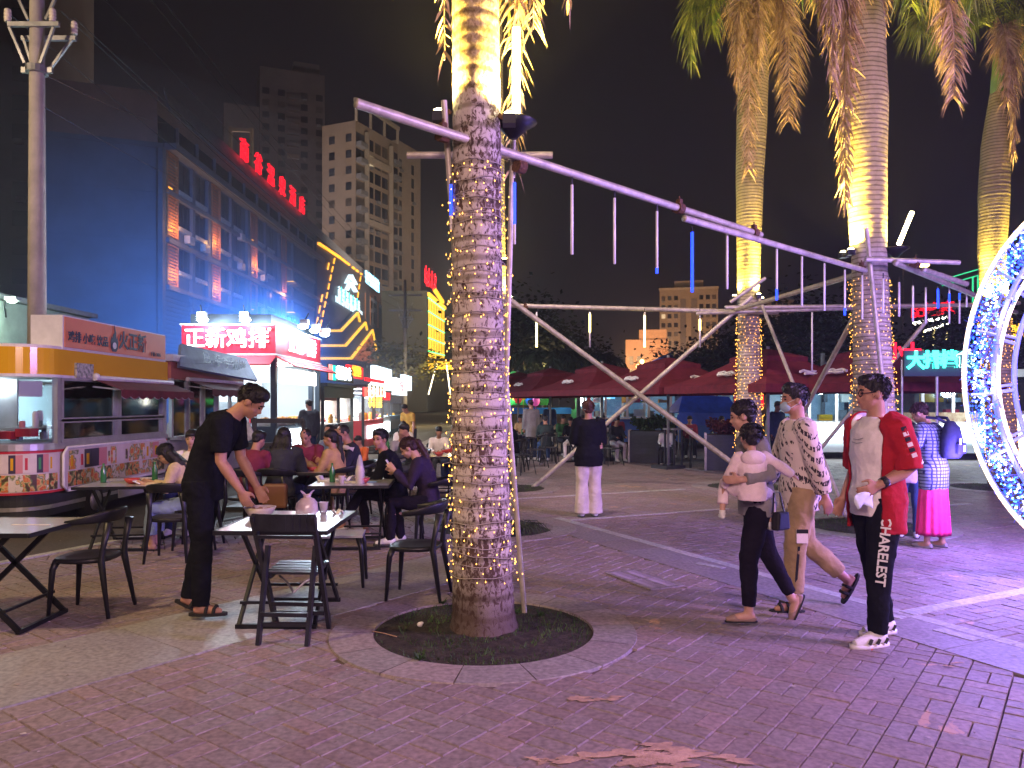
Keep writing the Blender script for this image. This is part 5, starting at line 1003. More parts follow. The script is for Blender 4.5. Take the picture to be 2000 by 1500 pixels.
fairy(0, .42, 3.35, 46, 15, 'amber fairy lights wound around the front palm trunk', .0047); fairy(1, .4, 2.8, 30, 14, 'amber fairy lights on the palm hidden behind the front trunk'); fairy(2, .4, 3.0, 34, 14, 'amber fairy lights on the third palm behind the front trunk', .0065)
fairy(3, .5, 3.35, 40, 17, 'amber fairy lights on the trunk left of the patterned shirt', .0070); fairy(4, .5, 3.3, 42, 18, 'amber fairy lights on the thick trunk behind the red jacket', .0052); fairy(5, .3, 3.4, 44, 20, 'amber fairy lights on the trunk seen through the arch', .0068)
# ================================================================ FLOOD LAMPS ON THE PALMS
FB = emi('flood_bar_light', (1,.86,.42), 22)
def palmflood(i, ang, z, lab, e, tilt=.0, bar=1.0, lit=True):
    x, y, pr, ax, m, _ = PDEF[i]; pr = np.array(pr); ax_ = np.array(ax); r = np.interp(z, pr[:,0], pr[:,1]); cx = np.interp(z, ax_[:,0], ax_[:,1]); a = R(ang); d = V((math.cos(a), math.sin(a), 0)); b = V((x+cx,y,z))+d*(r+.10)
    t = thing('flood_lamp', lab, 'flood lamp', b); s = MB(); s.lathe([(.03,-.11),(.10,-.04),(.17,.0),(.16,.012),(.09,-.02)], 16) if bar else s.box((0,0,-.05), (.09,.09,.07)); s.build('dish' if bar else 'housing', M['iron'], t, bool(bar)); s = MB(); s.ell((0,0,-.005), (.08,.08,.02) if bar else (.04,.04,.015)); s.build('lens', FB, t); s = MB(); s.bar((0,0,-.06), -d*(.08), .03, .03); s.build('bracket', M['rust'], t)
    lamp('palm_light', 'SPOT', b+Z1*.04+d*.02, e*(.75 if i else 1), (1,.68,.16), .06, b+Z1*1.6-d*(r+.02), 125, .5)
    lamp('palm_light', 'SPOT', b+Z1*.03+d*.10, e*(1.7 if i else 1.1), (1,.68,.18), .05, b+Z1*5-d*(r*.1), 46, .8)
    if bar: 
        e1 = V((tilt, 0, 0)); s = MB(); s.tube([(.02+tilt*.05,0,.06), (.02+tilt*bar,0,.06+bar*math.sqrt(max(.05,1-tilt*tilt)))], .028, 8); s.build('light_bar', FB if lit else M['white'], t)
palmflood(0,12,3.62,'dark dish lamp with a tall glowing bar right of the front trunk',330,0.0,.62); palmflood(0,-162,3.66,'lamp hidden at the left of the front trunk, lighting it yellow',420,0,0); palmflood(0,-30,3.62,'added lamp at the front right of the front trunk',300,0,0); palmflood(0,100,3.66,'lamp behind the front trunk',200,0,0)  # front right lamp is added to soften the contrast on the trunk
palmflood(1,0,3.5,'lamp on the hidden palm trunk',150,0,0); palmflood(2,-20,3.65,'lamp on the third palm trunk lighting its right edge',320,0,0); palmflood(2,-120,3.65,'second lamp on the third palm trunk',200,0,0)
palmflood(3,-70,3.72,'lamp in front of the left trunk of the right pair',380,0,0); palmflood(3,-165,3.72,'lamp at the left side of the left trunk of the right pair',160,0,0); palmflood(3,20,3.7,'lamp at the right side of the left trunk of the right pair',160,0,0)
palmflood(4,-158,3.62,'lamp at the front left of the thick trunk',460,0,0); palmflood(4,-20,3.62,'lamp with a leaning glowing bar right of the thick trunk',300,.42,.46); palmflood(4,60,3.62,'lamp behind the thick trunk',150,0,0); palmflood(4,170,3.62,'lamp at the left of the thick trunk',160,0,0)
palmflood(5,-150,3.6,'lamp with a leaning glowing bar left of the trunk behind the arch',300,.5,.75); palmflood(5,-60,3.6,'lamp in front of the trunk behind the arch',320,0,0); palmflood(5,20,3.6,'lamp right of the trunk behind the arch',200,0,0)
# ================================================================ STEEL PIPES
PIPES = []
def pipe(a, b, r, lab, m=None, n=10):
    a, b = V(a), V(b); s = MB(); d = b-a; r *= .86; s.tube([V((0,0,0)), d*.5, d], r, n, False); s.tube([d*.0, d*.004], r*.99, n); s.tube([d*.996, d], r*.99, n)
    PIPES.append(tag(s.build('steel_pipe', m or M['pipe'], None, True, a), lab, 'pipe', 'steel pipes of the light frame'))
BA, BB = V((-.45,5.2,3.44)), V((4.41,9.6,3.29)); BD = BB-BA
pipe(BA-BD*.105, BA+BD*.62, .037, 'long painted pipe slanting from the front palm up to its second half'); pipe(BA+BD*.40+V((.06,-.02,-.10)), BB+V((0,0,-.02)), .036, 'lower pipe overlapping the long pipe and ending at the thick palm')
pipe(at(795,303,5.78), at(1079,303,5.78), .030, 'short level crosspiece behind the front palm trunk')
pipe(at(867,196,5.32), at(905,720,5.75), .026, 'leaning pipe at the left of the front palm trunk'); pipe(at(1003,250,5.75), at(984,900,5.85), .026, 'near upright pipe at the right of the front palm trunk'); pipe(at(985,700,5.85), gp(1025,1198)+V((0,0,-.02)), .024, 'prop pipe whose foot stands in the front planter')
pipe(at(905,205,5.35), at(1000,310,6.0), .022, 'short brace pipe under the lamp dish of the front palm')
T3, TB, TC, TD = V((-.05,14.5,3.42)), V((4.5,14.75,3.42)), V((4.66,9.85,3.36)), V((9.3,14.55,3.42))
pipe(T3-V((.6,0,-.06)), TB+V((.6,0,-.06)), .050, 'level pipe between the third palm and the left palm of the right pair')
pipe(T3+V((-.1,-.25,.2)), gp(1502,952)-Z1*.05, .058, 'thick brace falling from the third palm to the planter behind the mother'); pipe(TB+V((.0,-.3,.2)), gp(1038,950)-Z1*.05, .050, 'brace falling from the right pair\'s left palm to the planter behind the front trunk')
pipe(TB+V((-.35,.1,-.05)), TC+V((.1,.3,.02)), .045, 'level pipe joining the left palm to the thick palm'); pipe(TB+V((-.5,-.3,.0)), TB+V((4.2,-.28,.05)), .045, 'level pipe running right from the left palm behind the thick trunk')
pipe(TB+V((.15,-.3,.15)), gp(1655,1008)-Z1*.05, .036, 'brace falling from the left palm towards the thick palm planter'); pipe(at(1672,612,10.2), gp(1486,955)-Z1*.05, .040, 'brace falling from the thick palm towards the left palm planter')
pipe(at(1812,624,13.2), gp(1535,953)-Z1*.05, .040, 'brace crossing behind the red jacketed man'); pipe(at(1692,445,9.72), at(1738,880,9.80), .034, 'leaning pipe in front of the thick palm trunk')
pipe(TC+V((-.25,-.25,.05)), TC+V((.95,-.2,.02)), .036, 'short level pipe at the collar of the thick palm'); pipe(TC+V((.1,-.3,.0)), TD+V((.1,-.2,-.1)), .045, 'level pipe from the thick palm to the palm behind the arch'); pipe(TC+V((.5,-.2,-.07)), TC+V((1.6,.75,-.10)), .042, 'lower doubled pipe right of the thick palm'); pipe(TC+V((-1.2,4.6,-.05)), TD+V((.3,.0,.1)), .04, 'far level pipe between the left palm and the palm behind the arch')
pipe(TB+V((.25,-.32,.55)), TB+V((-.4,-.3,.1)), .04, 'short brace pipe at the collar of the left palm of the right pair')
cl = MB(); cl.tube([(-.035,0,0),(.035,0,0)], .050, 10); cl.box((0,0,.055), (.04,.045,.05)); cl.box((0,.05,0), (.045,.04,.04)); cl.tube([(0,0,.05),(0,0,.11)], .008, 6); clm = cl.mesh('pipe_clamp', M['rust'])
for k, p_ in enumerate((BA+V((-.02,.05,0)), BA+BD*.105+V((0,.04,-.06)), BA+BD*.405, BA+BD*.6, BB+V((-.05,0,0)), TB+V((-.35,0,-.02)), TB+V((.5,-.2,0)), T3+V((.3,0,0)), TC+V((.4,-.2,0)))):
    o = meshobj('pipe_clamp', clm, None, p_, .7); tag(o, ('rusty clamp on the left end of the long pipe','rusty clamp right of the front trunk','rusty clamp where the two long pipes start to overlap','rusty clamp where the upper long pipe ends','rusty clamp at the thick palm','rusty clamp left of the left palm collar','rusty clamp right of the left palm collar','rusty clamp at the third palm','rusty clamp right of the thick palm collar')[k], 'clamp', 'rusty pipe clamps')
# ================================================================ METEOR TUBES
TUBE = mat('meteor_tube', (.85,.85,.82), .35); NT = [0]
def tube(p, l, lab, lit=None, span=(0,1), r=.012):
    t = thing('meteor_tube', lab, 'light tube', p, random.uniform(0,3), 'hanging meteor light tubes'); s = MB(); s.tube([(0,0,-.04),(0,0,-l)], r, 8); s.build('tube', TUBE, t, True)
    s = MB(); s.tube([(0,0,.03),(0,0,-.05)], .007, 5); s.build('hook', M['iron'], t)
    if lit:
        s = MB(); s.tube([(0,0,-l*span[0]-.002),(0,0,-l*span[1])], r*1.12, 8); s.build('lit_part', M[lit], t)
ORD = ['first','second','third','fourth','fifth','sixth','seventh','eighth','ninth','tenth','eleventh','twelfth','thirteenth']
for k, u in enumerate((1117,1200,1283,1352,1420,1517,1566,1610,1650,1684)):
    t_ = ((u-1000)/F*BA.y-BA.x)/(BD.x-(u-1000)/F*BD.y); p_ = BA+BD*t_-Z1*.05
    if k in (3,): p_ = p_-Z1*.10
    tube(p_, .585, '%s hanging tube from the left on the long slanted pipe' % ORD[k]+(' glowing blue' if k == 3 else ''), 'blue' if k in (2,3,5,8) else None, [(0,1),(0,1),(.92,1),(.05,1),(0,1),(.8,1),(0,1),(0,1),(.85,1),(0,1)][k])
for k, u in enumerate((1048,1152,1259,1367,1586)):
    Y = 14.55; tube(V(((u-1000)/F*Y,Y,3.36)), .62 if k < 4 else 1.0, '%s tube under the far level pipe' % ORD[k]+(' glowing yellow' if k < 4 else ''), 'yellowtube' if k < 4 else None, [(.1,1),(.05,.55),(.1,1),(.1,.5),(0,1)][k], .016) if False else None
M['yellowtube'] = emi('yellow_tube', (1,.80,.22), 5)
for k, u in enumerate((1048,1152,1259,1367,1586)):
    Y = 14.5; tube(V(((u-1000)/F*Y,Y,3.38)), .70 if k < 4 else 1.15, '%s tube under the far level pipe' % ORD[k]+(' glowing yellow' if k < 4 else ' right of the left palm'), 'yellowtube' if k < 4 else None, [(.2,1),(.1,.6),(.15,1),(.25,.55),(0,1)][k], .017)
for k, (u, v0, v1, Y, lit, sp) in enumerate(((1725,538,612,9.5,None,0),(1756,545,618,10.0,None,0),(1783,552,628,10.4,None,0),(1808,556,632,10.9,None,0),(1832,560,602,11.2,'blue',(.1,1)),(1854,548,632,11.5,'blue',(.3,.5)),(1874,566,632,11.9,'blue',(.1,.3)),(1888,565,600,12.2,None,0))):
    p_ = at(u,v0,Y); tube(p_, (v1-v0)/F*Y, '%s tube right of the thick palm' % ORD[k]+(' glowing blue' if lit else ''), lit, sp or (0,1), .014)
for k, (u, v0, v1, Y, lit) in enumerate(((1005,356,440,5.72,'blue'),(881,360,410,5.4,'blue'))): p_ = at(u,v0,Y); tube(p_, (v1-v0)/F*Y+.14, 'blue glowing tube %s of the front trunk' % ('right','left')[k], lit, (0,.68), .010)
# ================================================================ LIGHT ARCH (ring)
RC = V((5.905,7.0,1.866)); t = thing('light_arch', 'big round light arch with warm rope lights and blue and white bulbs', 'light arch', RC)
t.rotation_euler = (0,0,R(6))
def circ(r, y=0, n=120, a0=0, a1=2*PI): return [V((r*math.cos(a), y, r*math.sin(a))) for a in np.linspace(a0, a1, n)]
ROPE = emi('rope_light', (1,.80,.52), 5.5); blup = mat('blue_tube_glow', (.16,.18,.55), .4, es=.35, ec=(.15,.2,1), nosample=True)  # tubes and spokes emit a faint blue of their own
def ropering(r, y, nm):
    s = MB(); s.tube(circ(r, y), .016, 6, False); o = s.build(nm, mat('rope_core', (.7,.6,.5), .4, es=1.6, ec=(1,.75,.5), nosample=True), t)
    s = MB()
    for a in np.linspace(0, 2*PI, int(2*PI*r/.030)): s.ell((r*math.cos(a), y+random.uniform(-.006,.006), r*math.sin(a)), .0155, n=5, m=4)
    o2 = s.build('rope_beads', ROPE, t, kind='stuff')
ropering(1.88, .06, 'outer_rope'); ropering(1.50, .12, 'inner_rope')
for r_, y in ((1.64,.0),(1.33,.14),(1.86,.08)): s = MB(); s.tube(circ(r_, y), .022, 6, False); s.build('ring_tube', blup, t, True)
rs = random.Random(4)
for k in range(20):
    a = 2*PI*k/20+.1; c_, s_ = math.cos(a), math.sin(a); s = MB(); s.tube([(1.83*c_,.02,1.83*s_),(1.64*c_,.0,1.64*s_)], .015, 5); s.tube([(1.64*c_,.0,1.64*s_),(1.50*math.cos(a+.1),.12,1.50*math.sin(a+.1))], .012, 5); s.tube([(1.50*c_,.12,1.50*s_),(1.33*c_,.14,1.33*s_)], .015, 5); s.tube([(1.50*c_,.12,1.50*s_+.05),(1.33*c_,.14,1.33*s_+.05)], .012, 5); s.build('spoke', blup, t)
for nm, m, n in (('blue_bulbs', emi('arch_blue', (.015,.09,1), 2.4), 2600), ('white_bulbs', emi('arch_white', (.80,.86,1), 4), 1000), ('pale_blue_bulbs', emi('arch_pale', (.10,.45,1), 3), 700)):
    s = MB()
    for _ in range(n):
        a = rs.uniform(0,2*PI); r_ = 1.755+rs.gauss(0,.055); y = rs.uniform(-.04,.11); h = rs.uniform(.0075,.0145); p = V((r_*math.cos(a), y, r_*math.sin(a)))
        d1 = V((rs.uniform(-1,1),rs.uniform(-1,1),rs.uniform(-1,1))).normalized(); d2 = d1.cross(V((rs.uniform(-1,1),.3,rs.uniform(-1,1)))).normalized(); d3 = d1.cross(d2)
        s.add([p+d1*h*1.4, p+d2*h, p+d3*h, p-d2*h, p-d3*h], [(0,1,2),(0,2,3),(0,3,4),(0,4,1),(4,3,2,1)])
    s.build(nm, m, t, kind='stuff')
s = MB()
for _ in range(900):
    a = rs.uniform(0,2*PI); r_ = 1.74+rs.gauss(0,.06); p = V((r_*math.cos(a), rs.uniform(-.03,.10), r_*math.sin(a))); d = V((rs.uniform(-1,1),rs.uniform(-1,1),rs.uniform(-1,1))).normalized()*.07; s.tube([p-d, p+d], .003, 3, False)
s.build('bulb_wires', mat('blue_wire', (.05,.06,.3), .5, es=.3, ec=(.05,.1,1), nosample=True), t, kind='stuff')
for k in range(9):
    a = R(95+k*22); p_ = RC+V((1.70*math.cos(a), -.22, 1.70*math.sin(a))); lamp('arch_bulb_light', 'POINT', p_, 26, (.30,.26,1), .12)
lamp('arch_bulb_light', 'POINT', RC+V((-.2,-.3,-1.45)), 120, (.20,.14,1), .2); lamp('arch_bulb_light', 'POINT', RC+V((-1.0,1.2,-.9)), 80, (.30,.18,1), .2)
# ================================================================ FURNITURE
wtop = mat('table_top_laminate', (.46,.47,.50), .16, var=.06, vs=2, spec=.6); wood = mat('dark_wood', (.018,.02,.028), .32, var=.3, vs=6, bump=.08, bs=60)
def horn_chair():
    t = thing('chair', '', 'chair', (0,0,0), 0, 'black plastic chairs with curved backs'); bk = M['black']
    s = MB(); prof = []
    for k in range(28):
        a = 2*PI*k/28; e = 1/max(abs(math.cos(a))**3.2+abs(math.sin(a))**3.2, 1e-3)**(1/3.2); prof.append((.215*e*math.cos(a)*(1-.12*(math.sin(a) < 0)*abs(math.sin(a))), .205*e*math.sin(a)))
    vs = []; 
    for z, k_ in ((.405,.93), (.415,1.0), (.435,1.01), (.442,.97), (.436,.6), (.430,.2)): vs += [(x*k_, y*k_, z) for x, y in prof]
    n = 28; s.add(vs, [(j*n+k, j*n+(k+1)%n, (j+1)*n+(k+1)%n, (j+1)*n+k) for j in range(5) for k in range(n)]+[tuple(range(n-1,-1,-1)), tuple(range(5*n,6*n))]); s.build('seat', bk, t, True)
    for sx_ in (-1,1):
        s = MB(); s.tube([(sx_*.165,.15,.425),(sx_*.18,.175,.36),(sx_*.195,.20,.0)], [.030,.024,.013], 8); s.build('leg', bk, t, True)
        s = MB(); s.tube([(sx_*.155,-.235,.71),(sx_*.165,-.195,.52),(sx_*.17,-.185,.42),(sx_*.205,-.255,.0)], [.034,.020,.027,.013], 8); s.build('leg', bk, t, True)
    s = MB(); secs = []
    for k in range(19):
        a = R(-12+204*k/18); m_ = math.sin(PI*k/18); p = V((.238*math.cos(a), -.245*math.sin(a)+.0, .715+.045*m_)); rad = V((math.cos(a), -math.sin(a), 0)); secs.append((p, rad*(.012+.004*m_), V((0,0,1))*(.020+.034*m_**1.5)-rad*(-.018*m_)))
    s.loft(secs, 10); s.build('backrest', bk, t, True); return t
CH = [horn_chair(), 0]
def chair(x, y, yaw, lab):
    if not CH[1]: CH[1] = 1; CH[0].location = (x,y,0); CH[0].rotation_euler = (0,0,R(yaw)); CH[0]['label'] = lab; return CH[0]
    return dup(CH[0], (x,y,0), R(yaw), lab)
chair(-3.27,5.95,90,'black curved back chair standing empty at the far left table'); chair(-3.52,7.98,8,'black curved back chair with its back to us before the girl with phone')
chair(-.80,6.42,82,'black curved back chair standing empty right of the front table'); 
t = thing('folding_chair', 'black wooden folding chair with its slatted back to us in front of the white bowl', 'folding chair', (-1.51,5.30,0), R(-3))
for sx_ in (-1,1):
    s = MB(); s.bar((sx_*.205,-.20,.86), (sx_*.19,.22,.0), .026, .045); s.build('back_post', wood, t); s = MB(); s.bar((sx_*.165,-.02,.63), (sx_*.165,-.20,.0), .026, .045); s.build('leg', wood, t)
    s = MB(); s.bar((sx_*.145,-.05,.425), (sx_*.145,.26,.445), .022, .03); s.build('seat_rail', wood, t)
s = MB(); 
for k in range(9): a = -1+2*k/8; s.box((a*.185,-.205+.02*a*a,.815), (.0475,.02,.115))
s.build('backrest', wood, t); s = MB(); s.bar((-.2,-.165,.715), (.2,-.165,.715), .022, .022); s.build('rail', wood, t)
sm = MB(); sm.box((0,0,0), (.35,.062,.016)); smm = sm.mesh('slat', wood)
for k in range(5): o = meshobj('slat', smm, t, (0,-.02+k*.066,.448+.004*k))
for y, z, w_ in ((.13,.13,.37),(.10,.20,.37),(-.155,.13,.32),(-.175,.20,.32)): s = MB(); s.bar((-w_/2,y,z), (w_/2,y,z), .018, .028); s.build('rung', wood, t)
for sx_ in (-1,1): s = MB(); s.tube([(sx_*.13,.1,.40),(sx_*.06,.06,.36),(0,.02,.30)], .008, 6); s.build('hinge_rod', M['steel'], t)
def table(x, y, rz, lab, w_=.78, d_=1.04, leg=1):
    t = thing('folding_table', lab, 'table', (x,y,0), R(rz), 'folding tables with pale tops'); s = MB(); s.box((0,0,.711), (w_,d_,.018)); s.build('table_top', wtop, t, bevel=.004); s = MB()
    for a, b, c, d in ((0,d_/2,w_+.012,.012),(0,-d_/2,w_+.012,.012),(w_/2,0,.012,d_-.02),(-w_/2,0,.012,d_-.02)): s.box((a,b,.708), (c,d,.030))
    s.build('edge_band', M['black'], t)
    for k, sy in enumerate((-1,1)):
        off_ = .02*sy
        for sx_ in (-1,1):
            s = MB(); s.bar((sx_*(w_/2-.12)+.0, sy*d_*.30, .70), (sx_*(w_/2-.12), -sy*d_*.36, .02), .022, .036); s.build('leg', M['iron'], t)
        s = MB(); s.bar((-w_/2+.1,-sy*d_*.36,.02), (w_/2-.1,-sy*d_*.36,.02), .03, .03); s.build('foot_bar', M['iron'], t); s = MB(); s.bar((-w_/2+.1,-sy*d_*.27,.115+.05), (w_/2-.1,-sy*d_*.27,.115+.05), .02, .02); s.build('cross_bar', M['iron'], t)
    return t
table(-3.80,5.62,90,'folding table cut off by the left edge of the photo'); table(-1.68,5.86,0,'folding table holding the white bowl, plastic bag and cup'); table(-1.80,8.80,4,'folding table with food trays between the front table and the couple',.86,1.0); table(-4.35,8.72,8,'folding table in front of the girl reading her phone'); table(-2.75,10.35,5,'folding table between the dark haired woman and the man opposite her')
table(-1.35,13.4,10,'folding table in the middle distance left of the trunk'); table(-2.6,14.6,-8,'folding table by the red neon stall'); table(-.35,15.4,0,'folding table just left of the front trunk far behind'); table(.55,22.8,25,'folding table under the second parasol'); table(1.9,21.0,25,'folding table beside the girl in white trousers')
s = MB(); s.box((0,0,.447), (.36,.34,.02)); st_ = thing('stool', 'black stool with a pale lit top behind the folding chair', 'stool', (-1.50,6.86,0), R(6)); s.build('seat', wtop, st_)  # light on the seat is put into its pale colour
for sx_ in (-1,1):
    for sy in (-1,1): s = MB(); s.tube([(sx_*.14,sy*.13,.437),(sx_*.165,sy*.155,.35),(sx_*.185,sy*.175,0)], [.028,.022,.013], 8); s.build('leg', M['black'], st_, True)
# things on the tables
bw = mat('bowl_white', (.72,.62,.62), .3); s = MB(); s.lathe([(.055,0),(.075,.008),(.105,.05),(.122,.085),(.117,.085),(.098,.05),(.06,.02)], 28); b_ = s.build('bowl', bw, None, True, at(508,1012,5.97)-Z1*.002); b_.location.z = .7215; tag(b_, 'white bowl the standing man reaches into', 'bowl')
s = MB(); 
for _ in range(40): s.ell((random.uniform(-.07,.07), random.uniform(-.07,.07), .05+random.uniform(0,.016)), random.uniform(.008,.018), n=6, m=4)
s.build('leftovers', mat('noodles', (.45,.22,.18), .5, c2=(.6,.4,.3), vs=30), b_)
def bag(loc, w_, h, lab, c):
    s = MB(); n = 22; vs = []; rs = random.Random(int(h*1000))
    for j, (r, z) in enumerate(((.6,0),(.95,.12),(1,.35),(.92,.55),(.6,.72),(.28,.80),(.34,.90),(.5,1.0))):
        for k in range(n):
            a = 2*PI*k/n; q_ = r*w_/2*(1+.10*math.sin(5*a+j*1.7)+.06*rs.uniform(-1,1)+(.35*math.sin(2*a) if j > 5 else 0)); vs.append((q_*math.cos(a), q_*.9*math.sin(a), z*h+(.018*math.sin(2*a+1) if j > 5 else 0)))
    s.add(vs, [(j*n+k, j*n+(k+1)%n, (j+1)*n+(k+1)%n, (j+1)*n+k) for j in range(7) for k in range(n)]+[tuple(range(n-1,-1,-1))]); o = s.build('plastic_bag', c, None, True, loc); return tag(o, lab, 'bag')
pbm = mat('thin_plastic', (.72,.55,.55), .25, c2=(.80,.72,.72), vs=9, alpha=.75, spec=.7)
q = at(600,1008,6.08); q.z = .7205; bag(q, .175, .185, 'crumpled translucent plastic bag on the front table', pbm)
q = at(632,1004,6.22); q.z = .7205; s = MB(); s.lathe([(.026,0),(.036,.088),(.039,.092),(.034,.09),(.025,.006)], 18); tag(s.build('plastic_cup', mat('cup_plastic', (.75,.70,.72), .2, alpha=.6), None, True, q), 'clear plastic cup beside the bag on the front table', 'cup')
q = at(660,1004,6.2); q.z = .722; s = MB()
for j in range(6):
    for k in range(9): pass
vs = [(.09*(k/8-.5), .07*(j/5-.5), .012*math.sin(k*1.1+j*.8)+.014+.012*math.sin(j*2+k)) for j in range(6) for k in range(9)]; s.add(vs, [(j*9+k, j*9+k+1, j*9+k+10, j*9+k+9) for j in range(5) for k in range(8)]); o = s.build('paper_napkin', M['paper'], None, True, q); tag(o, 'crumpled pink lit napkin at the right end of the front table', 'napkin'); o.modifiers.new('s','SOLIDIFY').thickness = .002
q = at(655,942,8.9); q.z = .721; s = MB(); s.prism([(-.17,0),(.17,0),(.21,.055),(.17,.05),(.15,.012),(-.15,.012),(-.17,.05),(-.21,.055)], (0,-.09,0), X1, Z1, Y1*.18); tag(s.build('food_tray', M['paper'], None, False, q), 'long white paper tray on the second table', 'tray')
q = at(690,938,8.7); q.z = .721; s = MB(); s.prism([(-.10,0),(.10,0),(.13,.05),(.10,.045),(.09,.01),(-.09,.01),(-.10,.045),(-.13,.05)], (0,-.07,0), X1, Z1, Y1*.14); tag(s.build('food_tray', M['paper'], None, False, q), 'small white paper tray beside the bagged cup', 'tray')
q = at(703,944,8.55); q.z = .7205; s = MB(); s.lathe([(.032,0),(.043,.16),(.046,.17),(.03,.19),(.03,.2)], 16); t = s.build('drink_cup', mat('milk_tea', (.72,.58,.46), .3), None, True, q); tag(t, 'tall drink cup in a thin carrying bag on the second table', 'cup'); s = MB(); s.lathe([(.05,0),(.055,.14),(.04,.2),(.03,.26),(.012,.32)], 12, cap=False); s.build('carry_bag', mat('bag_film', (.8,.78,.8), .2, alpha=.35), t, True)
q = at(722,938,8.75); q.z = .7225; s = MB(); s.box((0,0,0), (.16,.10,.004)); tag(s.build('menu_card', mat('card_blue', (.25,.45,.7), .4), None, False, q), 'blue and pink card at the right end of the second table', 'card')
q = at(262,939,8.75); q.z = .7215; s = MB(); s.box((0,0,.006), (.5,.06,.012)); tag(s.build('tray_bar', alu, None, False, q), 'flat metallic tray edge on the table before the girl', 'tray')
q = at(20,1021,5.62); q.z = .7225; s = MB(); s.box((.15,0,0), (.28,.02,.003)); tag(s.build('chopsticks', M['paper'], None, False, q), 'pair of wrapped chopsticks on the table at the left edge', 'chopsticks')
q = at(560,985,6.9); 
# menu stand between the standing man and the dark haired woman
t = thing('display_stand', 'black display stand with a pale tilted board behind the standing man', 'stand', (-3.95,11.6,0)); s = MB(); s.box((0,.2,.7), (.06,.06,1.4)); s.build('post', M['dark'], t); s = MB(); s.box((.35,.2,1.35), (.8,.05,.07)); s.box((.1,.2,.98), (.5,.05,.07)); s.box((.75,.2,.8), (.05,.05,1.1)); s.build('frame', M['dark'], t); s = MB(); s.box((-.18,.15,1.14), (.36,.03,.26), rot=Mx.Rotation(R(-24),3,'Y')); s.build('board', mat('pale_board', (.4,.42,.4), .5, var=.3, vs=8), t); s = MB(); s.box((.1,.2,.03), (.9,.5,.06)); s.build('base', M['dark'], t)
# ================================================================ PEOPLE
ftex = bpy.data.textures.new('folds', 'CLOUDS'); ftex.noise_scale = .085; ftex.noise_depth = 2
htex = bpy.data.textures.new('hairs', 'CLOUDS'); htex.noise_scale = .022; htex.noise_depth = 2
SKIN = mat('skin', (.42,.22,.15), .5, var=.08, vs=12, bump=.05, bs=120); SKIN2 = mat('pale_skin', (.50,.29,.21), .5, var=.07, vs=12)
HAIR = mat('black_hair', (.010,.009,.011), .42, bump=.5, bs=50, st=(3,3,.35)); HAIRB = mat('brown_hair', (.075,.028,.017), .42, bump=.5, bs=50, st=(3,3,.35)); HAIRR = mat('dark_red_hair', (.035,.012,.012), .42, bump=.5, bs=50, st=(3,3,.35))
EYE_ = mat('eye_dark', (.012,.01,.01), .2); LIP = mat('lips', (.38,.12,.10), .5)
def cloth(name, c, var=.14, b=.5): return mat(name, c, .85, var=var, vs=5, bump=b, bs=18, spec=.2 if max(c) > .03 else .04)
def remesh(o, vox, sm=3, disp=0, tex=None):
    r = o.modifiers.new('r','REMESH'); r.mode = 'VOXEL'; r.voxel_size = vox; r.use_smooth_shade = True
    s = o.modifiers.new('s','SMOOTH'); s.factor = .5; s.iterations = sm
    if disp:
        d = o.modifiers.new('d','DISPLACE'); d.texture = tex or ftex; d.strength = disp; d.mid_level = .5
def hand(mb, wr, d, nrm, s, curl, side, thumb=True):
    d = d.normalized(); nrm = (nrm-d*nrm.dot(d)).normalized(); ac = d.cross(nrm)*side
    c = wr+d*.045*s
    mb.loft([(wr-d*.02*s, ac*.026*s, nrm*.019*s), (wr+d*.02*s, ac*.033*s, nrm*.017*s), (wr+d*.06*s, ac*.041*s, nrm*.015*s), (wr+d*.088*s, ac*.040*s, nrm*.012*s)], 12)
    for k, (ox, l) in enumerate(((-.031,.058), (-.0105,.072), (.0105,.078), (.031,.070))):
        p = wr+d*(.082+.004*(1-abs(k-1.7)))*s+ac*ox*s; pts = [p-d*.02*s, p]; dd = (d+ac*ox*2.2).normalized(); a = R(curl)*(.35+.05*(3-k))
        for j, f in enumerate((.45,.32,.25)):
            ax_ = ac.normalized(); dd = (Mx.Rotation(-a*side if False else a, 3, dd.cross(nrm).normalized()) @ dd) if dd.cross(nrm).length > .05 else dd; p = p+dd*l*f*s; pts.append(p)
        mb.tube(pts, [.0098*s,.0098*s,.009*s,.0082*s,.0068*s], 7)
    if thumb:
        b = wr+d*.025*s+ac*.030*s; t1 = b+(d*.7+ac*.75+nrm*.35).normalized()*.036*s; t2 = t1+(d*.95+ac*.15+nrm*.35).normalized()*.030*s; t3 = t2+(d*.95-ac*.1+nrm*.3).normalized()*.022*s
        mb.tube([b-ac*.01*s, t1, t2, t3], [.014*s,.0115*s,.0098*s,.007*s], 7)
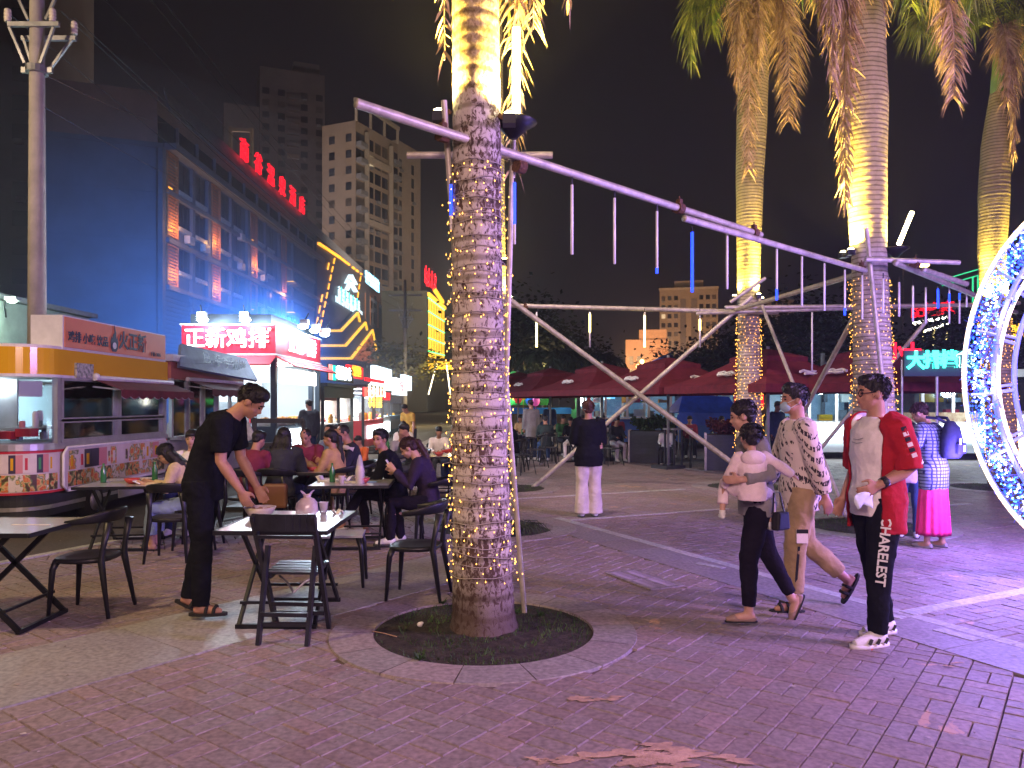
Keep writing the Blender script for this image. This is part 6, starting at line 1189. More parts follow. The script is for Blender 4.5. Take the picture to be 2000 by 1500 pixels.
def person(x, y, yaw, label, H=1.7, lean=0, bend=0, twist=0, head=(0,0), aL=None, aR=None, lL=None, lR=None, top=None, sleeve=2, hem=.10, topg=.016, jacket=None,
           bot='pants', botm=None, botl=1.0, flare=.045, botg=.012, shoe='sneaker', shoem=None, hair='short', hm=None, skin=None, vox=.011, fem=False, wide=1.0, curlL=25, curlR=25, hs=1.0, pz=None, group=None, face=True, nL=None, nR=None, disp=.020, fat=1.0, neckr=.055, legs=True):
    s = H/1.74; skin = skin or SKIN; hm = hm or HAIR; cat = 'person'
    a, b = R(lean), R(bend); hp = R(head[1])
    dr = lambda t: V((0, math.sin(t), math.cos(t)))
    P = V((0,0,0)); wa = P+dr(a*.5)*.15*s; ch = wa+dr(a+b*.2)*.19*s; uc = ch+dr(a+b*.6)*.12*s; nb = uc+dr(a+b)*.085*s; nt = nb+dr((a+b)*.8+hp*.35)*.075*s
    Hm = Mx.Rotation(R(head[0]),3,'Z') @ Mx.Rotation(-hp,3,'X'); hf, hu, hr = Hm@Y1, Hm@Z1, Hm@X1
    hc = nt+(hu*.085+hf*.022)*s*hs
    tw = R(twist); Rx = V((math.cos(tw), math.sin(tw), 0)); wf = wide*(.92 if fem else 1.0)
    shw = .170*wf*s; sh = {-1: uc-Rx*shw+dr(a+b)*.035*s, 1: uc+Rx*shw+dr(a+b)*.035*s}
    aL = aL or ((-.14,.02,-1),(-.06,.16,-1)); aR = aR or ((.14,.02,-1),(.06,.16,-1)); lL = lL or ((-.04,.03,-1),(0,-.03,-1)); lR = lR or ((.04,.03,-1),(0,-.03,-1))
    J = {}
    for q, ar, lg in ((-1,aL,lL),(1,aR,lR)):
        e = sh[q]+V(ar[0]).normalized()*.285*s; wr = e+V(ar[1]).normalized()*.25*s; J['e',q], J['w',q] = e, wr; J['hd',q] = V(ar[2]).normalized() if len(ar) > 2 else V(ar[1]).normalized()
        hp_ = V((q*.088*s, 0, -.01*s)); k = hp_+V(lg[0]).normalized()*.43*s; an = k+V(lg[1]).normalized()*.42*s; J['h',q], J['k',q], J['a',q] = hp_, k, an; J['f',q] = V(lg[2]).normalized() if len(lg) > 2 else V((0,1,0))
    lows = []
    for q in (-1,1):
        fd = J['f',q]; up = V((0,0,1))-fd*fd.z; up.normalize(); J['u',q] = up; lows += [(J['a',q]-up*.078*s-fd*.03*s).z, (J['a',q]-up*.078*s+fd*.15*s).z]
    dz = -min(lows) if pz is None else pz
    off_ = V((0,0,dz)); 
    P, wa, ch, uc, nb, nt, hc = [p+off_ for p in (P,wa,ch,uc,nb,nt,hc)]
    for q in (-1,1): sh[q] = sh[q]+off_
    for k in list(J):
        if k[0] in 'ewhka' and len(k[0]) == 1: J[k] = J[k]+off_
    mixR = lambda t: V((math.cos(tw*t), math.sin(tw*t), 0))
    def torso(g, lo, top_=1.0, neck=False):
        fy = lambda d, r: d.cross(r).normalized()
        d0, d1, d2, d3 = dr(a*.3), dr(a*.8), dr(a+b*.4), dr(a+b)
        F_ = fat; secs = [(P-Z1*lo*s, X1*(.150*F_+g)*s*(1.06 if fem else 1), fy(Z1,X1)*(.115*F_+g)*s), (P+Z1*.0, X1*(.168*F_+g)*s*(1.05 if fem else .97), Y1*(.122*F_+g)*s), (wa, mixR(.3)*(.138*F_+g)*s*(.92 if fem else 1), fy(d1,mixR(.3))*(.102*F_+g)*s), (ch, mixR(.7)*(.158*wf*F_+g)*s, fy(d2,mixR(.7))*(.116*F_+g)*s), (uc, Rx*(.172*wf+g)*s, fy(d3,Rx)*(.105+g)*s), (uc+(nb-uc)*.6, Rx*(.125*wf+g)*s, fy(d3,Rx)*(.080+g*.8)*s), (nb+(nt-nb)*(.05 if not neck else .1), Rx*(.066+g*.6)*s, fy(d3,Rx)*(.062+g*.6)*s)]
        return secs
    mb = MB(); 
    mb.loft(torso(0,.09), 18); mb.tube([nb-dr(a+b)*.03*s, nt, nt+hu*.05*s], [neckr*1.15*s, neckr*s, neckr*.95*s], 12)
    h_ = s*hs
    mb.ell(hc+hu*.025*h_-hf*.008*h_, (.074*h_,.094*h_,.092*h_), Hm, 18, 12); mb.ell(hc-hu*.042*h_+hf*.026*h_, (.058*h_,.066*h_,.066*h_), Hm, 14, 9); mb.ell(hc-hu*.088*h_+hf*.058*h_, (.026*h_,.026*h_,.020*h_), Hm, 10, 7)
    mb.ell(hc-hu*.022*h_+hf*.094*h_, (.0135*h_,.019*h_,.017*h_), Hm, 8, 6); mb.ell(hc+hu*.004*h_+hf*.088*h_, (.009*h_,.012*h_,.028*h_), Hm, 8, 6); mb.ell(hc+hu*.030*h_+hf*.072*h_, (.052*h_,.018*h_,.013*h_), Hm, 10, 6); mb.ell(hc-hu*.058*h_+hf*.082*h_, (.022*h_,.014*h_,.013*h_), Hm, 8, 6)
    for q in (-1,1): mb.ell(hc-hu*.008*h_-hf*.004*h_+hr*q*.076*h_, (.011*h_,.022*h_,.031*h_), Hm, 8, 6); mb.ell(hc-hu*.035*h_+hf*.055*h_+hr*q*.036*h_, (.026*h_,.026*h_,.022*h_), Hm, 8, 6)
    lf = .92 if fem else 1.0
    for q in (-1,1):
        e, wr = J['e',q], J['w',q]; mb.tube([sh[q]-Rx*q*.03*s, sh[q], sh[q].lerp(e,.5), e, e.lerp(wr,.3), e.lerp(wr,.7), wr, wr+J['hd',q]*.02*s], [x_*s*lf*fat for x_ in (.055,.056,.048,.040,.043,.034,.027,.024)], 12)
        nn = (nL if q < 0 else nR); nn = V(nn) if nn else V((-q*1.0,.1,0)); hand(mb, wr, J['hd',q], nn, s*(.93 if fem else 1), curlL if q < 0 else curlR, q if False else (1 if V((0,1,0)).dot(J['hd',q].cross(nn)) > 0 else -1))
        if legs:
            h, k, an = J['h',q], J['k',q], J['a',q]; mb.tube([h+Z1*.03*s, h.lerp(k,.4), k, k.lerp(an,.3), k.lerp(an,.75), an, an-J['u',q]*.04*s], [x_*s*fat for x_ in (.088,.076,.055,.056,.040,.036,.036)], 12)
            fd, up = J['f',q], J['u',q]; mb.tube([an-fd*.045*s-up*.045*s, an+fd*.01*s-up*.04*s, an+fd*.08*s-up*.048*s, an+fd*.150*s-up*.060*s], [.030*s,.037*s,.034*s,.018*s], 12)
    root = mb.build('person', skin, None, True); root.location = (x,y,0); root.rotation_euler = (0,0,R(yaw)); remesh(root, vox, 2); tag(root, label, cat, group)
    # hair
    hb = MB(); c0 = hc+hu*.030*h_-hf*.022*h_
    c0 = hc+hu*.044*h_-hf*.020*h_; hb.ell(c0, (.087*h_,.100*h_,.088*h_), Hm, 18, 12)
    if hair in ('short','fringe','tall'): hb.ell(hc-hu*.012*h_-hf*.062*h_, (.062*h_,.040*h_,.052*h_), Hm)
    if hair in ('short','tall'): hb.ell(hc+hu*.090*h_+hf*.020*h_, (.070*h_,.070*h_,(.052 if hair == 'tall' else .042)*h_), Hm)
    if hair == 'crop': hb = MB(); hb.ell(hc+hu*.030*h_-hf*.016*h_, (.080*h_,.095*h_,.088*h_), Hm, 18, 12)
    if hair == 'fringe': hb.ell(hc+hu*.062*h_+hf*.058*h_, (.066*h_,.040*h_,.036*h_), Hm)
    if hair in ('long','pony','bun'): hb.ell(hc-hu*.01*h_-hf*.05*h_, (.074*h_,.055*h_,.075*h_), Hm); hb.ell(hc+hu*.07*h_+hf*.03*h_, (.06*h_,.052*h_,.034*h_), Hm)
    if hair == 'long':
        for q in (-1,0,1): hb.tube([hc+hr*q*.055*h_-hf*.04*h_, hc+hr*q*.075*h_-hf*.055*h_-hu*.12*h_, nb+Rx*q*.075*s-dr(a+b)*.02*s-(.07*Y1 if abs(lean) < 40 else Y1*0)*s, uc+Rx*q*.07*s-dr(a+b).cross(Rx)*-.0-Y1*.13*s-Z1*.10*s], [.055*h_,.062*h_,.055*h_,.02*h_], 10)
        for q in (-1,1): hb.tube([hc+hr*q*.07*h_+hu*.04*h_, hc+hr*q*.082*h_+hf*.01*h_-hu*.06*h_, hc+hr*q*.085*h_+hf*.005*h_-hu*.18*h_], [.026*h_,.026*h_,.012*h_], 8)
    if hair == 'pony': hb.tube([hc-hf*.085*h_+hu*.05*h_, hc-hf*.135*h_+hu*.01*h_, hc-hf*.13*h_-hu*.14*h_, uc-Y1*.13*s-Z1*.06*s, ch-Y1*.12*s-Z1*.03*s], [.022*h_,.040*h_,.042*h_,.036*h_,.012*h_], 10)
    if hair == 'bun': hb.ell(hc+hu*.085*h_-hf*.07*h_, (.048*h_,.045*h_,.042*h_), Hm)
    hh = hb.build('hair', hm, root, True); remesh(hh, max(.008, vox*.85), 1, .016*h_, htex)
    if vox <= .012:
        st_ = MB(); rh = random.Random(int(abs(x*100)+abs(y*10)))
        for _ in range(620):
            d = V((rh.gauss(0,1), rh.gauss(0,1), rh.gauss(.35,1))).normalized()
            if d.y > .55 and d.z < .45 or d.z < -.55: continue
            p_ = c0+(Hm@V((d.x*.086, d.y*.098, d.z*.088)))*h_; dn = Hm@(V((d.x*.35, d.y*.35+.15, -.85+d.z*.3))+V((rh.uniform(-.5,.5), rh.uniform(-.5,.5), rh.uniform(-.3,.5)))); n_ = Hm@d; dn = (dn-n_*dn.dot(n_)*.75).normalized(); e_ = dn.cross(n_).normalized()*.0022*h_; l_ = rh.uniform(.022,.045)*h_
            st_.add([p_-e_-n_*.004*h_, p_+e_-n_*.004*h_, p_+dn*l_*.6+n_*.007*h_, p_+dn*l_+n_*.003*h_], [(0,1,2),(0,2,3)])
        st_.build('hair_tufts', hm, root)
    # face
    if face:
        for q in (-1,1):
            m_ = MB(); m_.ell(hc+hf*.080*h_+hr*q*.030*h_+hu*.006*h_, (.0125*h_,.009*h_,.0055*h_), Hm, 8, 6); m_.build('eye', EYE_, root, True)
            m_ = MB(); m_.tube([hc+hf*.088*h_+hr*q*.014*h_+hu*.026*h_, hc+hf*.090*h_+hr*q*.030*h_+hu*.031*h_, hc+hf*.078*h_+hr*q*.047*h_+hu*.026*h_], .0042*h_, 5); m_.build('eyebrow', hm, root, True)
        m_ = MB(); m_.ell(hc-hu*.056*h_+hf*.093*h_, (.021*h_,.006*h_,.0065*h_), Hm, 10, 6); m_.build('mouth', LIP, root, True)
    # clothes
    if top:
        tb = MB(); tb.loft(torso(topg, hem), 22)
        for q in (-1,1):
            e, wr = J['e',q], J['w',q]; g = topg*.9; pts = [sh[q]-Rx*q*.04*s, sh[q], sh[q].lerp(e,.5)]; rs_ = [.058+g,.059+g,.051+g]
            if sleeve < 1: pts[-1] = sh[q].lerp(e, sleeve); 
            else:
                pts += [e]; rs_ += [.044+g]
                if sleeve > 1: f = (sleeve-1); pts += [e.lerp(wr,.5*f), e.lerp(wr,f)]; rs_ += [.042+g, .032+g*.9]
            tb.tube(pts, [r_*s*fat for r_ in rs_], 14)
        o = tb.build('shirt', top, root, True); remesh(o, vox, 3, disp*s)
    if jacket:
        jm, jsl, jt = jacket; sec = torso(topg+.022, hem+.10); tb = MB(); tb.shell(sec, R(90+jt), R(450-jt), .022, 30)
        for q in (-1,1):
            e, wr = J['e',q], J['w',q]; g = topg+.014; pts = [sh[q]-Rx*q*.03*s, sh[q], sh[q].lerp(e,.6), e.lerp(wr,.12)]; tb.tube(pts, [(r_+g)*s for r_ in (.056,.06,.054,.052)], 14)
        o = tb.build('jacket', jm, root, True); remesh(o, vox*.9, 2, disp*s)
    if bot in ('pants','shorts'):
        pb_ = MB(); g = botg; sec = torso(g, .10)[:3]; sec[2] = (P.lerp(wa,.75), sec[2][1]*.98, sec[2][2]*.98); pb_.loft(sec, 20)
        for q in (-1,1):
            h, k, an = J['h',q], J['k',q], J['a',q]; an = an-J['u',q]*.02*s; L = botl
            pts = [h+Z1*.03*s, h.lerp(k,.4)]; rs_ = [.092+g,.080+g]
            if L <= .5: pts += [h.lerp(k,L*2)]; rs_ += [.075+g]
            else: f = (L-.5)*2; pts += [k, k.lerp(an,.5*f), k.lerp(an,f)]; rs_ += [.060+g, (.060+flare)/2+g*.8, flare+g*.6]
            pb_.tube(pts, [r_*s*fat for r_ in rs_], 14)
        o = pb_.build('shorts' if bot == 'shorts' else 'trousers', botm, root, True); remesh(o, vox, 3, disp*s)
    if bot == 'skirt':
        sk = MB(); n = 56; vs = []; ks = (J['k',-1]+J['k',1])/2; zt = P.z+.13*s; rings = ((0,.140,.108),(.25,.175,.13),(.55,.195,.155),(1,.215,.18))
        for f, rx, ry in rings:
            for k in range(n): t_ = 2*PI*k/n; m_ = 1+.075*f*math.sin(14*t_+math.sin(3*t_)); vs.append((rx*s*m_*math.cos(t_), ry*s*m_*math.sin(t_), zt+(botl-zt)*f))
        sk.add(vs, [(j*n+k, j*n+(k+1)%n, (j+1)*n+(k+1)%n, (j+1)*n+k)[::-1] for j in range(3) for k in range(n)]); o = sk.build('skirt', botm, root, True); md = o.modifiers.new('s','SOLIDIFY'); md.thickness = .008; md.offset = 0
        md = o.modifiers.new('u','SUBSURF'); md.levels = md.render_levels = 1
    if shoe and legs:
        for q in (-1,1):
            an, fd, up = J['a',q], J['f',q], J['u',q]; sd = fd.cross(up); m_ = MB(); sole = MB()
            def slabf(mb_, lo, hi, w_, l0, l1, n=16):
                vs = []
                for zz in (lo, hi):
                    for k in range(n): t_ = 2*PI*k/n; l_ = (l1+l0)/2+(l1-l0)/2*math.cos(t_); ww = w_*(1+.12*math.cos(t_)); vs.append(an+fd*l_*s+sd*ww*math.sin(t_)*abs(math.sin(t_))**-.25*s if abs(math.sin(t_)) > .01 else an+fd*l_*s); vs[-1] = vs[-1]+up*zz*s
                mb_.add(vs, [tuple(range(n-1,-1,-1)), tuple(range(n,2*n))]+[(k,(k+1)%n,n+(k+1)%n,n+k) for k in range(n)])
            if shoe == 'sneaker':
                m_.tube([an-fd*.055*s-up*.03*s, an-up*.02*s, an+fd*.05*s-up*.025*s, an+fd*.11*s-up*.043*s, an+fd*.175*s-up*.052*s], [.036*s,.050*s,.045*s,.037*s,.024*s], 12); m_.tube([an+up*.03*s, an-up*.03*s], [.046*s,.048*s], 12)
                o = m_.build('shoe', shoem or M['white'], root, True); remesh(o, vox*.7, 2); slabf(sole, -.086, -.058, .046, -.088, .205); sole.build('sole', M['white'] if shoem else M['dark'], o, True)
            elif shoe == 'sandal':
                slabf(sole, -.086, -.068, .047, -.085, .19); o = sole.build('sandal', M['rubber'], root)
                for f0 in (.045,.10): st = MB(); st.tube([an+fd*f0*s+sd*.046*s-up*.068*s, an+fd*(f0+.005)*s+sd*.036*s-up*.032*s, an+fd*(f0+.01)*s-up*.012*s*(1.6 if f0 > .05 else 1), an+fd*(f0+.005)*s-sd*.036*s-up*.032*s, an+fd*f0*s-sd*.046*s-up*.068*s], .013*s, 6); st.build('strap', M['rubber'], o)
            elif shoe == 'flat':
                m_.tube([an-fd*.055*s-up*.045*s, an-fd*.02*s-up*.058*s, an+fd*.05*s-up*.062*s, an+fd*.12*s-up*.058*s, an+fd*.18*s-up*.066*s], [.030*s,.034*s,.030*s,.034*s,.017*s], 10); o = m_.build('shoe', shoem or M['white'], root, True); remesh(o, vox*.7, 2)
                slabf(sole, -.088, -.076, .036, -.07, .19); sole.build('sole', M['rubber'], o)
    inf = {'hc':hc,'hf':hf,'hu':hu,'hr':hr,'J':J,'P':P,'uc':uc,'ch':ch,'wa':wa,'nb':nb,'sh':sh,'s':s,'torso':torso,'W':Mx.Translation((x,y,0))@Mx.Rotation(R(yaw),4,'Z'),'H_':h_}
    return root, inf
blk = cloth('black_cotton', (.010,.011,.015)); blk2 = cloth('black_jersey', (.012,.010,.018)); whiteC = cloth('white_cotton', (.78,.74,.73)); navy = cloth('navy_cloth', (.02,.03,.07)); jean = cloth('blue_denim', (.05,.09,.20)); khaki = cloth('khaki_cloth', (.34,.24,.13)); greyC = cloth('grey_knit', (.24,.23,.24)); tan = cloth('tan_knit', (.48,.30,.14)); mar = cloth('maroon_cotton', (.20,.03,.06)); char = cloth('charcoal_cloth', (.04,.045,.055)); lblue = cloth('pale_denim', (.22,.30,.42)); cream = cloth('cream_knit', (.58,.46,.28)); pinkW = cloth('pale_pink_cotton', (.76,.62,.66)); hotp = cloth('hot_pink_cloth', (.80,.04,.20)); redJ = cloth('red_jersey', (.36,.012,.022)); green_c = cloth('olive_cloth', (.08,.10,.05))
def wpt(inf, p): return inf['W'] @ V(p)
# --- standing man at the front table
r1, i1 = person(-2.34, 5.83, -86, 'standing man in black with rolled sleeves and sandals reaching into the white bowl', 1.80, lean=17, bend=26, head=(0,40), aR=((.06,.0,-1),(-.05,.55,-.86),(-.05,.40,-.9)), aL=((-.10,.12,-1),(.12,.50,-.88)), lL=((-.05,-.10,-1),(0,-.22,-1),(0,.92,-.38)), lR=((.05,.06,-1),(0,-.02,-1)), top=blk, sleeve=.78, hem=.13, topg=.022, botm=blk, flare=.052, botg=.016, shoe='sandal', hair='tall', vox=.009, curlR=50, curlL=30)
# --- mother carrying a child
r2, i2 = person(1.80, 5.66, 88, 'woman in grey top and black leggings walking left with a small child on her arm', 1.59, lean=4, bend=6, head=(-14,14), aL=((-.42,-.26,-1),(-.30,.95,-.10),(.4,.9,-.05)), aR=((.12,.05,-1),(-.75,.55,.15)), lL=((-.05,.22,-1),(0,.0,-1)), lR=((.03,-.28,-1),(0,-.52,-1),(0,.40,-.92)), top=greyC, sleeve=1.85, hem=.10, topg=.024, botm=blk2, botl=.93, flare=.042, botg=.017, shoe='flat', shoem=mat('taupe_leather', (.30,.20,.16), .25), hair='bun', fem=True, vox=.009, skin=SKIN2)
# child on the arm
r3, i3 = person(1.69, 5.41, -8, 'small child in a pale pink hooded top carried on the woman\'s arm, back to us', .86, lean=6, head=(8,5), aL=((-.45,.2,-.9),(-.3,.4,-.9)), aR=((.8,.25,-.45),(.8,.4,-.55)), lL=((-.60,.75,.20),(-.1,-.35,-.95)), lR=((.45,.85,-.15),(.05,-.2,-1)), top=pinkW, sleeve=1.9, hem=.12, topg=.026, botm=pinkW, botl=.85, flare=.06, botg=.02, shoe='sneaker', shoem=M['white'], hair='fringe', hs=1.72, pz=.985, vox=.008, skin=SKIN2, fat=1.15, neckr=.06)
s = MB(); hd_ = i3['uc']; s.ell(hd_+V((0,-.055,.015)), (.085,.035,.055)); o = s.build('hood', pinkW, r3, True); 
s = MB(); s.prism([(-.075,0),(.075,0),(.06,.13),(-.06,.13)], (0,0,0), V((.8,.6,0)), Z1, V((.04,-.05,0))); q = at(1517,1034,5.5); o = s.build('handbag', mat('bag_leather', (.010,.009,.012), .6), None, False, q, bevel=.015); tag(o, 'small black handbag hanging below the carried child', 'handbag'); s = MB(); s.tube([(-.04,-.04,.12),(-.02,-.0,.26),(.03,.03,.26),(.06,.02,.12)], .006, 6); s.build('strap', M['black'], o)
# --- man in the patterned shirt
pat = mat('script_print_cloth', (.62,.53,.46), .85); N = pat.node_tree.nodes; L = pat.node_tree.links; p = N['Principled BSDF']; tc = N.new('ShaderNodeTexCoord')
mp = N.new('ShaderNodeMapping'); mp.inputs['Rotation'].default_value = (0,R(58),0); mp.inputs['Scale'].default_value = (1,1,1); L.new(tc.outputs['Object'], mp.inputs[0]); wv = N.new('ShaderNodeTexWave'); wv.bands_direction = 'Z'; wv.inputs['Scale'].default_value = 7.5; wv.inputs['Distortion'].default_value = .8; wv.inputs['Detail'].default_value = 1; L.new(mp.outputs[0], wv.inputs[0])
mp2 = N.new('ShaderNodeMapping'); mp2.inputs['Rotation'].default_value = (0,R(58),0); mp2.inputs['Scale'].default_value = (95,95,24); L.new(tc.outputs['Object'], mp2.inputs[0]); n1 = N.new('ShaderNodeTexNoise'); n1.inputs['Scale'].default_value = 1; n1.inputs['Detail'].default_value = 1; L.new(mp2.outputs[0], n1.inputs[0])
mp3 = N.new('ShaderNodeMapping'); mp3.inputs['Scale'].default_value = (7,7,7); L.new(tc.outputs['Object'], mp3.inputs[0]); n3 = N.new('ShaderNodeTexNoise'); n3.inputs['Scale'].default_value = 1; L.new(mp3.outputs[0], n3.inputs[0])
def thr(sock, v): m = N.new('ShaderNodeMath'); m.operation = 'GREATER_THAN'; m.inputs[1].default_value = v; L.new(sock, m.inputs[0]); return m.outputs[0]
def mul(a_, b_): m = N.new('ShaderNodeMath'); m.operation = 'MULTIPLY'; L.new(a_, m.inputs[0]); L.new(b_, m.inputs[1]); return m.outputs[0]
k_ = mul(mul(thr(wv.outputs[0], .52), thr(n1.outputs[0], .47)), thr(n3.outputs[0], .44)); mx = N.new('ShaderNodeMixRGB'); L.new(k_, mx.inputs[0]); mx.inputs[1].default_value = (.62,.53,.46,1); mx.inputs[2].default_value = (.03,.02,.03,1); L.new(mx.outputs[0], p.inputs['Base Color'])
r4, i4 = person(2.26, 6.05, 88, 'man in a printed beige shirt, face mask and khaki trousers walking left', 1.74, lean=2, head=(4,2), aL=((-.16,-.22,-1),(-.05,-.28,-1)), aR=((.2,.30,-1),(.0,.55,-1)), lL=((-.04,.16,-1),(0,.02,-1)), lR=((.03,-.20,-1),(0,-.78,-.72),(0,.48,-.88)), top=pat, sleeve=1.95, hem=.15, topg=.032, botm=khaki, botl=.90, flare=.055, botg=.024, shoe='sandal', hair='tall', vox=.009)
hc, hf, hu, hr, h_ = i4['hc'], i4['hf'], i4['hu'], i4['hr'], i4['H_']
s = MB(); s.ell(hc-hu*.050*h_+hf*.062*h_, (.056*h_,.050*h_,.046*h_), Mx((hr,hf,hu)).transposed()); o = s.build('face_mask', mat('mask_blue', (.36,.50,.60), .8), r4, True); s = MB()
for q in (-1,1): s.tube([hc-hu*.02*h_+hf*.07*h_+hr*q*.05*h_, hc+hr*q*.079*h_+hu*.012*h_], .0025, 4); s.tube([hc-hu*.07*h_+hf*.06*h_+hr*q*.05*h_, hc+hr*q*.079*h_-hu*.03*h_], .0025, 4)
s.build('ear_loop', M['white'], o)
J = i4['J']; k0, a0 = J['k',-1], J['a',-1]; s = MB(); s.bar(k0+V((-.083,.0,.02)), a0+V((-.064,.01,.12)), .012, .018); s.build('side_stripe', M['black'], r4); s = MB(); h0 = J['h',-1].lerp(k0,.72); s.box(h0+V((-.103,.0,-.02)), (.02,.085,.10)); s.build('pocket_print', PRW, r4); s = MB(); s.box(h0+V((-.112,.0,.02)), (.006,.085,.03)); s.build('pocket_print', M['black'], r4)
# --- man in the red jacket
r5, i5 = person(2.47, 5.22, 104, 'man in an open red jacket, white tee and black trousers with white sneakers', 1.78, lean=0, head=(-12,3), aL=((-.20,-.30,-1),(.06,.92,-.42)), aR=((.22,-.15,-1),(.0,.5,-1)), lL=((-.03,.14,-1),(0,.03,-1)), lR=((.03,-.14,-1),(0,-.24,-1)), top=whiteC, sleeve=.5, hem=.10, topg=.026, jacket=(redJ,1,55), botm=blk, flare=.046, botg=.018, botl=.97, shoe='sneaker', shoem=M['white'], hair='short', vox=.009, fat=1.04, curlL=55)
hc, hf, hu, hr, h_ = i5['hc'], i5['hf'], i5['hu'], i5['hr'], i5['H_']
g = MB()
for q in (-1,1):
    c = hc+hf*.094*h_+hr*q*.033*h_+hu*.004*h_; g.tube([c+hr*.026*h_*math.cos(t)+hu*.020*h_*math.sin(t) for t in np.linspace(0,2*PI,14)], .0028, 5); g.tube([c+hr*q*.026*h_, hc+hr*q*.080*h_+hu*.01*h_], .003, 5)
g.tube([hc+hf*.098*h_-hr*.010*h_+hu*.006*h_, hc+hf*.098*h_+hr*.010*h_+hu*.006*h_], .003, 5); g.build('glasses', M['black'], r5)
J = i5['J']; e, wr = J['e',-1], J['w',-1]; dw = (wr-e).normalized(); s = MB(); s.tube([wr-dw*.055, wr-dw*.020], .036, 14); wt = s.build('watch', M['black'], r5, True); s = MB(); n_ = V((-1,0,.3)); n_ = (n_-dw*n_.dot(dw)).normalized(); s.ell(wr-dw*.037+n_*.033, .022); s.build('watch_face', M['dark'], wt)
sh = i5['sh'][-1]; du = (e-sh).normalized(); nn = V((-.95,.25,.1)); nn = (nn-du*nn.dot(du)).normalized(); tt = du.cross(nn)
for k in range(6): s = MB(); c = sh+du*(.03+.036*k)+nn*.098; s.box(c, (.034,.026,.006), rot=Mx((tt,du,nn)).transposed()); s.build('sleeve_patch', (M['black'], PRW)[k % 2], r5)
s = MB(); c = sh.lerp(e,.93); s.tube([c-du*.012, c+du*.012], .079, 16); s.build('sleeve_band', whiteC, r5, True); s = MB(); s.tube([c-du*.052, c-du*.026], .081, 16); s.build('sleeve_band', M['black'], r5, True)
h0, k0, a0 = J['h',-1], J['k',-1], J['a',-1]; dl = (k0-h0).normalized(); nl = V((-.80,.55,0)); nl = (nl-dl*nl.dot(dl)).normalized(); tl_ = nl.cross(dl)
txt('CHARELEST', .085, M['white'], h0.lerp(k0,.72)+nl*.112, dl, dl.cross(-nl)*-1 if False else nl.cross(dl), r5, .004, .002, 'CENTER', 'trouser_print')
c = i5['ch'].lerp(i5['uc'],.6); 
s = MB(); s.tube([c+V((-.06,.150,.0)), c+V((-.015,.158,-.012)), c+V((.03,.155,-.010))], .0025, 4); s.tube([c+V((-.05,.150,-.03)), c+V((-.0,.158,-.037)), c+V((.045,.154,-.030))], .0025, 4); s.build('chest_print', M['grey'], r5)
for q in (-1,1):
    an, fd, up = J['a',q], J['f',q], J['u',q]; sd = fd.cross(up); sc_ = i5['s']
    for k, (f0, w0, m_) in enumerate(((.02,.050,'black'),(.075,.046,'black'),(-.045,.042,'black'))):
        s = MB(); s.tube([an+fd*(f0+.02)*sc_+sd*w0*sc_-up*.052*sc_, an+fd*f0*sc_+sd*w0*.93*sc_-up*.02*sc_], .012, 5); s.tube([an+fd*(f0+.02)*sc_-sd*w0*sc_-up*.052*sc_, an+fd*f0*sc_-sd*w0*.93*sc_-up*.02*sc_], .012, 5); s.build('shoe_stripe', M['black'], r5)
    for k in range(4): s = MB(); c = an+fd*(.045+.022*k)*sc_-up*(.0-.0)*sc_; zz = .018-.0-.014*k; s.tube([c+sd*.026*sc_+up*(zz-.012)*sc_, c+up*zz*sc_, c-sd*.026*sc_+up*(zz-.012)*sc_], .0055, 5); s.build('lace', M['white'], r5)
    s = MB(); s.box(an+fd*.06*sc_-up*.083*sc_, (.098,.05,.012)); s.build('sole_accent', mat('orange_rubber', (.75,.16,.06), .6), r5)
q = wpt(i5, J['w',-1]+J['hd',-1]*.09+V((0,.03,-.02))); s = MB(); vs = []
for j in range(5):
    for k in range(9): u_, v_ = k/8-.5, j/4; vs.append((u_*.16*(1-.25*v_), .012*math.sin(k*.9+j), -.085*v_+.014*math.cos(u_*5)))
s.add(vs, [(j*9+k, j*9+k+1, j*9+k+10, j*9+k+9) for j in range(4) for k in range(8)]); o = s.build('face_mask', mat('mask_pale', (.62,.68,.74), .7), None, True, q); tag(o, 'pale folded face mask held in the hand of the man with the red jacket', 'face mask'); o.rotation_euler = (0,0,R(20)); o.modifiers.new('s','SOLIDIFY').thickness = .004
# --- woman in plaid and pink skirt, and the child beside her
pl_ = mat('plaid_cloth', (.30,.34,.42), .85); N = pl_.node_tree.nodes; L = pl_.node_tree.links; p = N['Principled BSDF']; tc = N.new('ShaderNodeTexCoord'); prev = None
for ax_ in ('X','Z'):
    wv = N.new('ShaderNodeTexWave'); wv.bands_direction = ax_; wv.inputs['Scale'].default_value = 8.5; L.new(tc.outputs['Object'], wv.inputs[0]); th = N.new('ShaderNodeMath'); th.operation = 'GREATER_THAN'; th.inputs[1].default_value = .80; L.new(wv.outputs[0], th.inputs[0])
    mx = N.new('ShaderNodeMixRGB'); L.new(th.outputs[0], mx.inputs[0]); mx.inputs[2].default_value = (.02,.025,.08,1)
    if prev is None: mx.inputs[1].default_value = (.19,.23,.30,1)
    else: L.new(prev, mx.inputs[1])
    prev = mx.outputs[0]
L.new(prev, p.inputs['Base Color'])
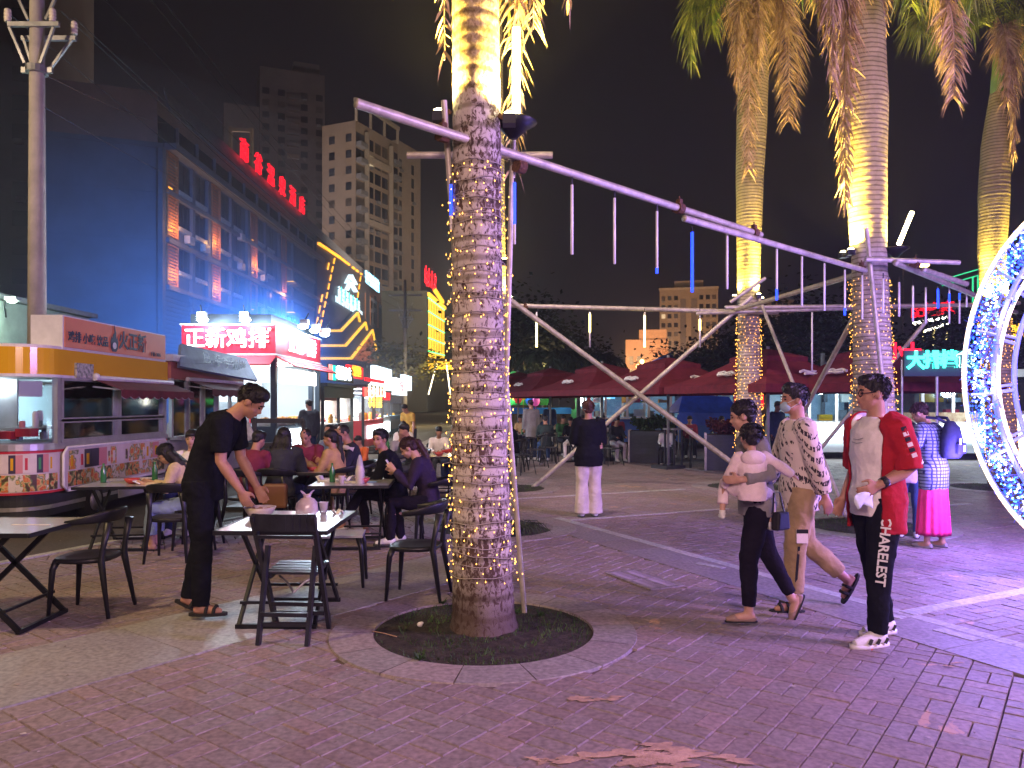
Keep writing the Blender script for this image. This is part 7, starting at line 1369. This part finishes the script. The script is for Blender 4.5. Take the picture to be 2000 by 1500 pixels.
r6, i6 = person(4.72, 8.62, 34, 'woman in a blue plaid shirt and hot pink long skirt carrying a navy backpack', 1.62, lean=5, bend=12, head=(10,24), aL=((-.35,.25,-1),(.1,.9,.35)), aR=((.30,.2,-1),(-.3,.8,.35)), lL=((-.03,.05,-1),(0,0,-1)), lR=((.05,-.05,-1),(0,-.06,-1)), top=pl_, sleeve=1.9, hem=.24, topg=.036, bot='skirt', botm=hotp, botl=.13, shoe='flat', shoem=mat('grey_shoe', (.3,.26,.3), .5), hair='fringe', hm=HAIRR, fem=True, vox=.012, face=False)
def toworld(inf, p): return inf['W']@V(p)
bp = cloth('backpack_navy', (.03,.035,.075)); q = toworld(i6, i6['ch']+V((.05,-.20,.03))); s = MB(); s.loft([(V((0,0,-.21)),X1*.13,Y1*.075),(V((0,0,-.17)),X1*.155,Y1*.10),(V((0,0,0)),X1*.155,Y1*.10),(V((0,0,.13)),X1*.12,Y1*.075),(V((0,.02,.20)),X1*.05,Y1*.04)], 18); o = s.build('backpack', bp, None, True, q); o.rotation_euler = (0,0,R(34)); tag(o, 'navy backpack slung on the plaid shirt', 'backpack')
s = MB(); s.box((.0,-.10,-.10), (.17,.04,.12)); s.build('pocket', bp, o, bevel=.01)
for sx_ in (-1,1): s = MB(); s.tube([(sx_*.04,.04,.18),(sx_*.10,.10,.23),(sx_*.11,.22,.24)], .018, 6); s.build('strap', bp, o)
for x_, z_ in ((-.06,-.02),(.03,-.10)): s = MB(); s.box((x_,-.125,z_), (.025,.008,.07)); s.build('zip_pull', M['white'], o)
r7, i7 = person(4.80, 9.30, 150, 'child in a pale top and jeans in front of the woman with the pink skirt', 1.36, head=(30,10), aL=((-.2,.4,-1),(.2,1,.3)), aR=((.2,.4,-1),(-.1,1,.2)), top=pinkW, sleeve=1.9, botm=jean, shoe='sneaker', hair='fringe', vox=.014, hs=1.1)
q = toworld(i7, i7['J']['w',-1]+i7['J']['hd',-1]*.09); s = MB(); s.box((0,0,0), (.075,.012,.15)); o = s.build('phone', M['white'], None, False, q, bevel=.004); o.rotation_euler = (.5,0,R(150)); tag(o, 'white phone held up beside the woman in plaid', 'phone')
# --- girl in black sweater and white trousers
r8, i8 = person(1.09, 10.95, 4, 'girl in a black sweater and wide white trousers standing with her back to us', 1.63, head=(-4,4), aL=((-.22,.12,-1),(.75,.5,.05)), aR=((.22,.12,-1),(-.75,.45,.02),(-.8,-.1,.0)), lL=((-.03,.02,-1),(0,0,-1)), lR=((.03,.0,-1),(0,.0,-1)), top=blk, sleeve=1.95, hem=.16, topg=.050, botm=cloth('white_trousers', (.62,.55,.50)), flare=.098, botg=.030, shoe='sneaker', hair='bun', hm=HAIRB, fem=True, vox=.012, face=False)
s = MB(); 
for k in range(4): s.tube([V((.185,-.02,1.02-.012*k)), V((.185,-.05,1.02-.012*k)), V((.15,-.075,1.015-.012*k))], .009, 6)
s.tube([V((.185,-.02,1.03)), V((.18,-.045,1.05))], .009, 6); s.build('fingers', SKIN2, r8, True)
# --- seated diners
SIT = lambda sp=.10, kx=0: (((-sp,1,-.04),(kx,-.10,-1)),((sp,1,-.04),(kx,-.08,-1)))
def sit(x, y, yaw, label, top, botm, head=(0,15), lean=8, bend=12, arms=None, ch=True, **k):
    lL, lR = k.pop('legs', SIT()); aL, aR = arms or (((-.15,.45,-1),(.25,1,-.1)),((.15,.45,-1),(-.25,1,-.1)))
    k.setdefault('vox',.014); k.setdefault('H',1.68)
    r = person(x, y, yaw, label, lean=lean, bend=bend, head=head, aL=aL, aR=aR, lL=lL, lR=lR, top=top, botm=botm, **k)
    if ch: chair(x+.06*math.sin(R(yaw)), y-.06*math.cos(R(yaw)), yaw, 'black chair under the '+' '.join(label.replace(' sitting',' seated').split()[:8]))
    return r
ra, ia = sit(-3.60,8.62,98,'girl in a cream sweater looking down at her phone by the truck',cream,lblue,head=(10,38),H=1.58,hair='long',fem=True,skin=SKIN2,shoe='sandal',vox=.011,lean=14,bend=18,arms=(((-.12,.35,-1),(.2,1,.25)),((.12,.35,-1),(-.2,1,.25))),botl=.85,flare=.075,botg=.02,legs=(((-.12,1,-.05),(0,-.05,-1)),((.2,.9,-.05),(0,.1,-1))))
q = toworld(ia, ia['J']['w',-1]+V((.06,.10,.03))); s = MB(); s.box((0,0,0), (.15,.08,.010)); o = s.build('phone', M['white'], None, False, q, bevel=.003); o.rotation_euler = (R(25),0,R(98)); tag(o, 'white phone in the hands of the girl in the cream sweater', 'phone')
sit(-4.02,9.75,175,'boy with fringe looking over the shoulder of the girl',whiteC,navy,head=(12,4),H=1.66,hair='fringe',skin=SKIN2,lean=4,bend=4)
sit(-3.32,9.75,-20,'person in a maroon top half hidden behind the standing man',mar,char,head=(0,20),hair='short',face=False,H=1.66)
sit(-2.98,9.85,-4,'long haired woman in dark clothes sitting with her back to us',char,navy,head=(0,12),hair='long',fem=True,H=1.70,face=False,wide=1.22,topg=.04,lean=10,bend=10)
sit(-2.92,11.15,178,'man with cropped hair eating opposite the long haired woman',mar,char,head=(0,28),hair='crop',H=1.70,lean=12,bend=16)
sit(-2.32,10.25,70,'woman with dark hair in a tan sweater seated right of the eating man',tan,navy,head=(16,6),hair='pony',fem=True,H=1.64,arms=(((-.15,.4,-1),(.2,.9,.5)),((.15,.4,-1),(-.1,.9,.5))),lean=6,bend=8)
rb_, ib_ = sit(-2.22,10.9,120,'man in a black and white jacket seated behind the tan sweater',cloth('dark_jacket', (.03,.03,.05)),khaki,head=(10,20),hair='crop',H=1.74)
s = MB(); u0 = ib_['uc']; s.tube([u0+V((-.235,.02,.00)), u0+V((-.13,.125,.03)), u0+V((-.02,.14,.0))], .035, 8); s.build('shoulder_stripe', PRW, rb_, True)
sit(-1.38,9.25,96,'young man in black turning his head to the camera at the second table',blk,blk2,head=(58,6),hair='short',H=1.72,vox=.011,lean=14,bend=14,arms=(((-.10,.35,-1),(.5,.9,-.3)),((.15,.45,-1),(-.3,1,-.2))),legs=(((-.05,1,.10),(.0,.55,-.9)),((.12,1,-.06),(0,-.1,-1))),shoe='flat',shoem=M['white'],botl=.92)
rc, ic = sit(-.93,8.72,88,'woman in a dark plum jacket with a long ponytail looking at her phone',cloth('plum_jacket', (.028,.018,.045)),blk2,head=(2,34),hair='pony',hm=HAIRR,fem=True,H=1.66,vox=.010,lean=12,bend=16,arms=(((-.10,.30,-1),(.10,.75,.75)),((.12,.35,-1),(-.25,.9,.55))),skin=SKIN2,legs=(((-.08,1,.02),(0,.05,-1)),((.1,1,-.04),(0,-.15,-1))))
q = toworld(ic, ic['J']['w',-1]+V((.05,.07,.06))); s = MB(); s.box((0,0,0), (.075,.010,.15)); o = s.build('phone', M['white'], None, False, q, bevel=.003); o.rotation_euler = (R(-35),0,R(88)); tag(o, 'pale phone held by the woman with the ponytail', 'phone')
s = MB(); s.box((0,0,.17), (.30,.10,.30)); o = s.build('shoulder_bag', mat('tan_leather', (.20,.09,.04), .5), None, False, (-2.93,9.52,.30), bevel=.03); tag(o, 'brown bag hanging on the chair of the long haired woman', 'bag')
# people at the kiosk and the stalls
person(-5.0,19.0,40,'man in a dark hooded coat standing at the kiosk counter',1.70,head=(12,8),top=char,topg=.045,botm=navy,vox=.018,face=False,aL=((-.2,.3,-1),(.2,1,.1)))
person(-2.82,21.5,150,'man in a mustard shirt bending over a table near the red stall',1.66,lean=14,bend=22,head=(0,34),top=cloth('mustard', (.5,.28,.06)),sleeve=.8,botm=char,vox=.02)
CR = [(-2.75,14.2,150,'child with a bowl cut in an orange top eating at a far table',1.35,cloth('orange_top',(.6,.14,.04)),'fringe'),(-3.3,15.2,100,'person in pale blue seated by the red neon stall',1.6,lblue,'short'),(-2.15,14.8,200,'boy in a striped grey top seated at a far table',1.5,greyC,'fringe'),(-1.75,13.6,120,'person in a dark puffer jacket seated at the far table',1.66,char,'short'),(-1.55,16.2,190,'boy in a white tee seated beyond the couple',1.5,whiteC,'fringe'),(-.95,15.1,80,'person in a red top seated left of the trunk',1.6,cloth('red_top',(.4,.04,.04)),'pony'),(-.62,14.1,70,'man in a beige hoodie seated beside the trunk',1.68,cream,'short'),(-2.45,17.4,185,'person in white by the glowing counter',1.6,whiteC,'bun'),(-1.2,19.5,175,'person in blue seated far behind the table group',1.6,jean,'short'),(-2.9,12.6,160,'person with glasses in blue behind the black and white jacket',1.68,lblue,'crop')]
for x, y, yw, lb_, H_, tp, hr_ in CR: sit(x,y,yw,lb_,tp,rn.choice((navy,char,jean)),H=H_,hair=hr_,vox=.022,face=False)
# diners under the parasols
UM = [('stand',.55,22.0,20,'person in a long grey coat standing under the second parasol',1.72,greyC,'short'),('sit',.95,21.4,8,'man in a dark green tee seated with his back to us under the second parasol',1.7,cloth('dark_green',(.03,.05,.05)),'short'),('sit',1.75,22.6,165,'girl in a black and white top facing us under the third parasol',1.62,blk,'fringe'),('sit',.05,18.5,75,'man in a black tee seated at the left edge of the parasol area',1.68,blk,'fringe'),('sit',-.05,20.2,60,'woman in brown behind the man in the black tee',1.62,tan,'long'),('sit',1.55,24.2,200,'person in green seated under the third parasol',1.66,cloth('green_top',(.05,.15,.06)),'short'),('sit',2.25,24.8,190,'person in blue behind the black sweater',1.66,lblue,'short'),('sit',3.0,25.6,180,'dark haired diner left of the planter',1.66,char,'short'),('sit',3.65,26.5,170,'diner in red behind the green planter',1.66,mar,'bun'),('sit',4.3,23.8,190,'diner in checked blue behind the green planter',1.66,lblue,'pony'),('sit',4.05,20.2,165,'child in white seated between the planters',1.4,whiteC,'fringe'),('sit',4.75,23.4,180,'dark diner between the planters',1.66,navy,'short'),('sit',5.35,23.2,170,'diner in a checked shirt behind the dark red planter',1.66,mar,'short'),('sit',6.1,22.6,185,'diner behind the dark red planter, right side',1.66,jean,'short'),('sit',6.9,22.0,150,'diner in pale shirt behind the mother',1.66,lblue,'short'),('stand',6.5,18.9,205,'man in a denim shirt holding a phone behind the patterned shirt',1.66,jean,'short'),('sit',7.3,19.9,160,'diner behind the man with the mask',1.66,greyC,'long'),('sit',.9,26.5,190,'diner under the leftmost parasols',1.66,jean,'short'),('sit',.35,25.0,150,'diner in orange under the leftmost parasols',1.66,tan,'pony'),('stand',1.4,28.6,180,'shopper in blue at the toy stall',1.66,jean,'short'),('stand',2.7,28.9,150,'shopper in grey at the toy stall',1.68,greyC,'short'),('sit',2.9,21.8,200,'diner at the high table right of the black sweater',1.64,char,'short')]
for kd, x, y, yw, lb_, H_, tp, hr_ in UM:
    bt = rn.choice((navy,char,jean,whiteC,khaki))
    if kd == 'sit': sit(x,y,yw,lb_,tp,bt,H=H_,hair=hr_,vox=.026,face=False,disp=.008)
    else: person(x,y,yw,lb_,H_,head=(10,12),top=tp,botm=bt,hair=hr_,vox=.026,face=False,disp=.008,topg=.03,hem=.3 if 'coat' in lb_ else .12)
for k, (x, y) in enumerate(((2.15,20.6),(4.2,19.5),(5.9,20.4))):
    t = thing('high_table', ['tall narrow table beside the girl in white trousers','tall narrow table between the two planter boxes','tall narrow table behind the dark red planter'][k], 'table', (x,y,0), R(25)); s = MB(); s.box((0,0,.98), (.6,.45,.04)); s.build('table_top', M['grey'], t)
    for a in (-.26,.26):
        for b in (-.18,.18): s = MB(); s.bar((a,b,0), (a,b,.96), .04, .04); s.build('leg', M['dark'], t)
wc = thing('wire_chair', '', 'chair', (0,0,0), 0, 'thin legged metal chairs under the parasols')
s = MB(); s.box((0,0,.45), (.42,.42,.03)); s.build('seat', M['dark'], wc, bevel=.01)
for sx_ in (-1,1):
    s = MB(); s.tube([(sx_*.18,.17,.44),(sx_*.23,.25,0)], .011, 5); s.build('leg', M['iron'], wc); s = MB(); s.tube([(sx_*.2,-.24,.84),(sx_*.19,-.18,.44),(sx_*.23,-.27,0)], .011, 5); s.build('leg', M['iron'], wc)
s = MB(); s.tube([(-.2,-.24,.84),(0,-.27,.86),(.2,-.24,.84)], .012, 5)
for k in range(5): s.tube([(-.15+.075*k,-.25,.85),(-.15+.075*k,-.19,.46)], .006, 4)
s.build('backrest', M['iron'], wc)
for k, (x, y, yw, lb_) in enumerate(((.62,19.6,100,'metal chair with thin legs left of the girl in black'),(1.0,20.6,170,'metal chair behind the girl in black, left side'),(2.6,20.2,-60,'metal chair between the girl in black and the planter'),(.2,17.6,40,'metal chair at the left edge of the dining area'),(5.75,18.2,30,'metal chair half hidden behind the mother'))):
    if k == 0: wc.location = (x,y,0); wc.rotation_euler = (0,0,R(yw)); wc['label'] = lb_
    else: dup(wc, (x,y,0), R(yw), lb_)

# clutter on the tables and litter on the ground
kinds = {}
def ware(kind):
    if kind not in kinds:
        s = MB()
        if kind == 'plate': s.lathe([(.06,0),(.10,.012),(.115,.02),(.10,.016),(.06,.006)], 18)
        elif kind == 'soup_bowl': s.lathe([(.04,0),(.06,.02),(.085,.06),(.08,.06),(.055,.02)], 18)
        elif kind == 'bottle': s.lathe([(.03,0),(.032,.01),(.032,.13),(.012,.18),(.013,.215),(.0,.217)], 14)
        else: s.lathe([(.026,0),(.036,.088),(.038,.092),(.033,.088)], 14)
        kinds[kind] = s.mesh(kind, {'plate':bw,'soup_bowl':mat('bowl_red', (.45,.06,.05), .35),'bottle':mat('green_bottle', (.03,.16,.06), .15, spec=.7),'tumbler':pbm}[kind], True)
    return kinds[kind]
TB_ = [('table with the food trays',(-1.80,8.80)),('table before the girl with the phone',(-4.35,8.72)),('table of the eating man',(-2.75,10.35)),('table in the middle distance',(-1.35,13.4)),('table by the neon stall',(-2.6,14.6)),('table far left of the trunk',(-.35,15.4)),('table under the second parasol',(.55,22.8)),('table near the girl in white trousers',(1.9,21.0))]
for nm, (x, y) in TB_:
    for kd, dx, dy in rn.sample([('plate',-.2,.15),('soup_bowl',.12,-.2),('bottle',.22,.22),('tumbler',-.1,-.28),('plate',.05,.3),('bottle',-.26,-.05)], 4):
        zt = .7205; o = meshobj(kd, ware(kd), None, (x+dx+rn.uniform(-.03,.03), y+dy+rn.uniform(-.03,.03), zt)); pos = ('back' if dy > .1 else 'front' if dy < -.1 else 'middle')+' '+('right' if dx > .1 else 'left' if dx < -.1 else 'centre')
        tag(o, '%s %s at %s of the %s' % ({'plate':'pale','soup_bowl':'red','bottle':'green glass','tumbler':'clear plastic'}[kd], kd.replace('_',' '), pos, nm), kd.replace('_',' '), 'tableware on the folding tables')
s = MB(); rs = random.Random(77)
for _ in range(150):
    u = rs.uniform(20,1980); v = rs.uniform(1050,1490); p_ = gp(u,v)
    if any(math.hypot(p_.x-cx, p_.y-cy_) < 1.1 for cx, cy_ in PLANT): continue
    an = rs.uniform(0,6.3); r_ = rs.choice((.006,.009,.012,.02)); a = V((math.cos(an),math.sin(an),0))*r_; b = V((-a.y,a.x,0))*rs.uniform(.3,.9); z = Z1*.0075
    s.add([p_+z-a, p_+z-b*.8+Z1*.002, p_+z+a, p_+z+b+Z1*.003], [(0,1,2,3)])
o = s.build('litter', mat('litter_bits', (.10,.07,.05), .9, c2=(.5,.45,.42), vs=7), None); o['kind'] = 'stuff'
# ---- lettering becomes plain meshes
dg = bpy.context.evaluated_depsgraph_get()
for o in [o for o in sc.objects if o.type == 'FONT']:
    me = bpy.data.meshes.new_from_object(o.evaluated_get(dg)); nm = o.name; n = bpy.data.objects.new('lettering', me); col.objects.link(n); n.parent = o.parent; n.matrix_local = o.matrix_local.copy()
    c = o.data; bpy.data.objects.remove(o); bpy.data.curves.remove(c)
    n.name = nm

# ---- night haze over the whole place
hb = MB(); hb.box((0,150,60), (420,420,126)); hz = hb.build('haze', None); hz['kind'] = 'stuff'
hm_ = bpy.data.materials.new('night_haze'); hm_.use_nodes = True; N = hm_.node_tree.nodes; L = hm_.node_tree.links
for n in list(N): N.remove(n)
o_ = N.new('ShaderNodeOutputMaterial'); pv_ = N.new('ShaderNodeVolumePrincipled'); pv_.inputs['Color'].default_value = (.75,.80,.9,1); pv_.inputs['Density'].default_value = .0014; pv_.inputs['Anisotropy'].default_value = .35; L.new(pv_.outputs[0], o_.inputs['Volume'])
hz.data.materials.append(hm_); cy.volume_bounces = 0

# bluish haze volume added for the blue glow above kiosk and stalls
sm_ = MB(); sm_.ell((0,0,0), (11,17,8.5), None, 40, 24); so = sm_.build('glow_haze', None, None, True, (-14.5,33,5.5)); so['kind'] = 'stuff'
mm = bpy.data.materials.new('thin_haze'); mm.use_nodes = True; N = mm.node_tree.nodes; L = mm.node_tree.links
for n in list(N): N.remove(n)
o_ = N.new('ShaderNodeOutputMaterial'); pv_ = N.new('ShaderNodeVolumePrincipled'); pv_.inputs['Color'].default_value = (.62,.76,1,1); pv_.inputs['Density'].default_value = .016; pv_.inputs['Anisotropy'].default_value = .1; L.new(pv_.outputs[0], o_.inputs['Volume']); so.data.materials.append(mm)
